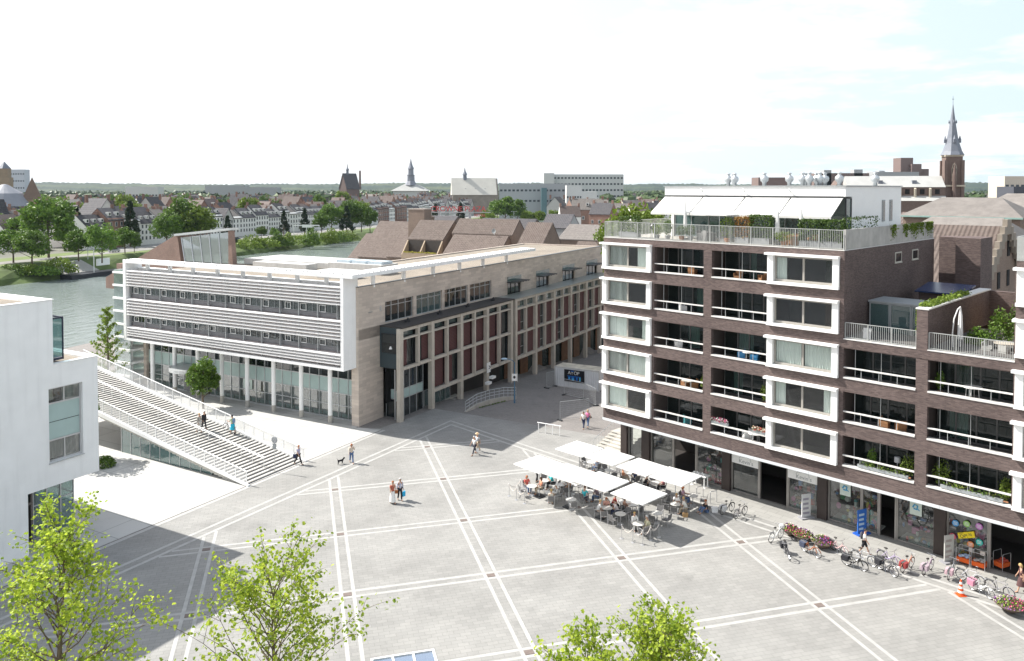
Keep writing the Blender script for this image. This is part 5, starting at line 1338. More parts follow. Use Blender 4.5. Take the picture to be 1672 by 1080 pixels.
# ---------------------------------------------------------------- pavement cafe
CANVAS = leafless_cloth('white_parasol_canvas', (.86,.86,.85), .25)
def parasol(label, pos, rz, half=1.43, z=2.55, rise=.32):
    t = thing('parasol', label, 'parasol', pos, rz, 'white square parasols of the pavement cafe')
    m = MB(); n = 8; ap = (0,0,z+rise); ring = []
    for i in range(4):
        a = (half*(1 if i in (0,3) else -1), half*(1 if i < 2 else -1)); b = (half*(1 if (i+1)%4 in (0,3) else -1), half*(1 if (i+1)%4 < 2 else -1))
        for k in range(4): f = k/4; ring.append((a[0]+(b[0]-a[0])*f, a[1]+(b[1]-a[1])*f, z))
    vs = [ap]+ring; fs = [(0,1+i,1+(i+1)%16) for i in range(16)]; m.add(vs, fs)
    low = [(x*1.0,y*1.0,zz-.07) for x,y,zz in ring]; m.add(ring+low, [(i,(i+1)%16,(i+1)%16+16,i+16) for i in range(16)])
    m.build('canopy', CANVAS, t)
    m = MB(); m.lathe([(.06,0),(.09,.03),(.03,.06),(.0,.07)], 8, (0,0,z+rise)); m.build('finial', WHITEPAINT, t)
    m = MB(); m.tube([(0,0,.05),(0,0,z+rise)], .032, 8)
    m.build('pole', STEEL, t); m = MB()
    for i in range(8):
        q = ring[i*2]; m.tube([(0,0,z+rise-.04),(q[0]*.97,q[1]*.97,q[2]-.03)], .012, 4)
    m.build('rib', STEEL, t)
    m = MB(); m.box(-.35,.35,-.35,.35,0,.06); m.build('base', DARKMETAL, t); return t
fl = lambda x,y: R.w(*R.loc((x,y,0)),0)
rows_ = [((2.1,59.8),'in the row nearer the square, at its far end'),((4.25,57.8),'in the row nearer the square, second from the far end'),((6.5,55.95),'in the row nearer the square, second from the near end'),((8.85,54.0),'at the near end of the row by the square'),
         ((5.5,63.2),'in the row nearer the steps, at its far end'),((7.7,61.1),'in the row nearer the shops, second from the steps'),((9.95,59.2),'in the row nearer the shops, second from the bicycles'),((12.05,57.1),'in the row nearer the shops, at the bicycle end')]
for i,((x,y),s) in enumerate(rows_): parasol('white square parasol '+s, (x,y,0), R.th+.03*((i*5)%3-1), 1.40, 2.55+.06*((i*7)%3))
WICK = solid('grey_woven_seat', (.17,.165,.165), .8, var=.2, scale=12); CF = solid('chair_aluminium', (.50,.50,.51), .35, .6)
def cafe_chair():
    t = thing('cafe_chair', 'grey woven cafe armchair with aluminium frame under the white parasols', 'chair', (0,0,-20), 0, 'chairs of the pavement cafe')
    m = MB(); m.box(-.21,.23,-.23,.23,.42,.46); m.build('seat', WICK, t)
    m = MB(); m.extr([(-.21,-.22,.50),(-.19,-.22,.50),(-.28,-.22,.88),(-.30,-.22,.88)], (0,.44,0)); m.build('backrest', WICK, t)
    for x,y in ((.22,.24),(.22,-.24)): m = MB(); m.tube([(x,y,0),(x,y,.64)], .016, 5); m.build('leg', CF, t)
    for y in (.24,-.24): m = MB(); m.tube([(-.26,y,0),(-.20,y,.45),(-.30,y,.9)], .016, 5); m.build('leg', CF, t)
    for y in (.24,-.24): m = MB(); m.box(-.24,.25,y-.025,y+.025,.645,.67); m.build('armrest', CF, t)
    return t
def cafe_table():
    t = thing('cafe_table', 'round grey topped cafe table on a single foot under the white parasols', 'table', (0,0,-20), 0, 'tables of the pavement cafe')
    m = MB(); m.lathe([(.39,.71),(.40,.72),(.40,.74),(.0,.745)], 20); m.build('table_top', solid('pale_grey_table_top', (.52,.51,.49), .4, var=.1, scale=8), t)
    m = MB(); m.lathe([(.03,.03),(.03,.71)], 8); m.build('stem', CF, t)
    m = MB(); m.lathe([(.25,0),(.24,.02),(.04,.04)], 12); m.build('foot', CF, t); return t
ch0, tb0 = cafe_chair(), cafe_table(); state = {'c':0,'t':0}
def put(proto, key, pos, rz):
    if state[key] == 0: proto.location = pos; proto.rotation_euler = (0,0,rz); o = proto
    else: o = dup(proto, pos, rz)
    state[key] += 1; return o
rg = random.Random(77)
C7 = lambda a,b,z=.74: W(820+a/4.4, 700+b/4.4, z)
tabs = [(212,412,'abc'),(345,460,'ad'),(300,372,'ab'),(420,400,'ad'),(495,508,'bd'),(500,405,'abc'),(620,450,'acd'),(752,568,'abcd'),(850,612,'ac'),(938,543,'abcd'),(1112,605,'abcd'),(978,682,'abd'),(1245,540,'abcd'),(870,525,'bd'),(1135,480,'ad'),(640,240,'abcd'),(770,298,'abcd'),(930,325,'acd'),(1092,388,'abcd'),(1370,480,'bd'),(1010,440,'ac'),(700,400,'ac')]
seats = []
for i,(a,b,ss) in enumerate(tabs):
    p = C7(a,b); p.z = 0; put(tb0,'t',p,rg.uniform(0,6))
    base = rg.uniform(0,1.57)
    for s in ss:
        an = base+'abcd'.index(s)*pi/2+rg.uniform(-.25,.25); q = p+Vector((cos(an),sin(an),0))*rg.uniform(.66,.80)
        put(ch0,'c',q,an+pi+rg.uniform(-.2,.2)); seats.append((q,an+pi))
# seated guests: nearest chair to the crop point
looks = [((195,355),'woman with long reddish hair at the far end table of the cafe',dict(top=(.55,.12,.10),bot=JEAN,hair=GINGER,fem=True,hairlen=2)),
 ((295,405),'tanned person in a coral top at the end table',dict(top=(.60,.25,.16),bot=BEIGE,hair=BROWN,fem=True,hairlen=2,skin=SKIN2)),
 ((350,425),'man in a light grey suit leaning back beside the end table',dict(top=(.48,.48,.47),bot=(.50,.50,.50),hair=SILVER,sleeve=2)),
 ((405,465),'blond woman in cream seated facing a small table',dict(top=(.66,.62,.52),bot=BEIGE,hair=BLOND,fem=True)),
 ((325,360),'person in a turquoise top seated under the far parasol',dict(top=TURQ,bot=BLK,hair=BROWN)),
 ((420,385),'person in a white blouse seated under the second parasol',dict(top=WHT,bot=GRY,hair=BROWN,fem=True)),
 ((465,410),'person in a brown top under the second parasol',dict(top=(.28,.16,.09),bot=BLK,hair=BLOND)),
 ((590,460),'man in a bright turquoise polo shirt near the third parasol pole',dict(top=(.05,.50,.58),bot=NAVY,hair=BROWN)),
 ((680,460),'person in a striped dark top facing the turquoise polo shirt',dict(top=(.16,.12,.14),bot=JEAN,hair=BROWN)),
 ((695,555),'woman in a white top with blond hair and bare legs at a busy table',dict(top=WHT,bot=(.50,.42,.36),hair=BLOND,fem=True,skirt='knee')),
 ((715,530),'person with reddish hair in a pink top at the busy table',dict(top=(.62,.34,.28),bot=GRY,hair=GINGER,fem=True,hairlen=2)),
 ((805,520),'person in a bright red top beneath the near parasol',dict(top=RED,bot=BLK,hair=GINGER,fem=True)),
 ((815,565),'person in a white shirt with a red scarf at the busy table',dict(top=(.72,.66,.66),bot=NAVY,hair=(.20,.04,.03),fem=True)),
 ((900,620),'woman in a white shirt and white trousers with crossed legs near the ropes',dict(top=WHT,bot=WHT,hair=BLOND,fem=True,sleeve=2)),
 ((890,560),'person in a brown vest by the near parasol pole',dict(top=(.25,.14,.10),bot=BLK,hair=BROWN)),
 ((1065,680),'older person in a pale yellow shirt at the table inside the ropes',dict(top=(.66,.62,.42),bot=BEIGE,hair=SILVER,sleeve=2)),
 ((1265,495),'woman in a white top at the table near the bicycles',dict(top=WHT,bot=GRY,hair=BLOND,fem=True)),
 ((1315,520),'woman in a white vest turned away at the table near the bicycles',dict(top=(.78,.77,.72),bot=BEIGE,hair=BLOND,fem=True)),
 ((1375,440),'woman with reddish hair in a lilac top by the shop side tables',dict(top=(.50,.32,.40),bot=JEAN,hair=GINGER,fem=True,hairlen=2)),
 ((890,320),'person in an orange top under the shop side parasols',dict(top=(.60,.26,.14),bot=BEIGE,hair=GINGER,fem=True,hairlen=2)),
 ((965,350),'person in a navy top under the shop side parasols',dict(top=NAVY,bot=NAVY,hair=BROWN)),
 ((1155,400),'person in a red checked shirt under the bicycle end parasol',dict(top=(.42,.16,.18),bot=BLK,hair=BROWN)),
 ((670,270),'person in a pale blue shirt under the parasol by the steps',dict(top=(.40,.46,.58),bot=JEAN,hair=BROWN)),
 ((1005,365),'person in black seated beside the shop side parasol pole',dict(top=BLK,bot=BLK,hair=BROWN))]
free = list(seats)
for (a,b),lab,kw in looks:
    g = C7(a,b,.8); g.z = 0; q = min(free, key=lambda s: (s[0]-g).length); free.remove(q)
    d = Vector((cos(q[1]),sin(q[1]),0)); person(lab, q[0]+d*.0+Vector((0,0,.0)), math.degrees(q[1]), kind=rg.choice(['sit','lean']), ph=rg.choice([0,.5,1.0]), arm=rg.choice(['table','lap']), group='guests of the pavement cafe', **kw)
person('waiter in black standing beneath the far end parasol', C7(250,385,0), 20, ph=.15, top=BLK, bot=BLK, hair=BLK, arm='swing')
person('person in black sitting on the paving beside the cafe tables', C7(1468,602,0), 200, kind='ground', ph=0, arm='lap', top=BLK, bot=JEAN, hair=GINGER)
bag('white bundle on the ground behind the person sitting on the paving', C7(1525,598,0), cloth(WHT), (.5,.4,.35), False, name='bundle', cat='bundle')
bag('tan wicker handbag on the paving beside the white vest', C7(1315,635,0), cloth((.42,.26,.12)), (.42,.2,.3))
for a,b in ((1320,460),(1420,500),(1518,535)):
    m = MB(); m.tube([(-.3,0,0),(-.3,0,.85),(-.27,0,.9),(.27,0,.9),(.3,0,.85),(.3,0,0)], .028, 6); o = m.build('bicycle_stand', CF); o.location = C7(a,b,0); o.rotation_euler = (0,0,R.th+1.2); tag(o, 'plain steel hoop stand at the shop side of the cafe', 'bicycle stand', 'steel hoops beside the cafe')
# rope stands
def rope_stand(pts, label, grp):
    prev = None
    for i,(a,b) in enumerate(pts):
        p = C7(a,b,0); t = thing('rope_post', label, 'barrier post', p, 0, grp)
        m = MB(); m.lathe([(.15,0),(.14,.02),(.02,.04),(.02,.95),(.035,.97),(.0,1.0)], 10); m.build('post', CF, t)
        if prev is not None:
            d = p-prev; r = MB(); r.tube([-d+Vector((0,0,.9))]+[-d*(1-k/8)+Vector((0,0,.9-.34*sin(pi*k/8))) for k in range(1,8)]+[Vector((0,0,.9))], .022, 5); r.build('rope', cloth((.66,.60,.55)), t)
        prev = p
rope_stand([(160,538),(102,512),(50,484),(132,455)], 'steel post with a pale hanging rope at the far end of the cafe', 'rope posts at the far end of the cafe')
rope_stand([(858,790),(938,818),(1008,835),(1066,800),(1126,780)], 'steel post with a pale hanging rope beside the near parasol shade', 'rope posts at the near end of the cafe')
def buffet():
    p = C7(1420,408,0); t = thing('service_table', 'white service table stacked with cups by the cafe windows', 'table', p, R.th)
    m = MB(); m.box(-.7,.7,-.35,.35,.86,.90); m.build('table_top', WHITEPAINT, t)
    for x in (-.55,.55):
        for y in (-.25,.25): m = MB(); m.lathe([(.14,0),(.05,.03),(.04,.86)], 8, (x,y,0)); m.build('leg', WHITEPAINT, t)
    for i in range(5):
        m = MB(); m.lathe([(.04,0),(.055,.14),(.0,.15)], 8); o = m.build('cup_stack', WHITEPAINT); o.location = R.w(R.loc(p)[0]-.5+i*.22, R.loc(p)[1]+(.1 if i%2 else -.05), .9); tag(o, 'short stack of cups on the white service table', 'cups', 'cups on the service table')
buffet()

# ---------------------------------------------------------------- bicycles
RUB = solid('tyre_rubber', (.02,.02,.02), .8); CHROME = solid('chrome', (.6,.6,.62), .25, .9); SADDLE = solid('saddle_black', (.025,.022,.02), .6)
def bicycle(step=True):
    t = thing('bicycle', 'parked bicycle', 'bicycle', (0,0,-20), 0, 'bicycles parked along the shops'); t['tmp'] = 1
    for x in (-.53,.53):
        w = MB(); w.torus((x,0,.345), .325, .02); wo = w.build('wheel', RUB, t)
        s = MB(); s.torus((x,0,.345), .298, .011, n=20, k=4)
        for k in range(12): a = k*pi/6; s.tube([(x,0,.345),(x+.295*cos(a),0,.345+.295*sin(a))], .0035, 3, False)
        s.tube([(x,-.05,.345),(x,.05,.345)], .022, 6); s.build('rim', CHROME, wo)
        g = MB(); g.tube([(x+.36*cos(a),0,.345+.36*sin(a)) for a in [radians(q) for q in range(20,190,17)]], .016, 4); g.build('mudguard', CF, t)
    f = MB()
    for pts in (((.36,0,.86),(.33,0,.74),(-.08,0,.33)) if step else ((.36,0,.82),(-.20,0,.80)), ((.33,0,.72),(-.06,0,.30)), ((-.06,0,.30),(-.20,0,.82)), ((-.06,.03,.30),(-.53,.05,.345)), ((-.06,-.03,.30),(-.53,-.05,.345)), ((-.18,.03,.74),(-.53,.05,.345)), ((-.18,-.03,.74),(-.53,-.05,.345)), ((.345,0,.76),(.40,0,.62),(.53,.05,.345)), ((.345,0,.76),(.40,0,.62),(.53,-.05,.345))):
        f.tube(pts, .018, 6)
    f.build('frame', CF, t)
    m = MB(); m.tube([(-.20,0,.82),(-.22,0,.94)], .013, 5); m.blob((-.22,0,.97), .14,.085,.045, 9, 5); m.build('saddle', SADDLE, t)
    m = MB(); m.tube([(.36,0,.84),(.345,0,1.02),(.36,0,1.04)], .014, 5); m.tube([(.20,.29,1.02),(.34,.26,1.05),(.38,.08,1.04),(.38,-.08,1.04),(.34,-.26,1.05),(.20,-.29,1.02)], .014, 5); m.build('handlebar', CHROME, t)
    m = MB(); m.tube([(.42,0,.84),(.47,0,.84)], .04, 8); m.build('headlight', CHROME, t)
    m = MB(); m.box(-.78,-.30,-.06,.06,.70,.715); m.tube([(-.72,.05,.7),(-.53,.06,.345)], .008, 4); m.tube([(-.72,-.05,.7),(-.53,-.06,.345)], .008, 4); m.build('carrier', CHROME, t)
    m = MB(); m.torus((-.06,.045,.30), .09, .008, n=14, k=4); m.tube([(-.06,.06,.30),(.02,.06,.15),(.02,.14,.15)], .01, 4); m.tube([(-.06,-.06,.30),(-.14,-.06,.45),(-.14,-.14,.45)], .01, 4); m.build('crankset', CHROME, t)
    m = MB(); m.tube([(-.08,-.06,.3),(-.02,-.12,.12),(.05,-.16,.01)], .009, 4); m.build('kickstand', CHROME, t)
    return t
bk0, bk1 = bicycle(True), bicycle(False); bused = set()
def put_bike(label, pos, heading, col, step=True, bags=None, basket=False, lean=0, crate=None, group='bicycles parked along the shops'):
    proto = bk0 if step else bk1
    o = proto if proto not in bused else copy_tree(proto)
    bused.add(proto)
    if 'tmp' in o: del o['tmp']
    o.location = pos; o.rotation_euler = (radians(lean),0,radians(heading)); o['label'] = label
    if group: o['group'] = group
    elif 'group' in o: del o['group']
    m = cloth(col)
    for c in o.children:
        if c.name.startswith(('frame','mudguard')): paint(c, m)
    todo.append((o,bags,basket,crate)); return o
todo = []
C8 = lambda a,b: W(1220+a/3.699, 820+b/3.699, 0)
BK = [('all white bicycle beside the first flower bowl',(172,232),25,(.75,.75,.73),1,None,(.75,.75,.73)),
 ('dark bicycle with black panniers seen from behind, apart from the others',(240,330),-105,(.08,.08,.09),1,BLK,None),
 ('rust coloured bicycle parked by the middle flower bowl',(385,320),-75,(.40,.14,.06),1,(.05,.06,.10),None),
 ('pale pink bicycle behind the last flower bowl',(555,310),-80,(.65,.45,.45),1,None,None),
 ('black bicycle with big black panniers near the person in shorts',(650,400),-60,(.03,.03,.03),1,BLK,None),
 ('silver bicycle next to the big black panniers',(708,372),-62,(.55,.56,.58),0,None,None),
 ('lilac bicycle standing behind the black covered saddle',(862,375),-70,(.45,.38,.55),1,None,None),
 ('bicycle with a black rain cover over its rear',(845,430),-78,(.10,.10,.11),1,BLK,None),
 ('salmon bicycle with a red child seat',(965,410),25,(.62,.28,.18),1,(.30,.05,.05),None),
 ('mauve bicycle with a pale pannier',(1088,425),28,(.40,.30,.38),1,(.42,.34,.38),None),
 ('bicycle with a pink pannier',(1228,450),35,(.30,.30,.32),1,(.52,.36,.40),None),
 ('silver bicycle between the traffic cone and the pink pannier',(1350,490),-65,(.55,.55,.58),0,None,None),
 ('white bicycle with a pink and turquoise pannier',(1415,560),-80,(.70,.70,.70),1,(.45,.20,.28),None),
 ('grey bicycle beside the large flower bowl',(1525,560),-70,(.35,.34,.36),0,None,None)]
for lab,(a,b),hd,col,st,bags,crate in BK: put_bike(lab, C8(a,b), hd+12, col, bool(st), bags, False, 6, crate)
C9 = lambda a,b: W(1180+a/7.717, 720+b/7.717, 0)
put_bike('black bicycle with a white pannier at the cafe end of the row', C9(55,910), 38, (.03,.03,.03), True, (.60,.60,.60), False, 5)
put_bike('slim grey bicycle standing alone before the shop doorway', C9(220,960), 40, (.22,.20,.20), False, None, False, 5)
put_bike('bicycle pushed up the stair by the person in turquoise', SP(374,706), 150, (.30,.28,.28), True, None, False, 0, None, group=None).rotation_euler = (0,-.17,radians(150))
for o,bags,basket,crate in todo:
    if bags:
        for s in (1,-1):
            m = MB(); m.add([(-.74,s*.07,.36),(-.36,s*.07,.36),(-.36,s*.22,.38),(-.74,s*.22,.38),(-.76,s*.06,.72),(-.32,s*.06,.72),(-.34,s*.20,.70),(-.74,s*.20,.70)],[(0,3,2,1),(4,5,6,7),(0,1,5,4),(1,2,6,5),(2,3,7,6),(3,0,4,7)])
            m.build('pannier', cloth(bags), o)
    if crate:
        m = MB(); m.blob((.55,0,.88), .20,.19,.15, 10, 6); m.build('front_cover', cloth(crate), o)
# ---------------------------------------------------------------- flower bowls, signs and other small things
def flower_bowl(label, pos, r, seed):
    rg = random.Random(seed); t = thing('flower_bowl', label, 'planter', pos, 0, 'brown flower bowls along the bicycles')
    m = MB(); m.lathe([(.30*r,0),(.34*r,.05),(.45*r,.10),(.9*r,.36),(1.0*r,.44),(.95*r,.46),(.88*r,.40),(0,.38)], 26); m.build('bowl', solid('brown_steel_bowl', (.13,.095,.07), .7, var=.2, scale=5), t)
    m = MB()
    for i in range(420):
        a = rg.uniform(0,6.28); q = r*.95*sqrt(rg.random()); quad_leaf(m, Vector((q*cos(a),q*sin(a),.42+.26*(1-(q/r)**2)*rg.uniform(.3,1.2))), rg.uniform(.06,.12), rg)
    m.build('leaves', LEAF_A, t)
    for nm,c in (('pink_blossom',(.50,.06,.18)),('white_blossom',(.62,.60,.48)),('purple_blossom',(.28,.10,.34)),('lime_blossom',(.26,.34,.06))):
        m = MB(); a0 = rg.uniform(0,6.28)
        for i in range(90):
            a = a0+rg.gauss(0,1.0); q = r*rg.uniform(.2,1.0); quad_leaf(m, Vector((q*cos(a),q*sin(a),.48+.30*(1-(q/r)**2)*rg.uniform(.4,1.1))), rg.uniform(.07,.13), rg)
        m.build(nm, cloth(c), t)
    return t
flower_bowl('brown bowl of pink flowers nearest the white bicycle', C8(262,200), .62, 1); flower_bowl('brown bowl of white and yellow flowers with a tall pink spike, the middle of three', C8(335,232), .70, 2); flower_bowl('brown bowl heaped with pink and white flowers behind the bicycles', C8(455,275), .74, 3)
flower_bowl('wide brown bowl of purple and lime flowers beside the grey bicycle', C8(1592,660), .85, 4)
def cone():
    t = thing('traffic_cone', 'orange and white traffic cone among the bicycles', 'traffic cone', C8(1290,562))
    O = solid('cone_orange', (.75,.10,.02), .5); m = MB(); m.box(-.24,.24,-.24,.24,0,.04); m.build('base', O, t)
    m = MB(); R_ = lambda z: .17*(1-z/1.0)+.025
    for k in range(7):
        m.mi = k%2; z0,z1 = .04+k*.125,.04+(k+1)*.125; m.lathe([(R_(z0),z0),(R_(z1),z1)], 16)
    m.build('body', [O,WHITEPAINT], t)
cone()
def sandwich(label, pos, rz, w, h, faces, base=(.3,.3,.32), name='pavement_sign'):
    t = thing(name, label, 'sign', pos, rz)
    m = MB(); m.box(-w*.7,w*.7,-.28,.28,0,.09); m.build('base', solid('sign_base_%s'%label[:4], base, .5), t)
    m = MB(); m.box(-w/2,w/2,-.03,.03,.12,h); p = m.build('panel', cloth(faces[0]), t)
    rg = random.Random(len(label)); m = MB()
    for i in range(4): z = .3+i*(h-.4)/4; m.box(-w*.38,w*.38*rg.uniform(.3,1),-.036,-.031,z,z+h*.09)
    m.build('printed_block', cloth(faces[1]), p); return t
sandwich('white upright pavement sign before the white shop fascia', W(1316,846), R.th+1.1, .75, 1.75, ((.62,.62,.62),(.30,.28,.33)))
sandwich('blue framed pavement sign with pale blue panels by the toy windows', W(1407,872), R.th+1.2, .8, 1.7, ((.03,.14,.50),(.42,.55,.70)), (.02,.10,.45))
sandwich('grey pavement sign on a wheeled base by the yellow banner', W(1549,918), R.th+1.1, .75, 1.75, ((.50,.49,.46),(.35,.30,.28)))
def bin_(label, pos, col, rz):
    t = thing('bargain_bin', label, 'display bin', pos, rz, 'bargain bins outside the last shop')
    m = MB(); m.extr([(-.36,-.25,.18),(-.36,.25,.18),(-.36,.3,.46),(-.36,-.3,.46)], (.72,0,0)); m.build('tray', cloth((.72,.12,.02)), t)
    m = MB()
    for y in (-.3,.3): m.tube([(-.38,y,0),(-.38,y,1.0),(-.33,y,1.06),(.33,y,1.06),(.38,y,1.0),(.38,y,0)], .02, 5)
    m.build('hoop_frame', CF, t)
    rg = random.Random(4); m = MB()
    for i in range(16): m.blob((rg.uniform(-.28,.28),rg.uniform(-.2,.2),.5+rg.uniform(-.03,.1)), .11,.09,.07, 6, 4)
    m.build('goods', cloth(col), t)
bin_('orange bargain bin of pale blue packets by the last shop window', R.w(27.65,1.8,0), (.40,.50,.66), R.th); bin_('orange bargain bin of grey and black goods by the last shop window', R.w(28.5,1.8,0), (.38,.36,.35), R.th); bin_('orange bargain bin with red goods inside the last shop doorway', R.w(29.5,2.8,0), (.5,.08,.05), R.th+1.2)
# street: container, wire fences, lamp, signs, railings
def container():
    z = street_z(*L.w(11,29,0).xy)-.02; t = thing('site_container', 'white steel site container with a black poster, on the sloping street', 'container', L.w(8.2,28.0,z), L.th)
    m = MB(); n = 20; pts = []
    for i in range(n*4+1):
        x = 6.06*i/(n*4); pts.append((x, .0 if (i//2)%2 else .035, .12))
    m.extr(pts+[(6.06,2.44,.12),(0,2.44,.12)], (0,0,2.44)); m.build('shell', solid('container_white', (.66,.68,.70), .5, var=.06, dirt=.15), t)
    m = MB()
    for x in (0,6.0):
        for y in (0,2.38): m.box(x-.02,x+.08,y-.02,y+.08,.0,2.6)
    m.box(.08,6.0,-.015,.05,2.45,2.6); m.box(.08,6.0,-.015,.05,.0,.16); m.build('corner_frame', solid('container_frame', (.55,.55,.53), .6, var=.15), t)
    m = MB(); m.box(.05,6.0,.05,2.4,2.561,2.585); m.build('roof', solid('stained_container_roof', (.48,.44,.36), .8, var=.35, scale=1.3), t)
    m = MB(); m.box(1.35,4.1,-.06,-.02,.85,2.35); p = m.build('poster', solid('black_poster', (.008,.008,.012), .4), t)
    txt('', 'A', .60, WHITEPAINT, p, (1.86,-.063,1.78), (pi/2,0,0), .003); txt('', 'T', .45, WHITEPAINT, p, (2.30,-.063,1.78), (pi/2,0,0), .003); txt('', 'O', .60, WHITEPAINT, p, (2.66,-.063,1.78), (pi/2,0,0), .003); txt('', 'P', .60, WHITEPAINT, p, (3.12,-.063,1.78), (pi/2,0,0), .003)
    m = MB(); m.box(2.25,2.66,-.064,-.061,2.16,2.26); m.box(1.8,3.6,-.064,-.061,1.52,1.6); m.box(1.9,2.2,-.064,-.061,1.15,1.5); m.box(2.35,2.75,-.064,-.061,1.1,1.5); m.box(2.95,3.2,-.064,-.061,1.1,1.5); m.build('blue_picture', solid('poster_blue', (.02,.16,.55), .4), p)
    m = MB(); m.box(2.4,2.7,-.067,-.0645,1.05,1.3); m.box(3.4,3.6,-.067,-.0645,1.05,1.52); m.box(1.98,2.1,-.067,-.0645,1.15,1.4); m.build('pale_blue_picture', solid('poster_light_blue', (.10,.45,.70), .4), p)
container()
def wire_fence(label, p, q, h=1.95, n=24, foot=True):
    d = q-p; ln = d.length; t = thing('wire_fence', label, 'site fence', p, atan2(d.y,d.x)); dz = d.z
    m = MB(); m.tube([(0,0,.12),(0,0,h),(ln,0,h+dz),(ln,0,.12+dz),(0,0,.12)], .024, 5); m.build('frame', STEEL, t)
    m = MB()
    for k in range(1,n): x = ln*k/n; z = dz*k/n; m.box(x-.004,x+.004,-.004,.004,.12+z,h+z)
    for k in range(1,9): z = .12+(h-.12)*k/9; m.tube([(0,.006,z),(ln,.006,z+dz)], .004, 3)
    m.build('mesh', STEEL, t)
    m = MB(); m.box(-.1,.1,-.35,.35,0,.12); m.build('foot_block', DARKMETAL, t); m = MB(); m.box(ln-.1,ln+.1,-.35,.35,dz,.12+dz); m.build('foot_block', DARKMETAL, t)
def SG(px, py):
    z = 0
    for _ in range(12): p = W(px,py,z); z = street_z(p.x,p.y)
    return W(px,py,z)
C5 = lambda a,b: SG(740+a/5.573, 560+b/5.573)
wire_fence('wire mesh site fence leaning by the container corner', C5(850,415), C5(925,395)); wire_fence('wire mesh site fence before the black poster', C5(1010,475), C5(1185,515)); wire_fence('wire mesh site fence between the poster and the brick block', C5(1185,515), C5(1298,575))
wire_fence('wire mesh site fence standing alone behind the two walkers', C5(972,708), C5(1235,675)); 
def lamp():
    p = C5(558,548); t = thing('street_lamp', 'blue grey street lamp with a square notice on its post', 'street lamp', p, 0)
    BL = solid('lamp_blue', (.10,.20,.30), .45); m = MB(); m.lathe([(.10,0),(.10,.9),(.07,1.0),(.055,4.6)], 10); m.tube([(0,0,4.6),(-.25,-.2,4.9),(-.9,-.5,5.15)], .04, 6); m.build('post', BL, t)
    m = MB(); m.blob((-1.15,-.62,5.15), .38,.2,.12, 10, 6); m.build('lamp_head', solid('lamp_shade', (.35,.48,.58), .3), t)
    m = MB(); m.box(-.30,.26,-.16,-.12,2.55,3.35); s = m.build('notice', WHITEPAINT, t); m = MB(); m.blob((-.02,-.165,2.97), .15,.004,.16, 12, 8); m.build('notice_picture', DARKMETAL, s)
    m = MB(); m.box(.30,.36,-.14,.4,2.45,3.3); m.build('side_notice', STEEL, t)
lamp()
def colsign():
    t = thing('hanging_sign', 'white square sign with a dark mark fixed to a concrete column', 'sign', L.w(2.95,20.5,0), L.th)
    m = MB(); m.box(.0,.06,-.45,.35,1.55,2.75); s = m.build('sign_panel', WHITEPAINT, t); m = MB(); m.torus((.07,-.05,2.2), .17, .045, 'x' if False else 'y', 14, 5); o = m.build('dark_mark', DARKMETAL, s)
    for z,y in ((.75,.5),(.25,-.5)): m = MB(); m.box(.0,.5,y-.4,y+.4,z,z+.28); m.build('name_plate', WHITEPAINT, t)
colsign()
def ramp_rail():
    pts = [C5(110,628), C5(215,592), C5(330,560), C5(460,530), C5(572,512)]
    t = thing('ramp_wall', 'low concrete ramp wall with a steel handrail beside the arcade', 'ramp wall', (0,0,0))
    m = MB()
    for a,b in zip(pts,pts[1:]):
        d = (b-a).normalized(); n = Vector((-d.y,d.x,0))*.12; i = pts.index(a); h0,h1 = (.05,.45,.55,.5,.3)[i],(.05,.45,.55,.5,.3)[i+1]
        vs = [a-n,a+n,b+n,b-n]; m.add([v-Vector((0,0,.8)) for v in vs]+[vs[0]+Vector((0,0,h0)),vs[1]+Vector((0,0,h0)),vs[2]+Vector((0,0,h1)),vs[3]+Vector((0,0,h1))],[(0,3,2,1),(4,5,6,7),(0,1,5,4),(1,2,6,5),(2,3,7,6),(3,0,4,7)])
    m.build('wall', CONCRETE, t); m = MB(); hs = (.05,.45,.55,.5,.3)
    for zz in (1.05,.72,.40): m.tube([p+Vector((0,0,h+zz)) for p,h in zip(pts,hs)], .028, 5)
    for i in range(13):
        f = i/12*4; k = min(3,int(f)); q = pts[k].lerp(pts[k+1], f-k); h = hs[k]+(hs[k+1]-hs[k])*(f-k); m.tube([q+Vector((0,0,h-.02)),q+Vector((0,0,h+1.05))], .025, 5)
    m.build('handrail', STEEL, t)
    g = MB(); rg = random.Random(8)
    for i in range(160):
        q = pts[1].lerp(pts[3], rg.random())+Vector((.16+rg.uniform(0,.2),-.1,.06)); quad_leaf(g, q, rg.uniform(.08,.2), rg)
    g.build('weeds', LEAF_A, t)
ramp_rail()
def white_rail():
    a, b = W(879.5,706), W(914,712); d = b-a; t = thing('white_barrier', 'white tubular barrier at the top of the sloping street', 'barrier', a, atan2(d.y,d.x)); ln = d.length
    m = MB(); m.tube([(-.15,0,.95),(ln+.15,0,.95)], .045, 6); m.build('top_rail', WHITEPAINT, t)
    for k in range(4): m = MB(); x = ln*k/3; m.box(x-.03,x+.03,-.03,.03,0,.95); m.build('post', WHITEPAINT, t)
white_rail()
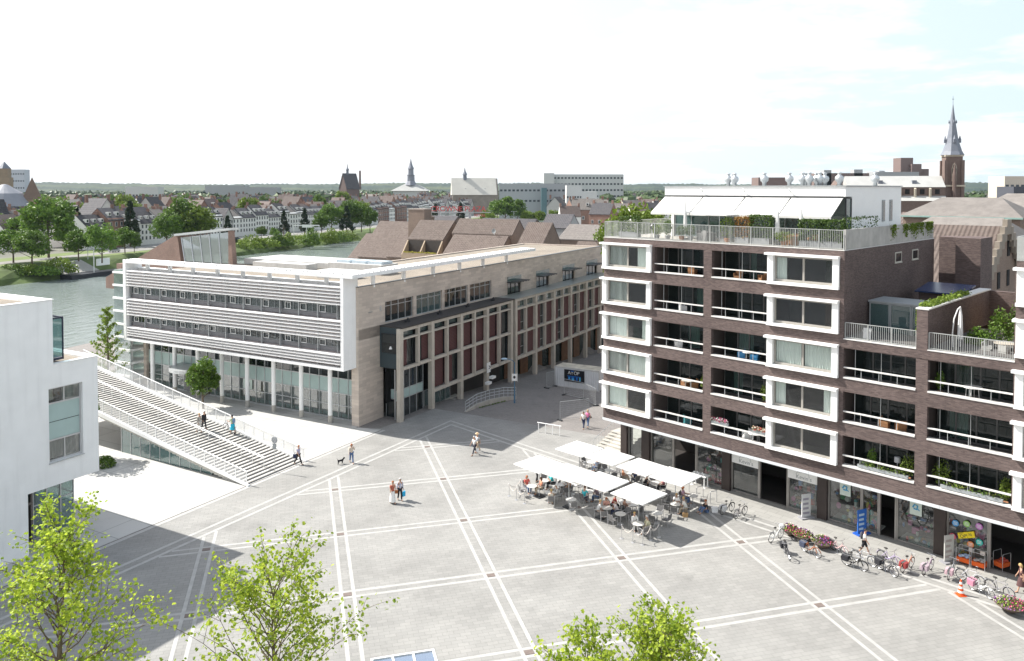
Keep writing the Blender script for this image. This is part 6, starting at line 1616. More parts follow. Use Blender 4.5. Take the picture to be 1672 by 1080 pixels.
def no_sign():
    p = W(449,772); t = thing('sign_post', 'round prohibition sign on a thin post at the foot of the stair', 'sign', p, 0)
    m = MB(); m.tube([(0,0,0),(0,0,2.95)], .03, 6); m.build('post', STEEL, t)
    m = MB(); m.box(-.20,.20,-.05,-.03,2.0,2.45); s = m.build('lower_plate', GREYMETAL, t)
    n = 18; m = MB(); m.add([(.30*cos(i*2*pi/n),-.05,2.78+.30*sin(i*2*pi/n)) for i in range(n)]+[(.30*cos(i*2*pi/n),-.02,2.78+.30*sin(i*2*pi/n)) for i in range(n)],[tuple(range(n)),tuple(range(2*n-1,n-1,-1))]+[(i,(i+1)%n,(i+1)%n+n,i+n) for i in range(n)]); d = m.build('disc', solid('sign_grey_white', (.50,.50,.52), .5), t)
    m = MB(); m.torus((0,-.055,2.78), .25, .025, 'y', 18, 4); m.tube([(-.17,-.06,2.61),(.17,-.06,2.95)], .025, 4); m.build('bar', GREYMETAL, d)
    t.rotation_euler = (0,0,-.4)
no_sign()
def skylight_frame():
    t = thing('glass_shelter', 'white framed glass shelter roof at the near edge of the square', 'shelter', W(612,1076,.0)*1.0, G.th)
    t.location = (-6.1,33.95,0); m = MB()
    for x in (0,.95,1.9,2.85): m.box(x,x+.09,0,1.6,2.02,2.12); 
    m.box(.09,2.85,0,.09,2.021,2.119); m.box(.09,2.85,1.51,1.6,2.021,2.119); m.build('roof_frame', WHITEPAINT, t)
    m = MB(); m.poly([(.05,.05,2.06),(2.9,.05,2.06),(2.9,1.55,2.06),(.05,1.55,2.06)]); m.build('roof_pane', glass('shelter_glass', (.35,.45,.62), refl=.25, see=.5), t)
    for x in (.02,2.87):
        for y in (.02,1.53): m = MB(); m.box(x,x+.06,y,y+.06,0,2.02); m.build('leg', WHITEPAINT, t)
skylight_frame()
# ---------------------------------------------------------------- terrace furniture of the brick block
RL = lambda x,y,z: R.w(x,y,z)
BOXWOOD = leafmat('boxwood', (.035,.08,.012), (.12,.19,.03), trans=.2, rand=.15, scale=.9)
RUSTLEAF = leafmat('rusty_leaf', (.25,.10,.03), (.30,.22,.05), trans=.2, rand=.15, scale=.9)
def hedge(label, x, y, w, d, h, mat, seed, z=19.65, group=None, trough=True):
    rg = random.Random(seed); t = thing('planter_hedge', label, 'hedge', RL(x,y,z), R.th, group)
    if trough: m = MB(); m.box(-w/2,w/2,-d/2,d/2,0,.45); m.build('trough', solid('zinc_trough', (.36,.37,.38), .5, .3), t)
    m = MB(); z0 = .45 if trough else .02
    for i in range(int(520*w*max(.6,h))):
        f = rg.randrange(5); u,v = rg.uniform(-.5,.5),rg.uniform(0,1)
        p = {0:(u*w,-d/2,z0+v*h),1:(u*w,d/2,z0+v*h),2:(-w/2,u*d,z0+v*h),3:(w/2,u*d,z0+v*h),4:(u*w,(v-.5)*d,z0+h)}[f]
        quad_leaf(m, Vector(p)+Vector((rg.gauss(0,.05),rg.gauss(0,.05),rg.gauss(0,.05))), rg.uniform(.09,.17), rg)
    m.build('foliage', mat, t); return t
hedge('clipped hedge in a zinc trough at the left end of the roof terrace', 2.0,1.0,1.9,.6,1.25,BOXWOOD,1)
hedge('rust brown hedge in the middle of the roof terrace', 12.6,1.0,1.1,.6,1.5,RUSTLEAF,2)
hedge('green topped hedge beside the rust brown hedge on the roof terrace', 14.0,1.05,1.6,.6,1.65,BOXWOOD,3)
hedge('long dense green hedge at the right end of the roof terrace', 18.7,.75,3.0,.55,1.45,BOXWOOD,4)
hedge('low green hedge along the side of the roof terrace', 19.9,4.6,.6,5.0,1.6,BOXWOOD,5)
for i,(x,y,w,h,lab) in enumerate(((5.9,.9,.8,1.3,'round topped green shrub in a pot near the left of the roof terrace'),(7.3,.8,1.0,.9,'low boxwood ball left of the grey terrace chairs'),(8.1,.8,.9,1.0,'boxwood ball beside another, near the grey terrace chairs'),(11.3,.9,1.3,1.8,'loose feathery shrub in a pot by the open terrace parasol'),(5.0,.7,.9,.9,'low bright plant in a terracotta pot by the barbecue'),(16.0,.6,1.5,.8,'low flowering plants at the foot of the terrace railing'),(17.1,4.9,.8,1.6,'straggly tall plant beside the penthouse corner'))):
    t = thing('potted_plant', lab, 'plant', RL(x,y,19.65), R.th); m = MB(); m.lathe([(.16,0),(.24,.32),(.22,.34),(0,.30)], 10); m.build('pot', solid('terracotta', (.36,.17,.09), .8, var=.15) if i%2 else MATS['zinc_trough'], t)
    rg = random.Random(90+i); m = MB()
    for k in range(420): d = Vector((rg.gauss(0,1),rg.gauss(0,1),rg.gauss(0,1))).normalized()*rg.uniform(.5,1); quad_leaf(m, Vector((d.x*w/2,d.y*w/2,.32+h/2+d.z*h/2)), rg.uniform(.08,.15), rg)
    m.build('leaves', LEAF_B if i in (3,4,5) else BOXWOOD, t)
def closed_parasol(label, p, h=2.7):
    t = thing('closed_parasol', label, 'parasol', p); m = MB(); m.lathe([(.03,.05),(.03,h)], 8); m.build('pole', WHITEPAINT, t)
    m = MB(); n = 16
    for k,(r,z) in enumerate(((.10,.75),(.17,.8),(.15,1.5),(.11,2.3),(.03,h+.05))):
        for i in range(n): a = 2*pi*i/n; q = r*(1 if i%2 else .72); m.v.append((q*cos(a),q*sin(a),z))
    for k in range(4):
        for i in range(n): m.f.append([k*n+i,k*n+(i+1)%n,(k+1)*n+(i+1)%n,(k+1)*n+i]); m.m.append(0)
    m.build('folded_canopy', CANVAS, t); m = MB(); m.box(-.3,.3,-.3,.3,0,.08); m.build('base', DARKMETAL, t); return t
closed_parasol('closed white parasol at the left of the terrace, nearest the grey chairs', RL(6.9,1.9,19.65), 3.3)
closed_parasol('closed white parasol right of the rust brown hedge', RL(15.2,1.2,19.65)); closed_parasol('closed white parasol beside the long green hedge', RL(17.0,1.2,19.65))
pp = parasol('open white parasol in the middle of the roof terrace', RL(10.2,1.6,19.65), R.th, 1.45, 2.15, .5); del pp['group']
def terrace_chair(label, x, y, rz, mat, z=19.65, grp=None, s=1):
    t = thing('terrace_chair', label, 'chair', RL(x,y,z), R.th+rz, grp); t.scale = (s,s,s)
    m = MB(); m.box(-.27,.27,-.27,.27,.0,.44); m.build('seat', mat, t); m = MB(); m.box(-.29,-.22,-.28,.28,.44,.86); m.build('backrest', mat, t)
    for y_ in (-.28,.24): m = MB(); m.box(-.22,.27,y_,y_+.05,.44,.64); m.build('armrest', mat, t)
GW = solid('grey_wicker', (.22,.22,.22), .8, var=.2, scale=10); TEAK = solid('teak', (.30,.15,.07), .7, var=.2, scale=5); WPL = solid('white_plastic', (.75,.75,.74), .4)
for i,(x,y) in enumerate(((8.9,1.1),(9.5,1.7),(9.6,.9),(10.9,1.2))): terrace_chair('square grey wicker armchair on the roof terrace', x,y,.5*i,GW,grp='grey wicker terrace chairs')
for i,(x,y) in enumerate(((15.9,1.5),(16.5,1.0),(16.4,2.0),(17.6,1.8))): terrace_chair('teak armchair between the closed parasols on the roof terrace', x,y,.9*i,TEAK,grp='teak terrace chairs')
def small_table(label, p, mat, r=.5, h=.72, name='terrace_table'):
    t = thing(name, label, 'table', p); m = MB(); m.lathe([(r,h-.04),(r,h),(0,h+.001)], 18); m.build('table_top', mat, t)
    for k in range(4): m = MB(); a = pi/4+k*pi/2; m.tube([(r*.6*cos(a),r*.6*sin(a),h-.04),(r*.7*cos(a),r*.7*sin(a),0)], .02, 5); m.build('leg', mat, t)
small_table('teak table between the closed parasols', RL(16.4,1.5,19.65), TEAK, .6); small_table('grey table among the wicker chairs on the roof terrace', RL(9.3,1.3,19.65), GW, .45)
def barbecue():
    t = thing('barbecue', 'black kettle barbecue near the left hedge of the roof terrace', 'barbecue', RL(4.3,1.2,19.65)); m = MB(); m.blob((0,0,.95), .32,.32,.28, 14, 8); m.build('kettle', solid('black_enamel', (.015,.015,.017), .3), t)
    for k in range(3): m = MB(); a = k*2.1; m.tube([(.2*cos(a),.2*sin(a),.75),(.35*cos(a),.35*sin(a),0)], .018, 5); m.build('leg', STEEL, t)
barbecue()
def ivy():
    rg = random.Random(6); m = MB()
    for y0 in (9.0,11.6,13.0,14.0,15.2,16.7,17.4):
        for k in range(150): z = 21.05-abs(rg.gauss(0,.42)); quad_leaf(m, Vector((20.6+rg.uniform(0,.06),y0+rg.gauss(0,.32),z)), rg.uniform(.1,.2), rg)
    o = m.build('ivy', LEAF_B); at(o, R); tag(o, 'tufts of ivy hanging over the grey side parapet of the roof terrace', 'ivy'); o['kind'] = 'thing'
    m = MB()
    for k in range(1300): quad_leaf(m, Vector((25.5+rg.uniform(-.4,.3),rg.uniform(.6,9.5),16.26+abs(rg.gauss(0,.12)))), rg.uniform(.1,.22), rg)
    for k in range(200): quad_leaf(m, Vector((25.12+rg.uniform(-.06,.02),.3+abs(rg.gauss(0,.2)),16.1-abs(rg.gauss(0,1.0)))), rg.uniform(.1,.2), rg)
    o = m.build('creeper', LEAF_B); at(o, R); tag(o, 'pale green creeper growing over the terrace dividing wall', 'creeper'); o['kind'] = 'thing'
ivy()
# lower terraces
def folded_chairs():
    t = thing('folded_chair', 'white plastic chairs leaning folded against the lower terrace railing', 'chair', RL(21.9,.6,13.42), R.th)
    m = MB(); m.extr([(-.25,-.05,0),(.25,-.05,0),(.25,.15,1.0),(-.25,.15,1.0)], (0,.05,0)); m.build('back', WPL, t)
    for x in (-.22,.22): m = MB(); m.tube([(x,.25,0),(x,-.1,.9)], .025, 5); m.build('leg', WPL, t)
folded_chairs()
def glass_shed():
    t = thing('glass_screen', 'grey framed glass garden room on the lower terrace', 'garden room', R.o, R.th)
    for i,x in enumerate((20.8,22.2,23.6)): grid_window('glazed_panel', t, x, x+1.38, 13.42, 15.75, 4.0, 1, GREYMETAL, PANE_TEAL, .08)
    m = MB(); m.box(20.7,25.1,3.92,6.9,15.76,15.86); m.build('roof', GREYMETAL, t)
glass_shed()
def cantilever():
    p = RL(27.1,2.2,13.42); t = closed_parasol('closed white cantilever parasol on the flower filled lower terrace', p, 2.75)
    m = MB(); m.tube([(-.5,-.1,.05),(-.55,-.1,1.2),(-.45,-.08,2.1),(-.2,-.04,2.7),(0,0,2.85)], .04, 6); m.build('arm', WPL, t)
cantilever()
for i,(x,y,w,h,lab) in enumerate(((27.6,4.2,1.6,1.3,'dark leafy shrub against the lower terrace wall'),(28.6,5.2,1.5,2.6,'tall dark shrub with yellow flowers on the lower terrace'),(29.3,7.2,1.6,3.0,'tall bright topped shrub beside the yellow garden house'),(28.2,3.4,1.0,.8,'low plant with reddish leaves by the cantilever parasol'))):
    bush('terrace_shrub', lab, RL(x,y,13.42), w/2, w/2, h, LEAF_A, 200+i, 900, .16, None, 'shrub')
small_table('pale wooden table at the right of the lower terrace', RL(29.4,3.2,13.42), solid('weathered_wood', (.42,.38,.32), .8), .7); 
for i,(x,y) in enumerate(((28.6,2.2),(29.6,2.0),(28.4,3.2))): terrace_chair('pale metal chair by the wooden table on the lower terrace', x,y,i*1.3,solid('pale_metal_seat',(.4,.4,.38),.5),13.42,'pale chairs of the lower terrace',.9)
def yellow_house():
    t = thing('garden_house', 'yellow ochre garden house with a small curtained window on the lower terrace', 'garden house', R.w(28.9,9.5,13.42), R.th)
    m = MB(); m.box(0,3.2,0,3,0,2.6); m.build('wall', solid('ochre_wall', (.52,.30,.06), .8, var=.1), t); m = MB(); m.box(-.2,3.4,-.3,3.2,2.6,2.72); m.build('roof', solid('ochre_roof', (.45,.42,.35), .7), t)
    g = grid_window('window', t, .6,1.7,1.0,2.1,-.04,2,solid('red_frame',(.45,.1,.08),.6),PANE_DARK,.07); m = MB(); m.box(.5,1.8,-.35,-.08,.72,.95); m.build('window_box', solid('pink_box',(.5,.3,.24),.8), t)
    t2 = thing('solar_roof', 'dark blue sloping solar panel roof behind the creeper wall', 'solar roof', R.w(21.8,11,13.42), R.th)
    m = MB(); m.box(.0,3.0,0,2.9,0,2.5); m.build('wall', BRICK, t2); m = MB(); m.extr([(-.2,-.3,2.5),(-.2,3.0,2.9),(-.2,3.0,3.0),(-.2,-.3,2.6)], (3.3,0,0)); m.build('panel', solid('solar_blue', (.03,.05,.12), .25), t2)
yellow_house()
# loggia contents: furniture and plants people keep there
def loggia_things():
    rg = random.Random(12)
    def plant(label, x, y, z, w, h, mat, seed, pot=True):
        t = thing('balcony_plant', label, 'plant', RL(x,y,z), R.th); m = MB(); m.lathe([(.12,0),(.17,.26),(0,.25)], 9); m.build('pot', solid('terracotta', (.36,.17,.09), .8, var=.15), t)
        g = random.Random(seed); m = MB()
        for k in range(330): d = Vector((g.gauss(0,1),g.gauss(0,1),g.gauss(0,1))).normalized()*g.uniform(.4,1); quad_leaf(m, Vector((d.x*w/2,d.y*w/2,.3+h/2+d.z*h/2)), g.uniform(.08,.15), g)
        m.build('leaves', mat, t)
    plant('yellow green bush in the lowest loggia, right end behind the lamp', 24.6,.75,4.73,1.1,1.5,LEAF_B,1); plant('small dark plant in the lowest loggia beside the left chair', 22.3,.8,4.73,.6,1.4,LEAF_A,2)
    plant('yellow green bush at the left end of the lowest right hand loggia', 26.6,.7,4.73,1.1,1.7,LEAF_B,3); plant('rounded bright bush at the right end of the lowest right hand loggia', 30.1,.7,4.73,.9,1.5,LEAF_B,4)
    plant('bright green leafy plant at the end of a second floor loggia', 14.7,.6,7.73,.7,1.5,LEAF_B,5); plant('flowering plant at the end of the second floor loggia by the corner window', 9.5,.6,7.73,.5,1.2,LEAF_B,6); plant('pale leafed plant in the third floor right hand loggia', 26.4,.8,10.73,.6,1.3,LEAF_A,7)
    def box(label, x, z, cols, w, seed):
        t = thing('flower_box', label, 'flower box', RL(x,.12,z), R.th); m = MB(); m.box(-w/2,w/2,-.05,.1,0,.2); m.build('trough', GREYMETAL, t); g = random.Random(seed)
        for i,c in enumerate(cols):
            m = MB()
            for k in range(90): quad_leaf(m, Vector((g.uniform(-w/2,w/2)*.9, g.uniform(-.15,.12), .2+g.uniform(0,.28))), g.uniform(.07,.13), g)
            m.build('blossom', cloth(c), t)
    box('box of pink and white flowers on the lowest second loggia rail', 11.2, 5.74, ((.65,.05,.22),(.78,.72,.74),(.06,.14,.03)), 1.5, 1); box('box of red and white flowers at the right end of the second loggia rail', 14.5, 5.74, ((.65,.12,.10),(.75,.7,.6),(.06,.14,.03)), 1.2, 2)
    box('strip of green plants along the lowest right hand loggia rail', 28.4, 5.1, ((.10,.18,.03),(.22,.26,.05)), 3.4, 3); box('strip of yellow green plants along the lowest loggia rail by the lamp', 23.2, 5.1, ((.16,.22,.03),(.10,.17,.03)), 3.2, 4)
    n = 0
    for x,k,mat,lab in ((7.6,1,TEAK,'wooden chair by a table on the second floor corner loggia'),(8.4,1,TEAK,'second wooden chair on the second floor corner loggia'),(6.9,2,WPL,'white plastic chair on the third floor corner loggia'),(7.3,3,WPL,'white plastic chair on the fourth floor corner loggia'),(23.0,1,TEAK,'slatted teak chair on the second floor loggia by the pier'),(24.0,1,TEAK,'slatted teak chair next to another on the second floor loggia by the pier'),(8.2,4,TEAK,'brown chair among boxes on the top floor corner loggia'),(12.2,4,TEAK,'brown chair on the top floor second loggia'),(14.2,4,TEAK,'light brown chair at the right of the top floor second loggia'),(12.5,2,solid('blue_seat',(.05,.25,.5),.5),'blue chair on the third floor second loggia'),(13.6,2,solid('blue_seat',(.05,.25,.5),.5),'second blue chair on the third floor second loggia'),(13.0,0,WPL,'white chair on the lowest second loggia'),(7.8,0,solid('teal_seat',(.05,.2,.22),.5),'teal chair on the lowest corner loggia'),(21.8,0,GW,'grey chair on the lowest loggia beside the lamp')):
        terrace_chair(lab, x, 1.0, rg.uniform(0,6), mat, 4.73+3*k, None, 1.0)
    small_table('white oval table on the third floor right hand loggia', RL(28.2,.85,10.73), WPL, .55, .85, 'loggia_table'); small_table('pale table on the second floor corner loggia', RL(8.0,.7,7.73), solid('pale_table',(.62,.58,.52),.5), .5, .75, 'loggia_table'); small_table('white table on the lowest second loggia', RL(13.8,.8,4.73), WPL, .5, .75, 'loggia_table'); small_table('small white table on the third floor second loggia', RL(13.1,.9,10.73), WPL, .4, .75, 'loggia_table')
    t = thing('floor_lamp', 'grey shaded lamp on the lowest loggia between plants', 'lamp', RL(23.9,.8,4.73)); m = MB(); m.tube([(0,0,0),(0,0,1.15)], .02, 6); m.build('stem', STEEL, t); m = MB(); m.lathe([(.20,1.1),(.18,1.45),(0,1.45)], 14); m.build('lamp_shade', solid('grey_shade',(.35,.36,.38),.6), t)
loggia_things()

# ---------------------------------------------------------------- brown tiled housing behind the office
TILE_BR = rooftile('brown_pantile', (.105,.08,.07), (.175,.142,.122), .42, .10)
TILE_GREY = rooftile('grey_brown_pantile', (.15,.135,.125), (.235,.212,.195), .45, .10)
SLATE = rooftile('slate_roof', (.065,.063,.07), (.115,.108,.11), .5, .25)
TILE_RED = rooftile('weathered_red_tile', (.115,.088,.08), (.175,.138,.125), .45, .25)
def shed_house(label, fr, x0, x1, yr, zr, df, db, drop_f, drop_b, roofm, wallm, name='terraced_house', cat='house', zbase=-1.0, chim=1, group=None, dy=0):
    """asymmetric gabled house: long slope to the front, short one behind"""
    o = fr.w((x0+x1)/2, yr, 0); t = thing(name, label, cat, o, fr.th, group); w = (x1-x0)/2
    prof = [(-df+.15,zbase),(-df+.15,zr-drop_f-.05),(0,zr-.12),(db-.15,zr-drop_b-.05),(db-.15,zbase)]
    m = MB(); m.extr([(-w+.05,y,z) for y,z in prof], (2*w-.1,0,0)); m.build('wall', wallm, t)
    th = .22; m = MB(); m.extr([(-w,-df,zr-drop_f),(-w,0,zr),(-w,db,zr-drop_b),(-w,db,zr-drop_b-th),(-w,0,zr-th*1.4),(-w,-df,zr-drop_f-th)], (2*w,0,0)); r = m.build('roof', roofm, t)
    for k in range(chim):
        m = MB(); x = w*.7*(1 if k == 0 else -1); m.box(x-.45,x+.45,db*.2-.35,db*.2+.35,zr-1.2,zr+1.1); m.box(x-.52,x+.52,db*.2-.42,db*.2+.42,zr+1.102,zr+1.25)
        for j in (-.2,.2): m.lathe([(.12,zr+1.25),(.10,zr+1.6)], 8, (x+j,db*.2,0))
        m.build('chimney', wallm, r)
    return t
BRWN = masonry('brown_brick', (.25,.185,.145), (.19,.135,.11), (.24,.20,.17), .22, .07, .01, .9, bump=.3, var=.15, big=.3)
shed_house('brown tiled house with the broad steep slope nearest the river', L,-77,-65,101,15.4,9,4,8.6,5,TILE_BR,BRWN,chim=1)
hb = shed_house('brown tiled house with two recessed balconies under its slope', L,-56.5,-46.8,90,16.45,5,4.5,4.2,4.5,TILE_BR,BRWN,chim=0)
def balconies():
    C = solid('tan_concrete', (.36,.28,.20), .8, var=.1); m = MB(); w = 4.85
    for x in (-w,-.15,w-.3): m.extr([(x,-5.05,12.0),(x,-7.4,8.9),(x,-7.4,3),(x,-5.05,3)], (.3,0,0))
    m.box(-w+.3,w-.3,-7.42,-7.2,8.0,9.3); m.box(-w+.3,w-.3,-7.4,-7.2,5.6,6.5); m.build('balcony_front', C, hb)
    m = MB()
    for x in (-3.6,-1.6,1.3,3.2): m.box(x-.7,x+.7,-7.35,-7.25,6.5,8.0)
    m.build('lower_window', BLACKVOID, hb); rg = random.Random(2)
    m = MB()
    for k in range(260): quad_leaf(m, Vector((rg.uniform(-4.4,4.4),-7.3+rg.uniform(-.15,.25),9.35+abs(rg.gauss(0,.12)))), rg.uniform(.15,.3), rg)
    m.build('balcony_flowers', cloth((.45,.42,.06)), hb)
    m = MB(); m.box(-w+.3,w-.3,-5.0,-4.95,9,12); m.build('balcony_glazing', solid('dark_balcony_glazing',(.06,.05,.045),.3), hb)
balconies()
shed_house('brown tiled house with a dark slot beside the balcony house', L,-65,-57.5,97,15.6,9,5,8,5,TILE_BR,BRWN,chim=1)
shed_house('long brown tiled roof with a satellite dish', L,-45.5,-30.0,90,17.0,3.4,4,3.2,4,TILE_BR,BRWN,chim=0)
shed_house('lower brown tiled roof in front of the satellite dish roof', L,-44.5,-30.5,86,13.6,4.5,1.0,3.9,1,TILE_BR,BRWN,chim=0)
shed_house('steep brown tiled house with a tall brick gable beside the roof plant', L,-25.8,-20.0,86,16.7,6.6,4,5.7,4.5,TILE_BR,BRWN,chim=0)
shed_house('low dark tiled house by the river edge, left of the broad slope', L,-84,-77,104,11.8,9,3,7,3,TILE_BR,BRWN,chim=0)
shed_house('dark hipped roof behind the balcony house', L,-70,-60,112,16.6,3,5,2,3,SLATE,BRWN,chim=0)
shed_house('dark slate roof below the red hotel lettering', L,-56,-40,118,16.0,5,6,4,4,SLATE,BRWN,chim=0)
shed_house('long grey tiled roof with two white finials', L,-28,-6,112,15.2,7,4,3.2,4,TILE_GREY,BRWN,chim=1)
shed_house('small brown gable with a dark roof near the brick block', L,-17,-9.5,92,12.6,3,3,2.6,2.6,TILE_BR,BRWN,chim=0)
shed_house('grey dormered house with a dark slate roof behind the tiled houses', L,-42,-34,128,17.0,4,4,3.5,3.5,SLATE,solid('grey_cladding',(.35,.36,.36),.7),chim=0)
def dish():
    o = L.w(-33.9,85.6,14.6); t = thing('satellite_dish', 'grey satellite dish between two brown roofs', 'satellite dish', o, L.th); m = MB(); m.tube([(0,0,-.9),(0,0,0)], .04, 5); m.build('mast', STEEL, t)
    m = MB(); n = 14; m.v.append((0,-.05,0)); 
    for i in range(n): a = 2*pi*i/n; m.v.append((.5*cos(a),-.2,.55*sin(a)))
    for i in range(n): m.f.append([0,1+i,1+(i+1)%n]); m.m.append(0)
    m.build('dish', GREYMETAL, t)
dish()
def stack():
    p = L.w(-58,92,0); t = thing('brick_chimney_block', 'square brown chimney block above the balcony house', 'chimney', p, L.th); m = MB(); m.box(-2.3,2.3,-1.5,1.5,8,18.7); m.build('shaft', BRWN, t); m = MB(); m.box(-2.4,2.4,-1.6,1.6,18.7,19.0); m.build('cap', solid('chimney_cap',(.30,.25,.22),.8), t)
stack()
def hotel_sign():
    p = D(748,340,215); t = thing('roof_lettering', 'red and white rooftop letters on a pale frame above the brown roofs', 'sign', p, -.12)
    m = MB(); m.box(-9,9,0,.2,-1.3,-1.1)
    for x in (-5.4,3.2): m.box(x-.3,x+.3,.2,.8,-14,-1.1)
    m.build('support', solid('pale_sign_post',(.5,.5,.5),.6), t)
    txt('', 'CROWNE PLAZA', 2.0, solid('sign_red', (.62,.10,.10), .5), t, (0,0,-.9), (pi/2,0,0), .1, 'CENTER')
    txt('', 'HOTEL', 1.0, solid('sign_red', (.62,.10,.10), .5), t, (4.5,0,-2.3), (pi/2,0,0), .1, 'LEFT')
hotel_sign()

# ---------------------------------------------------------------- right of the block: stepped gable hall, grey hipped roofs, church
def stepped():
    t = shed_house('old hall with a ribbed pantile roof and a stepped sandstone gable', R, 3, 21.6, 36, 20.05, 9, 9, 6.8, 6.8, TILE_BR, BRWN, 'gabled_hall', 'house', chim=0)
    m = MB(); x = 9.3
    for k in range(10):
        f = k/10; z = 20.5-6.8*f; m.box(x+.02,x+.45,-.7-9*f,-.0-9*f+.25,z-1.2,z+.25)
    for k in range(10):
        f = k/10; z = 20.5-6.8*f; m.box(x+.02,x+.45,.3+9*f-.2,.9+9*f,z-1.2,z+.2)
    m.build('stepped_coping', solid('sandstone_coping',(.26,.225,.185),.85,var=.15), t)
    m = MB()
    for y,z in ((-2,14),(-2,10),(1.5,14),(1.5,17)): m.box(9.26,9.32,y,y+.9,z,z+1.6)
    m.build('gable_window', BLACKVOID, t)
stepped()
FLAT_TILE = solid('grey_flat_tile', (.185,.168,.155), .85, var=.2, scale=.7, dirt=.15, rand=.12)
def hip_house(label, fr, x, y, w, d, he, hr, roofm, wallm, inset=2.5, name='hipped_house', group=None, rz=0):
    t = thing(name, label, 'house', fr.w(x,y,0), fr.th+rz, group); m = MB(); m.box(-w/2,w/2,-d/2,d/2,-1,he); m.build('wall', wallm, t)
    e = .35; a,b = w/2+e,d/2+e; i = min(inset, w/2-.3); m = MB()
    m.add([(-a,-b,he),(a,-b,he),(a,b,he),(-a,b,he),(-w/2+i,0,hr),(w/2-i,0,hr)],[(0,3,2,1),(0,1,5,4),(2,3,4,5),(1,2,5),(3,0,4)]); r = m.build('roof', roofm, t)
    m = MB(); m.box(-a,a,-b-.12,-b,he-.18,he+.02); m.build('gutter', solid('verdigris_gutter',(.22,.34,.31),.6), t)
    return t
hip_house('long grey hipped roof with a green gutter above the stepped gable', R, 11.5, 63, 13.5, 10, 20.2, 22.6, FLAT_TILE, BRWN, 3.2)
hip_house('lower grey hipped roof just behind the pantile hall', R, 14.5, 50, 12, 9, 18.0, 20.4, FLAT_TILE, BRWN, 2.2)
hip_house('grey roofed house behind the long hipped roof', R, 14, 92, 16, 12, 20.3, 23.0, FLAT_TILE, BRWN, 3)
hip_house('brown brick house with a grey roof left of the hipped roofs', R, -2, 66, 6, 8, 17.6, 19.4, FLAT_TILE, BRWN, 1.5)
hip_house('small brick house with slate top beside the penthouse', R, -8, 64, 5, 6, 17.2, 18.6, SLATE, BRWN, 1.2)
hip_house('low brick house with white edged roof under the church nave', R, -14, 78, 8, 7, 17.8, 19.2, TILE_RED, BRWN, 1.5)
hip_house('brick house with brown roof beside the white edged one', R, -3, 88, 8, 7, 18.0, 19.8, TILE_RED, BRWN, 1.5)
hip_house('wide grey roof at the right edge beyond the stepped gable', R, 24, 74, 9, 12, 20.4, 23.2, FLAT_TILE, BRWN, 2)
CHB = masonry('church_brick', (.135,.092,.08), (.10,.068,.06), (.26,.21,.18), .5, .2, .02, .9, bump=.2, var=.15, big=.1)
SPIRE_M = solid('spire_slate', (.17,.185,.22), .6, var=.14, scale=.3); NAVE_M = solid('nave_slate', (.40,.40,.385), .7, var=.12, scale=.25)
STONE = solid('pale_stone_trim', (.46,.41,.33), .85, var=.15)
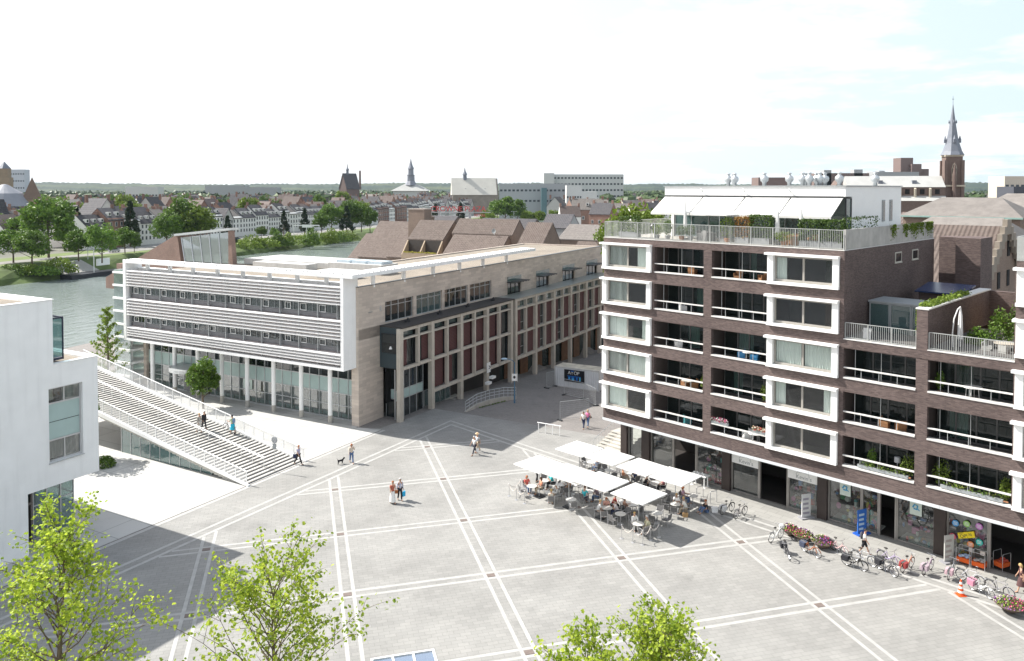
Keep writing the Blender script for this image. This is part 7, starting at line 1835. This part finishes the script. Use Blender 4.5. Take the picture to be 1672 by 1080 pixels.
def church():
    Y = 300; o = D(1554,300,Y); t = thing('church', 'brick neo gothic church with a tall slate spire and long pale roof', 'church', (o.x,Y,0), radians(-14))
    m = MB(); m.box(-3.6,3.6,-3.6,3.6,0,36.6)
    for x in (-1,1):
        for y in (-1,1): m.prism([(x*3.6-.7,y*3.6-.7),(x*3.6+.7,y*3.6-.7),(x*3.6+.7,y*3.6+.7),(x*3.6-.7,y*3.6+.7)], 0, 34.5)
    m.build('tower', CHB, t)
    m = MB(); n = 8; prof = [(5.2,36.5),(4.2,38),(3.0,41),(2.4,43),(1.35,48.5),(.65,52.5),(.06,56.2)]
    m.lathe(prof, n); sp = m.build('spire', SPIRE_M, t); sp.rotation_euler = (0,0,pi/8)
    m = MB()
    for k in range(4):
        a = k*pi/2; 
        for r,z,s in ((3.2,41.2,.5),(1.6,48.6,.25)): m.box(r*cos(a)-s,r*cos(a)+s,r*sin(a)-s,r*sin(a)+s,z,z+s*2.6); m.lathe([(s*1.3,z+s*2.6),(.02,z+s*6)], 4, (r*cos(a),r*sin(a),0))
    m.build('spire_dormer', SPIRE_M, t)
    m = MB(); m.tube([(0,0,56),(0,0,59)], .07, 5); m.box(-.45,.45,-.06,.06,57.8,57.95); m.build('cross', DARKMETAL, t)
    m = MB()
    for y_ in (-3.75,):
        for z0 in (26.5,): m.extr([(-1.1,y_,z0),(1.1,y_,z0),(1.1,y_,z0+5),(.6,y_,z0+6.4),(0,y_,z0+7),(-.6,y_,z0+6.4),(-1.1,y_,z0+5)], (0,.2,0))
    m.box(3.65,3.75,-1.1,1.1,26.5,32.5); m.build('belfry_surround', STONE, t)
    m = MB()
    for x in (-.55,.55): m.box(x-.32,x+.32,-3.86,-3.76,26.8,31.4)
    m.extr([(-.6,-3.86,31.7),(0,-3.86,31.4),(.6,-3.86,31.7),(.45,-3.86,32.6),(0,-3.86,33),(-.45,-3.86,32.6)], (0,.08,0)); m.build('belfry_opening', BLACKVOID, t)
    m = MB(); m.box(-4.6,4.6,-4.6,4.6,24.5,25.1); m.box(-4.0,4.0,-4.0,4.0,35.9,36.49); m.build('stone_band', STONE, t)
    m = MB(); m.lathe([(.9,0),(.9,29),(.0,34)], 8, (-.2,-4.9,0)); m.build('stair_turret', CHB, t)
    for c in t.children: c.scale = (.80,.80,1)
    m = MB(); m.box(-38,-3.6,-5.5,5.5,0,24.4); m.box(-38,-3.6,-8.5,-5.5,0,19.2); 
    m.build('nave', CHB, t)
    m = MB(); m.extr([(-38.3,-5.9,24.3),(-38.3,0,28.6),(-38.3,5.9,24.3)], (34.7,0,0)); m.build('nave_roof', NAVE_M, t)
    m = MB(); m.extr([(-38.3,-8.8,19.1),(-38.3,-5.51,21.0),(-38.3,-5.51,19.1)], (34.7,0,0)); m.build('aisle_roof', NAVE_M, t)
    m = MB()
    for k in range(6): x = -35+5.2*k; m.box(x-.35,x+.35,-6.6,-5.5,19.3,23.6); m.extr([(x-.35,-6.6,23.6),(x-.35,-5.51,24.2),(x-.35,-5.51,23.6)], (.7,0,0))
    m.build('buttress', STONE, t)
    m = MB()
    for k in range(6): x = -32.4+5.2*k; m.lathe([(.05,0),(1.05,.02),(1.05,.1),(.05,.12)], 14, (0,0,0)) if False else m.box(x-.8,x+.8,-5.62,-5.51,21.6,23.5)
    m.build('clerestory', BLACKVOID, t)
    m = MB()
    for x in (-26,-14): m.box(x-.8,x+.8,-4.2,-2.6,25.6,26.9)
    m.build('roof_dormer', SPIRE_M, t)
    m = MB(); m.extr([(-44,-9,19),(-38.8,-9,19),(-38.8,-9,23),(-41.4,-9,27),(-44,-9,23)], (0,14,0)); m.build('transept', CHB, t)
church()

# ---------------------------------------------------------------- town across the river
WALLS = {'white':solid('house_white',(.72,.71,.68),.8,var=.06,rand=.08),'cream':solid('house_cream',(.62,.56,.42),.8,var=.06,rand=.08),'brick':masonry('house_brick',(.26,.14,.10),(.20,.11,.09),(.25,.2,.17),.5,.2,.02,.9,rand=.15,bump=.1),'grey':solid('house_grey',(.42,.41,.39),.8,var=.1,rand=.1)}
WIN = None
def window_mesh():
    m = MB(); m.box(-.55,.55,-.05,.02,-.85,.85); m.mi = 1; m.box(-.43,-.03,-.08,-.051,-.74,.74); m.box(.03,.43,-.08,-.051,-.74,.74); return m
def town_house(label, pos, rz, w, d, he, hr, wall, roofm, dormers=0, chim=1, nwin=(3,3), group='houses of the town across the river', gable=0, name='town_house'):
    global WIN
    t = thing(name, label, 'house', pos, rz, group)
    m = MB()
    if gable: m.extr([(-w/2,-d/2,-1),(w/2,-d/2,-1),(w/2,-d/2,he),(0,-d/2,hr-.15),(-w/2,-d/2,he)], (0,d,0))
    else: m.extr([(-w/2,-d/2,-1),(-w/2,-d/2,he),(-w/2,0,hr-.15),(-w/2,d/2,he),(-w/2,d/2,-1)], (w,0,0))
    m.build('wall', WALLS[wall], t); e = .3; th = .25
    m = MB()
    if gable: m.extr([(-w/2-e,-d/2-e,he-.3),(0,-d/2-e,hr),(w/2+e,-d/2-e,he-.3),(w/2+e,-d/2-e,he-.3-th),(0,-d/2-e,hr-th),(-w/2-e,-d/2-e,he-.3-th)], (0,d+2*e,0))
    else: m.extr([(-w/2,-d/2-e,he-.25),(-w/2,0,hr),(-w/2,d/2+e,he-.25),(-w/2,d/2+e,he-.25-th),(-w/2,0,hr-th),(-w/2,-d/2-e,he-.25-th)], (w,0,0))
    r = m.build('roof', roofm, t)
    for k in range(chim):
        m = MB(); x = (w/2-.6)*(1 if k == 0 else -1); m.box(x-.5,x+.5,-.4,.4,hr-1.5,hr+1.2); m.build('chimney', WALLS['brick'], r)
    for k in range(dormers):
        x = -w/2+w*(k+.5)/dormers; f = .42; y = -d/2*(1-f); z = he+(hr-he)*f; m = MB(); m.box(x-.6,x+.6,y-1.1,y+.6,z-.5,z+.9); m.build('dormer', WALLS['white'], r)
        m = MB(); m.box(x-.38,x+.38,y-1.14,y-1.1,z-.3,z+.65); m.build('dormer_window', PANE_DARK, r)
    nx,nz = nwin
    for i in range(nx):
        for j in range(nz):
            x = -w/2+w*(i+.5)/nx; z = 1.9+(he-2.2)*(j+.45)/nz
            if WIN is None: WIN = window_mesh().build('window', [WALLS['white'], solid('town_window_glass',(.05,.06,.07),.15)], t); o = WIN
            else: o = inst(WIN, t, (0,0,0))
            o.location = (x,-d/2-.02,z)
    return t
COLN = {'white':'white painted','cream':'cream painted','brick':'red brick','grey':'grey stone'}
ROOFN = {id(SLATE):'dark slate',id(TILE_RED):'weathered red tile',id(TILE_GREY):'grey brown tile'}
rg = random.Random(2024); cnt = 0; protos = {}
def town(pos, rz, kind, sx=1, sy=1, sz=1):
    global cnt
    wall, ro, gable, dm, w, d, he, hr, nw = kind
    if kind not in protos:
        rm = (SLATE,TILE_RED,TILE_GREY)[ro]
        lab = '%s town house across the river, %s %s roof'%(COLN[wall],('dormered ' if dm else 'plain ')+('gabled' if gable else 'long'),ROOFN[id(rm)])+(' facing the water' if kind in FRONT else '')
        protos[kind] = town_house(lab, pos, rz, w, d, he, hr, wall, rm, dm, 2 if w > 9 else 1, nw, gable=gable); o = protos[kind]
    else: o = dup(protos[kind], pos, rz)
    o.scale = (sx,sy,sz); cnt += 1
FRONT = [('white',0,0,2,8.6,11,10.2,14.4,(4,3)),('white',0,0,3,10.5,11,9.6,14.2,(5,3)),('brick',0,0,2,8.0,11,10.6,14.8,(3,3)),('white',2,0,0,7.6,11,9.4,13.4,(3,3)),('cream',2,0,4,13,11,9.0,13.0,(6,2)),('grey',0,1,0,7.2,12,9.8,15.2,(3,3))]
BACK = [('brick',0,0,0,11,10,8.6,13.6,(3,1)),('grey',1,0,1,12,10,8.2,13.0,(3,1)),('white',0,0,2,12,10.5,8.8,13.8,(3,1)),('brick',1,1,0,9,12,8.4,14.6,(2,1)),('cream',2,0,0,13,11,8.4,13.2,(3,1)),('grey',0,1,0,9.5,13,9.2,15.4,(2,1)),('white',1,0,0,11,10,8.0,12.6,(3,1)),('brick',2,0,1,14,11,9.2,14.2,(4,1))]
# the quay row faces the water
s = 66
while s < 470:
    k = FRONT[rg.choice([0,0,1,1,2,3,0,5])] if s > 130 else FRONT[rg.choice([4,2,0,1,3])]
    w = k[4]; p = Q.w(s+w/2, 44); town(p, Q.th, k, 1, 1, rg.uniform(.92,1.10)); s += w+.05+(3 if rg.random() < .08 else 0)
rows2 = [68,90,113,138,165,194,226,262,302,346,396,452]
cand = []
for t_ in rows2:
    s = rg.uniform(20,40)
    while s < 760:
        st = 13+t_*.02+s*.016; p = Q.w(s+rg.uniform(-1,1), t_+rg.uniform(-4,4)); px = CX+F*p.x/p.y; s += st+rg.uniform(0,9)
        if -25 < px < 900 and 300 < p.y < 900: cand.append(p)
rg.shuffle(cand); keep = cand[:205]
for p in keep: town(p, Q.th+rg.choice([0,pi/2,0,pi])+rg.uniform(-.25,.25), BACK[rg.randrange(8)], rg.uniform(.9,1.35), rg.uniform(.9,1.2), rg.uniform(.92,1.32))
# a few beyond the brown roofs and on the right
for px,Y in ((930,420),(960,470),(985,430),(1010,480),(1040,450),(1065,500),(1000,560),(1030,600),(1060,640),(975,620),(945,560),(1080,560),(910,600),(1500,420),(1530,450),(1590,380),(1620,420),(1650,360),(1600,480),(1500,520),(1640,500),(1665,450)):
    town(Vector(((px-CX)/F*Y,Y,0)), rg.uniform(-.6,.6), BACK[rg.randrange(8)], rg.uniform(1,1.4), 1, rg.uniform(1,1.25))
for i in range(52):
    p = keep[i*3 % len(keep)]+Vector((rg.uniform(-9,9),rg.uniform(-9,9),0)); k = (protoA,protoB,protoD,protoB)[i%4]; q = rg.uniform(.75,1.2)
    o = dup(k, (p.x,p.y,0), rg.uniform(0,6), 'leafy tree rising between the roofs of the old town', (q,q,q*rg.uniform(1.1,1.5)), 'trees between the town roofs')
def far_town():
    m = MB(); rg = random.Random(5)
    for i in range(750):
        Y = rg.uniform(880,2100); px = rg.uniform(-60,1720); x = (px-CX)/F*Y; 
        w,d,h = rg.uniform(9,18),rg.uniform(9,13),rg.uniform(6,10); a = rg.uniform(0,3.14); cx,sx = cos(a),sin(a); rot = lambda u,v,z: (x+u*cx-v*sx, Y+u*sx+v*cx, z)
        m.mi = rg.choice([0,0,1,2]); k = [rot(-w/2,-d/2,-1),rot(w/2,-d/2,-1),rot(w/2,d/2,-1),rot(-w/2,d/2,-1),rot(-w/2,-d/2,h),rot(w/2,-d/2,h),rot(w/2,d/2,h),rot(-w/2,d/2,h)]
        m.add(k, [(0,1,5,4),(1,2,6,5),(2,3,7,6),(3,0,4,7)]); m.mi = rg.choice([3,3,4]); hr = h+rg.uniform(3,5.5)
        m.add([k[4],k[5],k[6],k[7],rot(-w/2,0,hr),rot(w/2,0,hr)], [(0,1,5,4),(2,3,4,5),(1,2,5),(3,0,4)])
    o = m.build('distant_town', [WALLS['white'],WALLS['grey'],WALLS['brick'],SLATE,TILE_RED], kind='stuff')
    m = MB()
    for i in range(5200):
        Y = rg.uniform(700,3600)*1.0; px = rg.uniform(-60,1720); x = (px-CX)/F*Y; h = rg.uniform(7,17); r = rg.uniform(5,11)
        zz = 0 if Y < 2000 else 0
        m.blob((x,Y,h*.55), r,r,h*.55, 6, 4, .22, rg)
    o = m.build('distant_trees', leafmat('distant_foliage',(.03,.055,.016),(.07,.11,.025),trans=.1,rand=0,scale=.02), kind='stuff')
far_town()
# landmarks on the skyline
def lm(name, label, cat, px, Y, rz=0): return thing(name, label, cat, ((px-CX)/F*Y, Y, 0), rz)
def zpx(py, Y): return D(836, py, Y).z
def block(name, label, px0, px1, py, Y, mat, depth=14, rows=0, bands=None, cat='building', dz=0):
    x0,x1 = (px0-CX)/F*Y,(px1-CX)/F*Y; t = thing(name, label, cat, ((x0+x1)/2,Y,0)); w = (x1-x0)/2; h = zpx(py,Y)
    m = MB(); m.box(-w,w,0,depth,-1,h); m.build('wall', mat, t)
    if rows:
        n = max(6,int(w*2/(h*.06+1.6)))
        for r in range(rows):
            z = h-(h/ (rows+.6))*(r+.75)*.8; m = MB(); z1 = z+h*.035+.6
            for i in range(n): x = -w+2*w*(i+.5)/n; m.box(x-w/n*.6,x+w/n*.6,-.12,-.02,z,z1)
            m.build('window_band', solid('town_window_glass',(.05,.06,.07),.15), t)
    return t
HAZYWHITE = solid('far_white', (.56,.56,.55), .8, var=.05); FARGREY = solid('far_grey', (.34,.35,.36), .8, var=.08); FARBRICK = solid('far_brick', (.17,.125,.115), .85, var=.1)
b = block('hospital_block','long white office slab with rows of windows on the skyline',892,1018,285,900,HAZYWHITE,16,4); 
block('roof_box','white stair tower at the left end of the long white slab',888,905,283,890,HAZYWHITE,10)
block('glass_building','grey glass building with a flat roof in front of the white slab',815,930,300,640,FARGREY,20,2); block('glass_cube','blue green glass cube before the grey building',884,893,307,625,solid('far_teal',(.08,.15,.17),.3),10); block('ribbed_building','white vertically ribbed building beside the glass cube',925,950,303,600,HAZYWHITE,14,1)
block('low_white_building','low white building right of the ribbed one',950,975,313,600,HAZYWHITE,14,0)
block('tower_block','pale blue grey high rise on the left skyline',17,41,277,1500,solid('far_pale_grey',(.45,.47,.52),.8),16,3)
for px0,px1,py,Y,lab in ((1470,1490,258,900,'tall narrow factory tower with chimneys on the right skyline'),(1488,1504,268,895,'lower factory block stepping down from the tower'),(1500,1516,276,900,'lowest factory block right of the tower')): block('factory_tower',lab,px0,px1,py,Y,FARBRICK,18)
block('factory_hall','long brown factory hall left of the factory towers',1338,1460,283,880,FARBRICK,26,1); block('factory_hall','grey factory annexe before the towers',1425,1500,281,870,FARGREY,16,1)
for px0,px1,py,lab in ((1345,1357,278,'small rooftop plant box at the left of the factory hall'),(1394,1408,277,'pale rooftop plant box on the factory hall'),(1435,1444,279,'small white box near the factory towers')): block('roof_plant',lab,px0,px1,py,880,FARGREY,10)
block('low_factory','low brown building with windows seen behind the roof cowls',1238,1292,290,700,FARBRICK,20,1)
block('far_offices','pale office building at the right edge of the skyline',1640,1690,288,520,solid('far_cream',(.5,.45,.38),.8),18,2); block('dark_hall','dark flat roofed hall at the right edge',1655,1690,305,400,solid('far_dark',(.06,.065,.08),.7),14,0)
block('sports_hall','long white flat roofed hall beyond the trees on the left',335,400,303,1100,FARGREY,20,0); block('sports_hall','second pale flat roofed hall further right on the left skyline',398,452,306,1000,FARGREY,20,0)
block('pale_terrace','white stepped terrace of flats among the left roofs',205,258,305,800,HAZYWHITE,14,1)
def tower_church():
    Y = 1000; t = lm('town_hall_tower','pale domed hall with a tall tiered lantern tower on the skyline','tower',671,Y); z = zpx(312,Y)
    m = MB(); m.box(-21,21,-12,12,0,z); m.build('hall', HAZYWHITE, t); m = MB(); z1 = zpx(301,Y); m.add([(-24,-14,z),(24,-14,z),(24,14,z),(-24,14,z),(-8,-3,z1),(8,-3,z1),(8,3,z1),(-8,3,z1)],[(0,1,5,4),(1,2,6,5),(2,3,7,6),(3,0,4,7),(4,5,6,7)]); m.build('roof', NAVE_M, t)
    zs = [zpx(y,Y) for y in (303,296,287,286,277,276,270,264)]; m = MB(); m.lathe([(8,zs[0]),(5,zs[1]),(4.6,zs[2]),(5.6,zs[3]),(3.6,zs[3]+.1),(3.4,zs[4]),(4.2,zs[5]),(2.2,zs[6]),(1,zs[7]),(.1,zs[7]+4)], 8); m.build('lantern', solid('lead_grey',(.22,.23,.27),.6), t)
tower_church()
def gothic():
    Y = 720; t = lm('gothic_church','large church with a pale steep roof and small turret on the skyline','church',775,Y,radians(8)); w = 21; z0,z1 = zpx(318,Y),zpx(291,Y)
    m = MB(); m.extr([(-w,-10,0),(-w,-10,z0),(-w,0,z1-.4),(-w,10,z0),(-w,10,0)], (2*w,0,0)); m.build('wall', solid('grey_marl',(.26,.23,.20),.9,var=.2,scale=.2), t); m = MB(); m.extr([(-w-.5,-11,z0-.3),(-w-.5,0,z1),(-w-.5,11,z0-.3)], (2*w-1,0,0)); m.build('roof', solid('pale_slate',(.52,.50,.45),.8,var=.1,scale=.15), t)
    m = MB(); m.lathe([(1.9,z1-2),(1.7,z1+3),(2.4,z1+3.2),(.9,z1+6),(.1,z1+10)], 8, (-9,0,0)); m.build('turret', SPIRE_M, t)
    m = MB()
    for k in range(3): m.box(-9+9*k-.6,-9+9*k+.6,-7,-5.6,z0+4.2,z0+5.6)
    m.build('roof_dormer', SPIRE_M, t)
gothic()
def gable_church():
    Y = 760; t = lm('gabled_church','brick church with a sheer stepped gable and onion turret','church',560,Y,radians(-35)); z0,z1 = zpx(308,Y),zpx(284,Y); m = MB(); m.extr([(-5,0,0),(5,0,0),(5,0,z0),(0,0,z1),(-5,0,z0)], (0,17,0)); m.build('wall', FARBRICK, t)
    m = MB(); m.extr([(-5.6,-.4,z0-.4),(0,-.4,z1+.5),(5.6,-.4,z0-.4),(5.6,-.4,z0-.9),(0,-.4,z1),(-5.6,-.4,z0-.9)], (0,18,0)); m.build('roof', SLATE, t); m = MB(); m.lathe([(1.3,z1-1),(1.2,z1+3),(1.7,z1+4),(.5,z1+6),(.1,z1+10)], 8, (0,6,0)); m.build('turret', SPIRE_M, t)
gable_church()
def romanesque():
    Y = 420; MARL = solid('brown_marl',(.27,.21,.15),.9,var=.2,scale=.3); t = lm('round_basilica','stone basilica with a wide grey conical roof at the left edge','church',8,Y); m = MB(); m.lathe([(13,0),(13,zpx(337,Y))], 20); m.build('apse', MARL, t); m = MB(); m.lathe([(13.6,zpx(337,Y)),(8.5,zpx(316,Y)),(1.5,zpx(302,Y)),(0,zpx(301,Y))], 24); m.build('cone_roof', solid('lead_roof',(.24,.25,.28),.55,var=.1,scale=.2), t)
    t = lm('pyramid_tower','square stone tower with a steep brown pyramid roof at the left','tower',53,Y+6,.5); m = MB(); m.box(-4.4,4.4,-4.4,4.4,0,zpx(326,Y)); m.build('shaft', MARL, t); z = zpx(326,Y); m = MB(); m.add([(-4.6,-4.6,z),(4.6,-4.6,z),(4.6,4.6,z),(-4.6,4.6,z),(0,0,zpx(289,Y))],[(0,1,4),(1,2,4),(2,3,4),(3,0,4)]); m.build('pyramid_roof', solid('brown_slate',(.17,.12,.09),.8,var=.15,scale=.4), t)
    t = lm('bell_tower','square brown bell tower with a small pointed cap at the left edge','tower',8,Y+70,.3); m = MB(); z = zpx(290,Y+70); m.box(-3.8,3.8,-3.8,3.8,0,z); m.box(-3,3,-3,3,z,z+5.5); m.build('shaft', MARL, t); m = MB(); m.lathe([(3.8,z+5.5),(0,z+10)], 8); m.build('cap', SPIRE_M, t)
romanesque()
def mast(label, px, py0, py1, Y, r, mat): 
    t = lm('chimney_stack', label, 'chimney', px, Y); m = MB(); m.lathe([(r*1.25,zpx(py0,Y)),(r,zpx(py1,Y))], 8); m.build('shaft', mat, t)
mast('slender brick factory chimney beside the gabled church', 588,310,279,900,1.1,FARBRICK); mast('dark thin chimney on the right skyline', 1198,300,284,800,1.4,solid('far_dark',(.06,.065,.08),.7))
for px,Y,h in ((142,262,9),(617,450,9),(566,470,10),(594,440,9),(503,405,9),(839,500,9),(802,520,9)):
    t = lm('quay_lamp','tall pale double armed lamp post on the far quay','street lamp',px,Y); t['group'] = 'lamp posts along the far quay'; m = MB(); m.lathe([(.12,0),(.08,h)], 6); m.tube([(-1.3,0,h),(0,0,h-.1),(1.3,0,h)], .06, 5); m.build('post', STEEL, t); m = MB(); m.box(-1.8,-1.2,-.2,.2,h-.06,h+.1); m.build('lamp_head', WHITEPAINT, t); m = MB(); m.box(1.2,1.8,-.2,.2,h-.06,h+.1); m.build('lamp_head', WHITEPAINT, t)
def bus_gantry():
    t = lm('quay_gantry','pale steel gantry with a white panel at the quay landing','gantry',500,372); m = MB()
    for x in (-6,0,6): m.box(x-.12,x+.12,-.12,.12,0,6)
    m.box(-6.2,6.2,-.2,.2,6,6.4); m.build('frame', WHITEPAINT, t); m = MB(); m.box(-2,2.6,-.3,-.22,5.2,6.6); m.build('panel', WHITEPAINT, t)
bus_gantry()
def landing():
    t = thing('landing_stage', 'dark steel landing stage with a ramp and white post at the far bank', 'landing stage', Q.w(20,-3,-4.6), Q.th); m = MB(); m.box(-1,32,-2.5,2.0,-.6,1.3); m.build('pontoon', solid('black_hull',(.02,.022,.03),.5), t)
    m = MB(); m.extr([(0,2,1.3),(14,2,1.3),(16,12,4.2),(4,12,4.2)], (0,0,.2)); m.build('ramp', solid('ramp_grey',(.36,.35,.33),.8), t); m = MB(); m.tube([(9,-1,1.3),(9,-1,9)], .14, 6); m.box(2,5,4,7,1.6,4.4); m.box(11,16,-.4,.2,3.2,5.4); m.build('mast_and_kiosk', WHITEPAINT, t)
landing()
# a car on the quay road
def car(label, s, t_, col):
    o = thing('parked_car', label, 'car', Q.w(s,t_,.05), Q.th); P = solid('car_paint_%d'%int(col[0]*100+col[2]*10), col, .25, var=.02); m = MB()
    m.extr([(-2.1,-.85,.35),(2.1,-.85,.35),(2.15,-.85,.75),(1.2,-.85,.95),(-2.1,-.85,1.0)], (0,1.7,0)); m.build('body', P, o); m = MB(); m.extr([(-1.9,-.75,1.0),(1.2,-.75,.95),(.55,-.75,1.45),(-1.5,-.75,1.5)], (0,1.5,0)); m.build('cabin_glass', solid('car_glass',(.03,.04,.05),.1), o)
    for x in (-1.3,1.35):
        for y in (-.8,.66): m = MB(); m.tube([(x,y,.33),(x,y+.16,.33)], .33, 12); m.build('wheel', RUB, o)
car('silver car parked on the quay behind the round trees', 62, 21, (.55,.56,.58)); car('dark blue car parked on the quay by the white houses', 132, 21, (.03,.04,.10)); car('white car parked on the promenade further along the quay', 165, 30, (.75,.75,.75))
# ---------------------------------------------------------------- summer haze over the whole scene
def haze():
    m = MB(); m.box(-7600,7600,-900,7600,-9,118); ma, nt, out = newmat('summer_haze')
    v = N(nt,'ShaderNodeVolumePrincipled',{'Color':(.72,.86,1.0,1),'Density':HAZE_DENSITY,'Anisotropy':.2}); nt.links.new(v.outputs[0], out.inputs['Volume'])
    m.build('haze', ma, kind='stuff')
HAZE_DENSITY = .000032
haze()
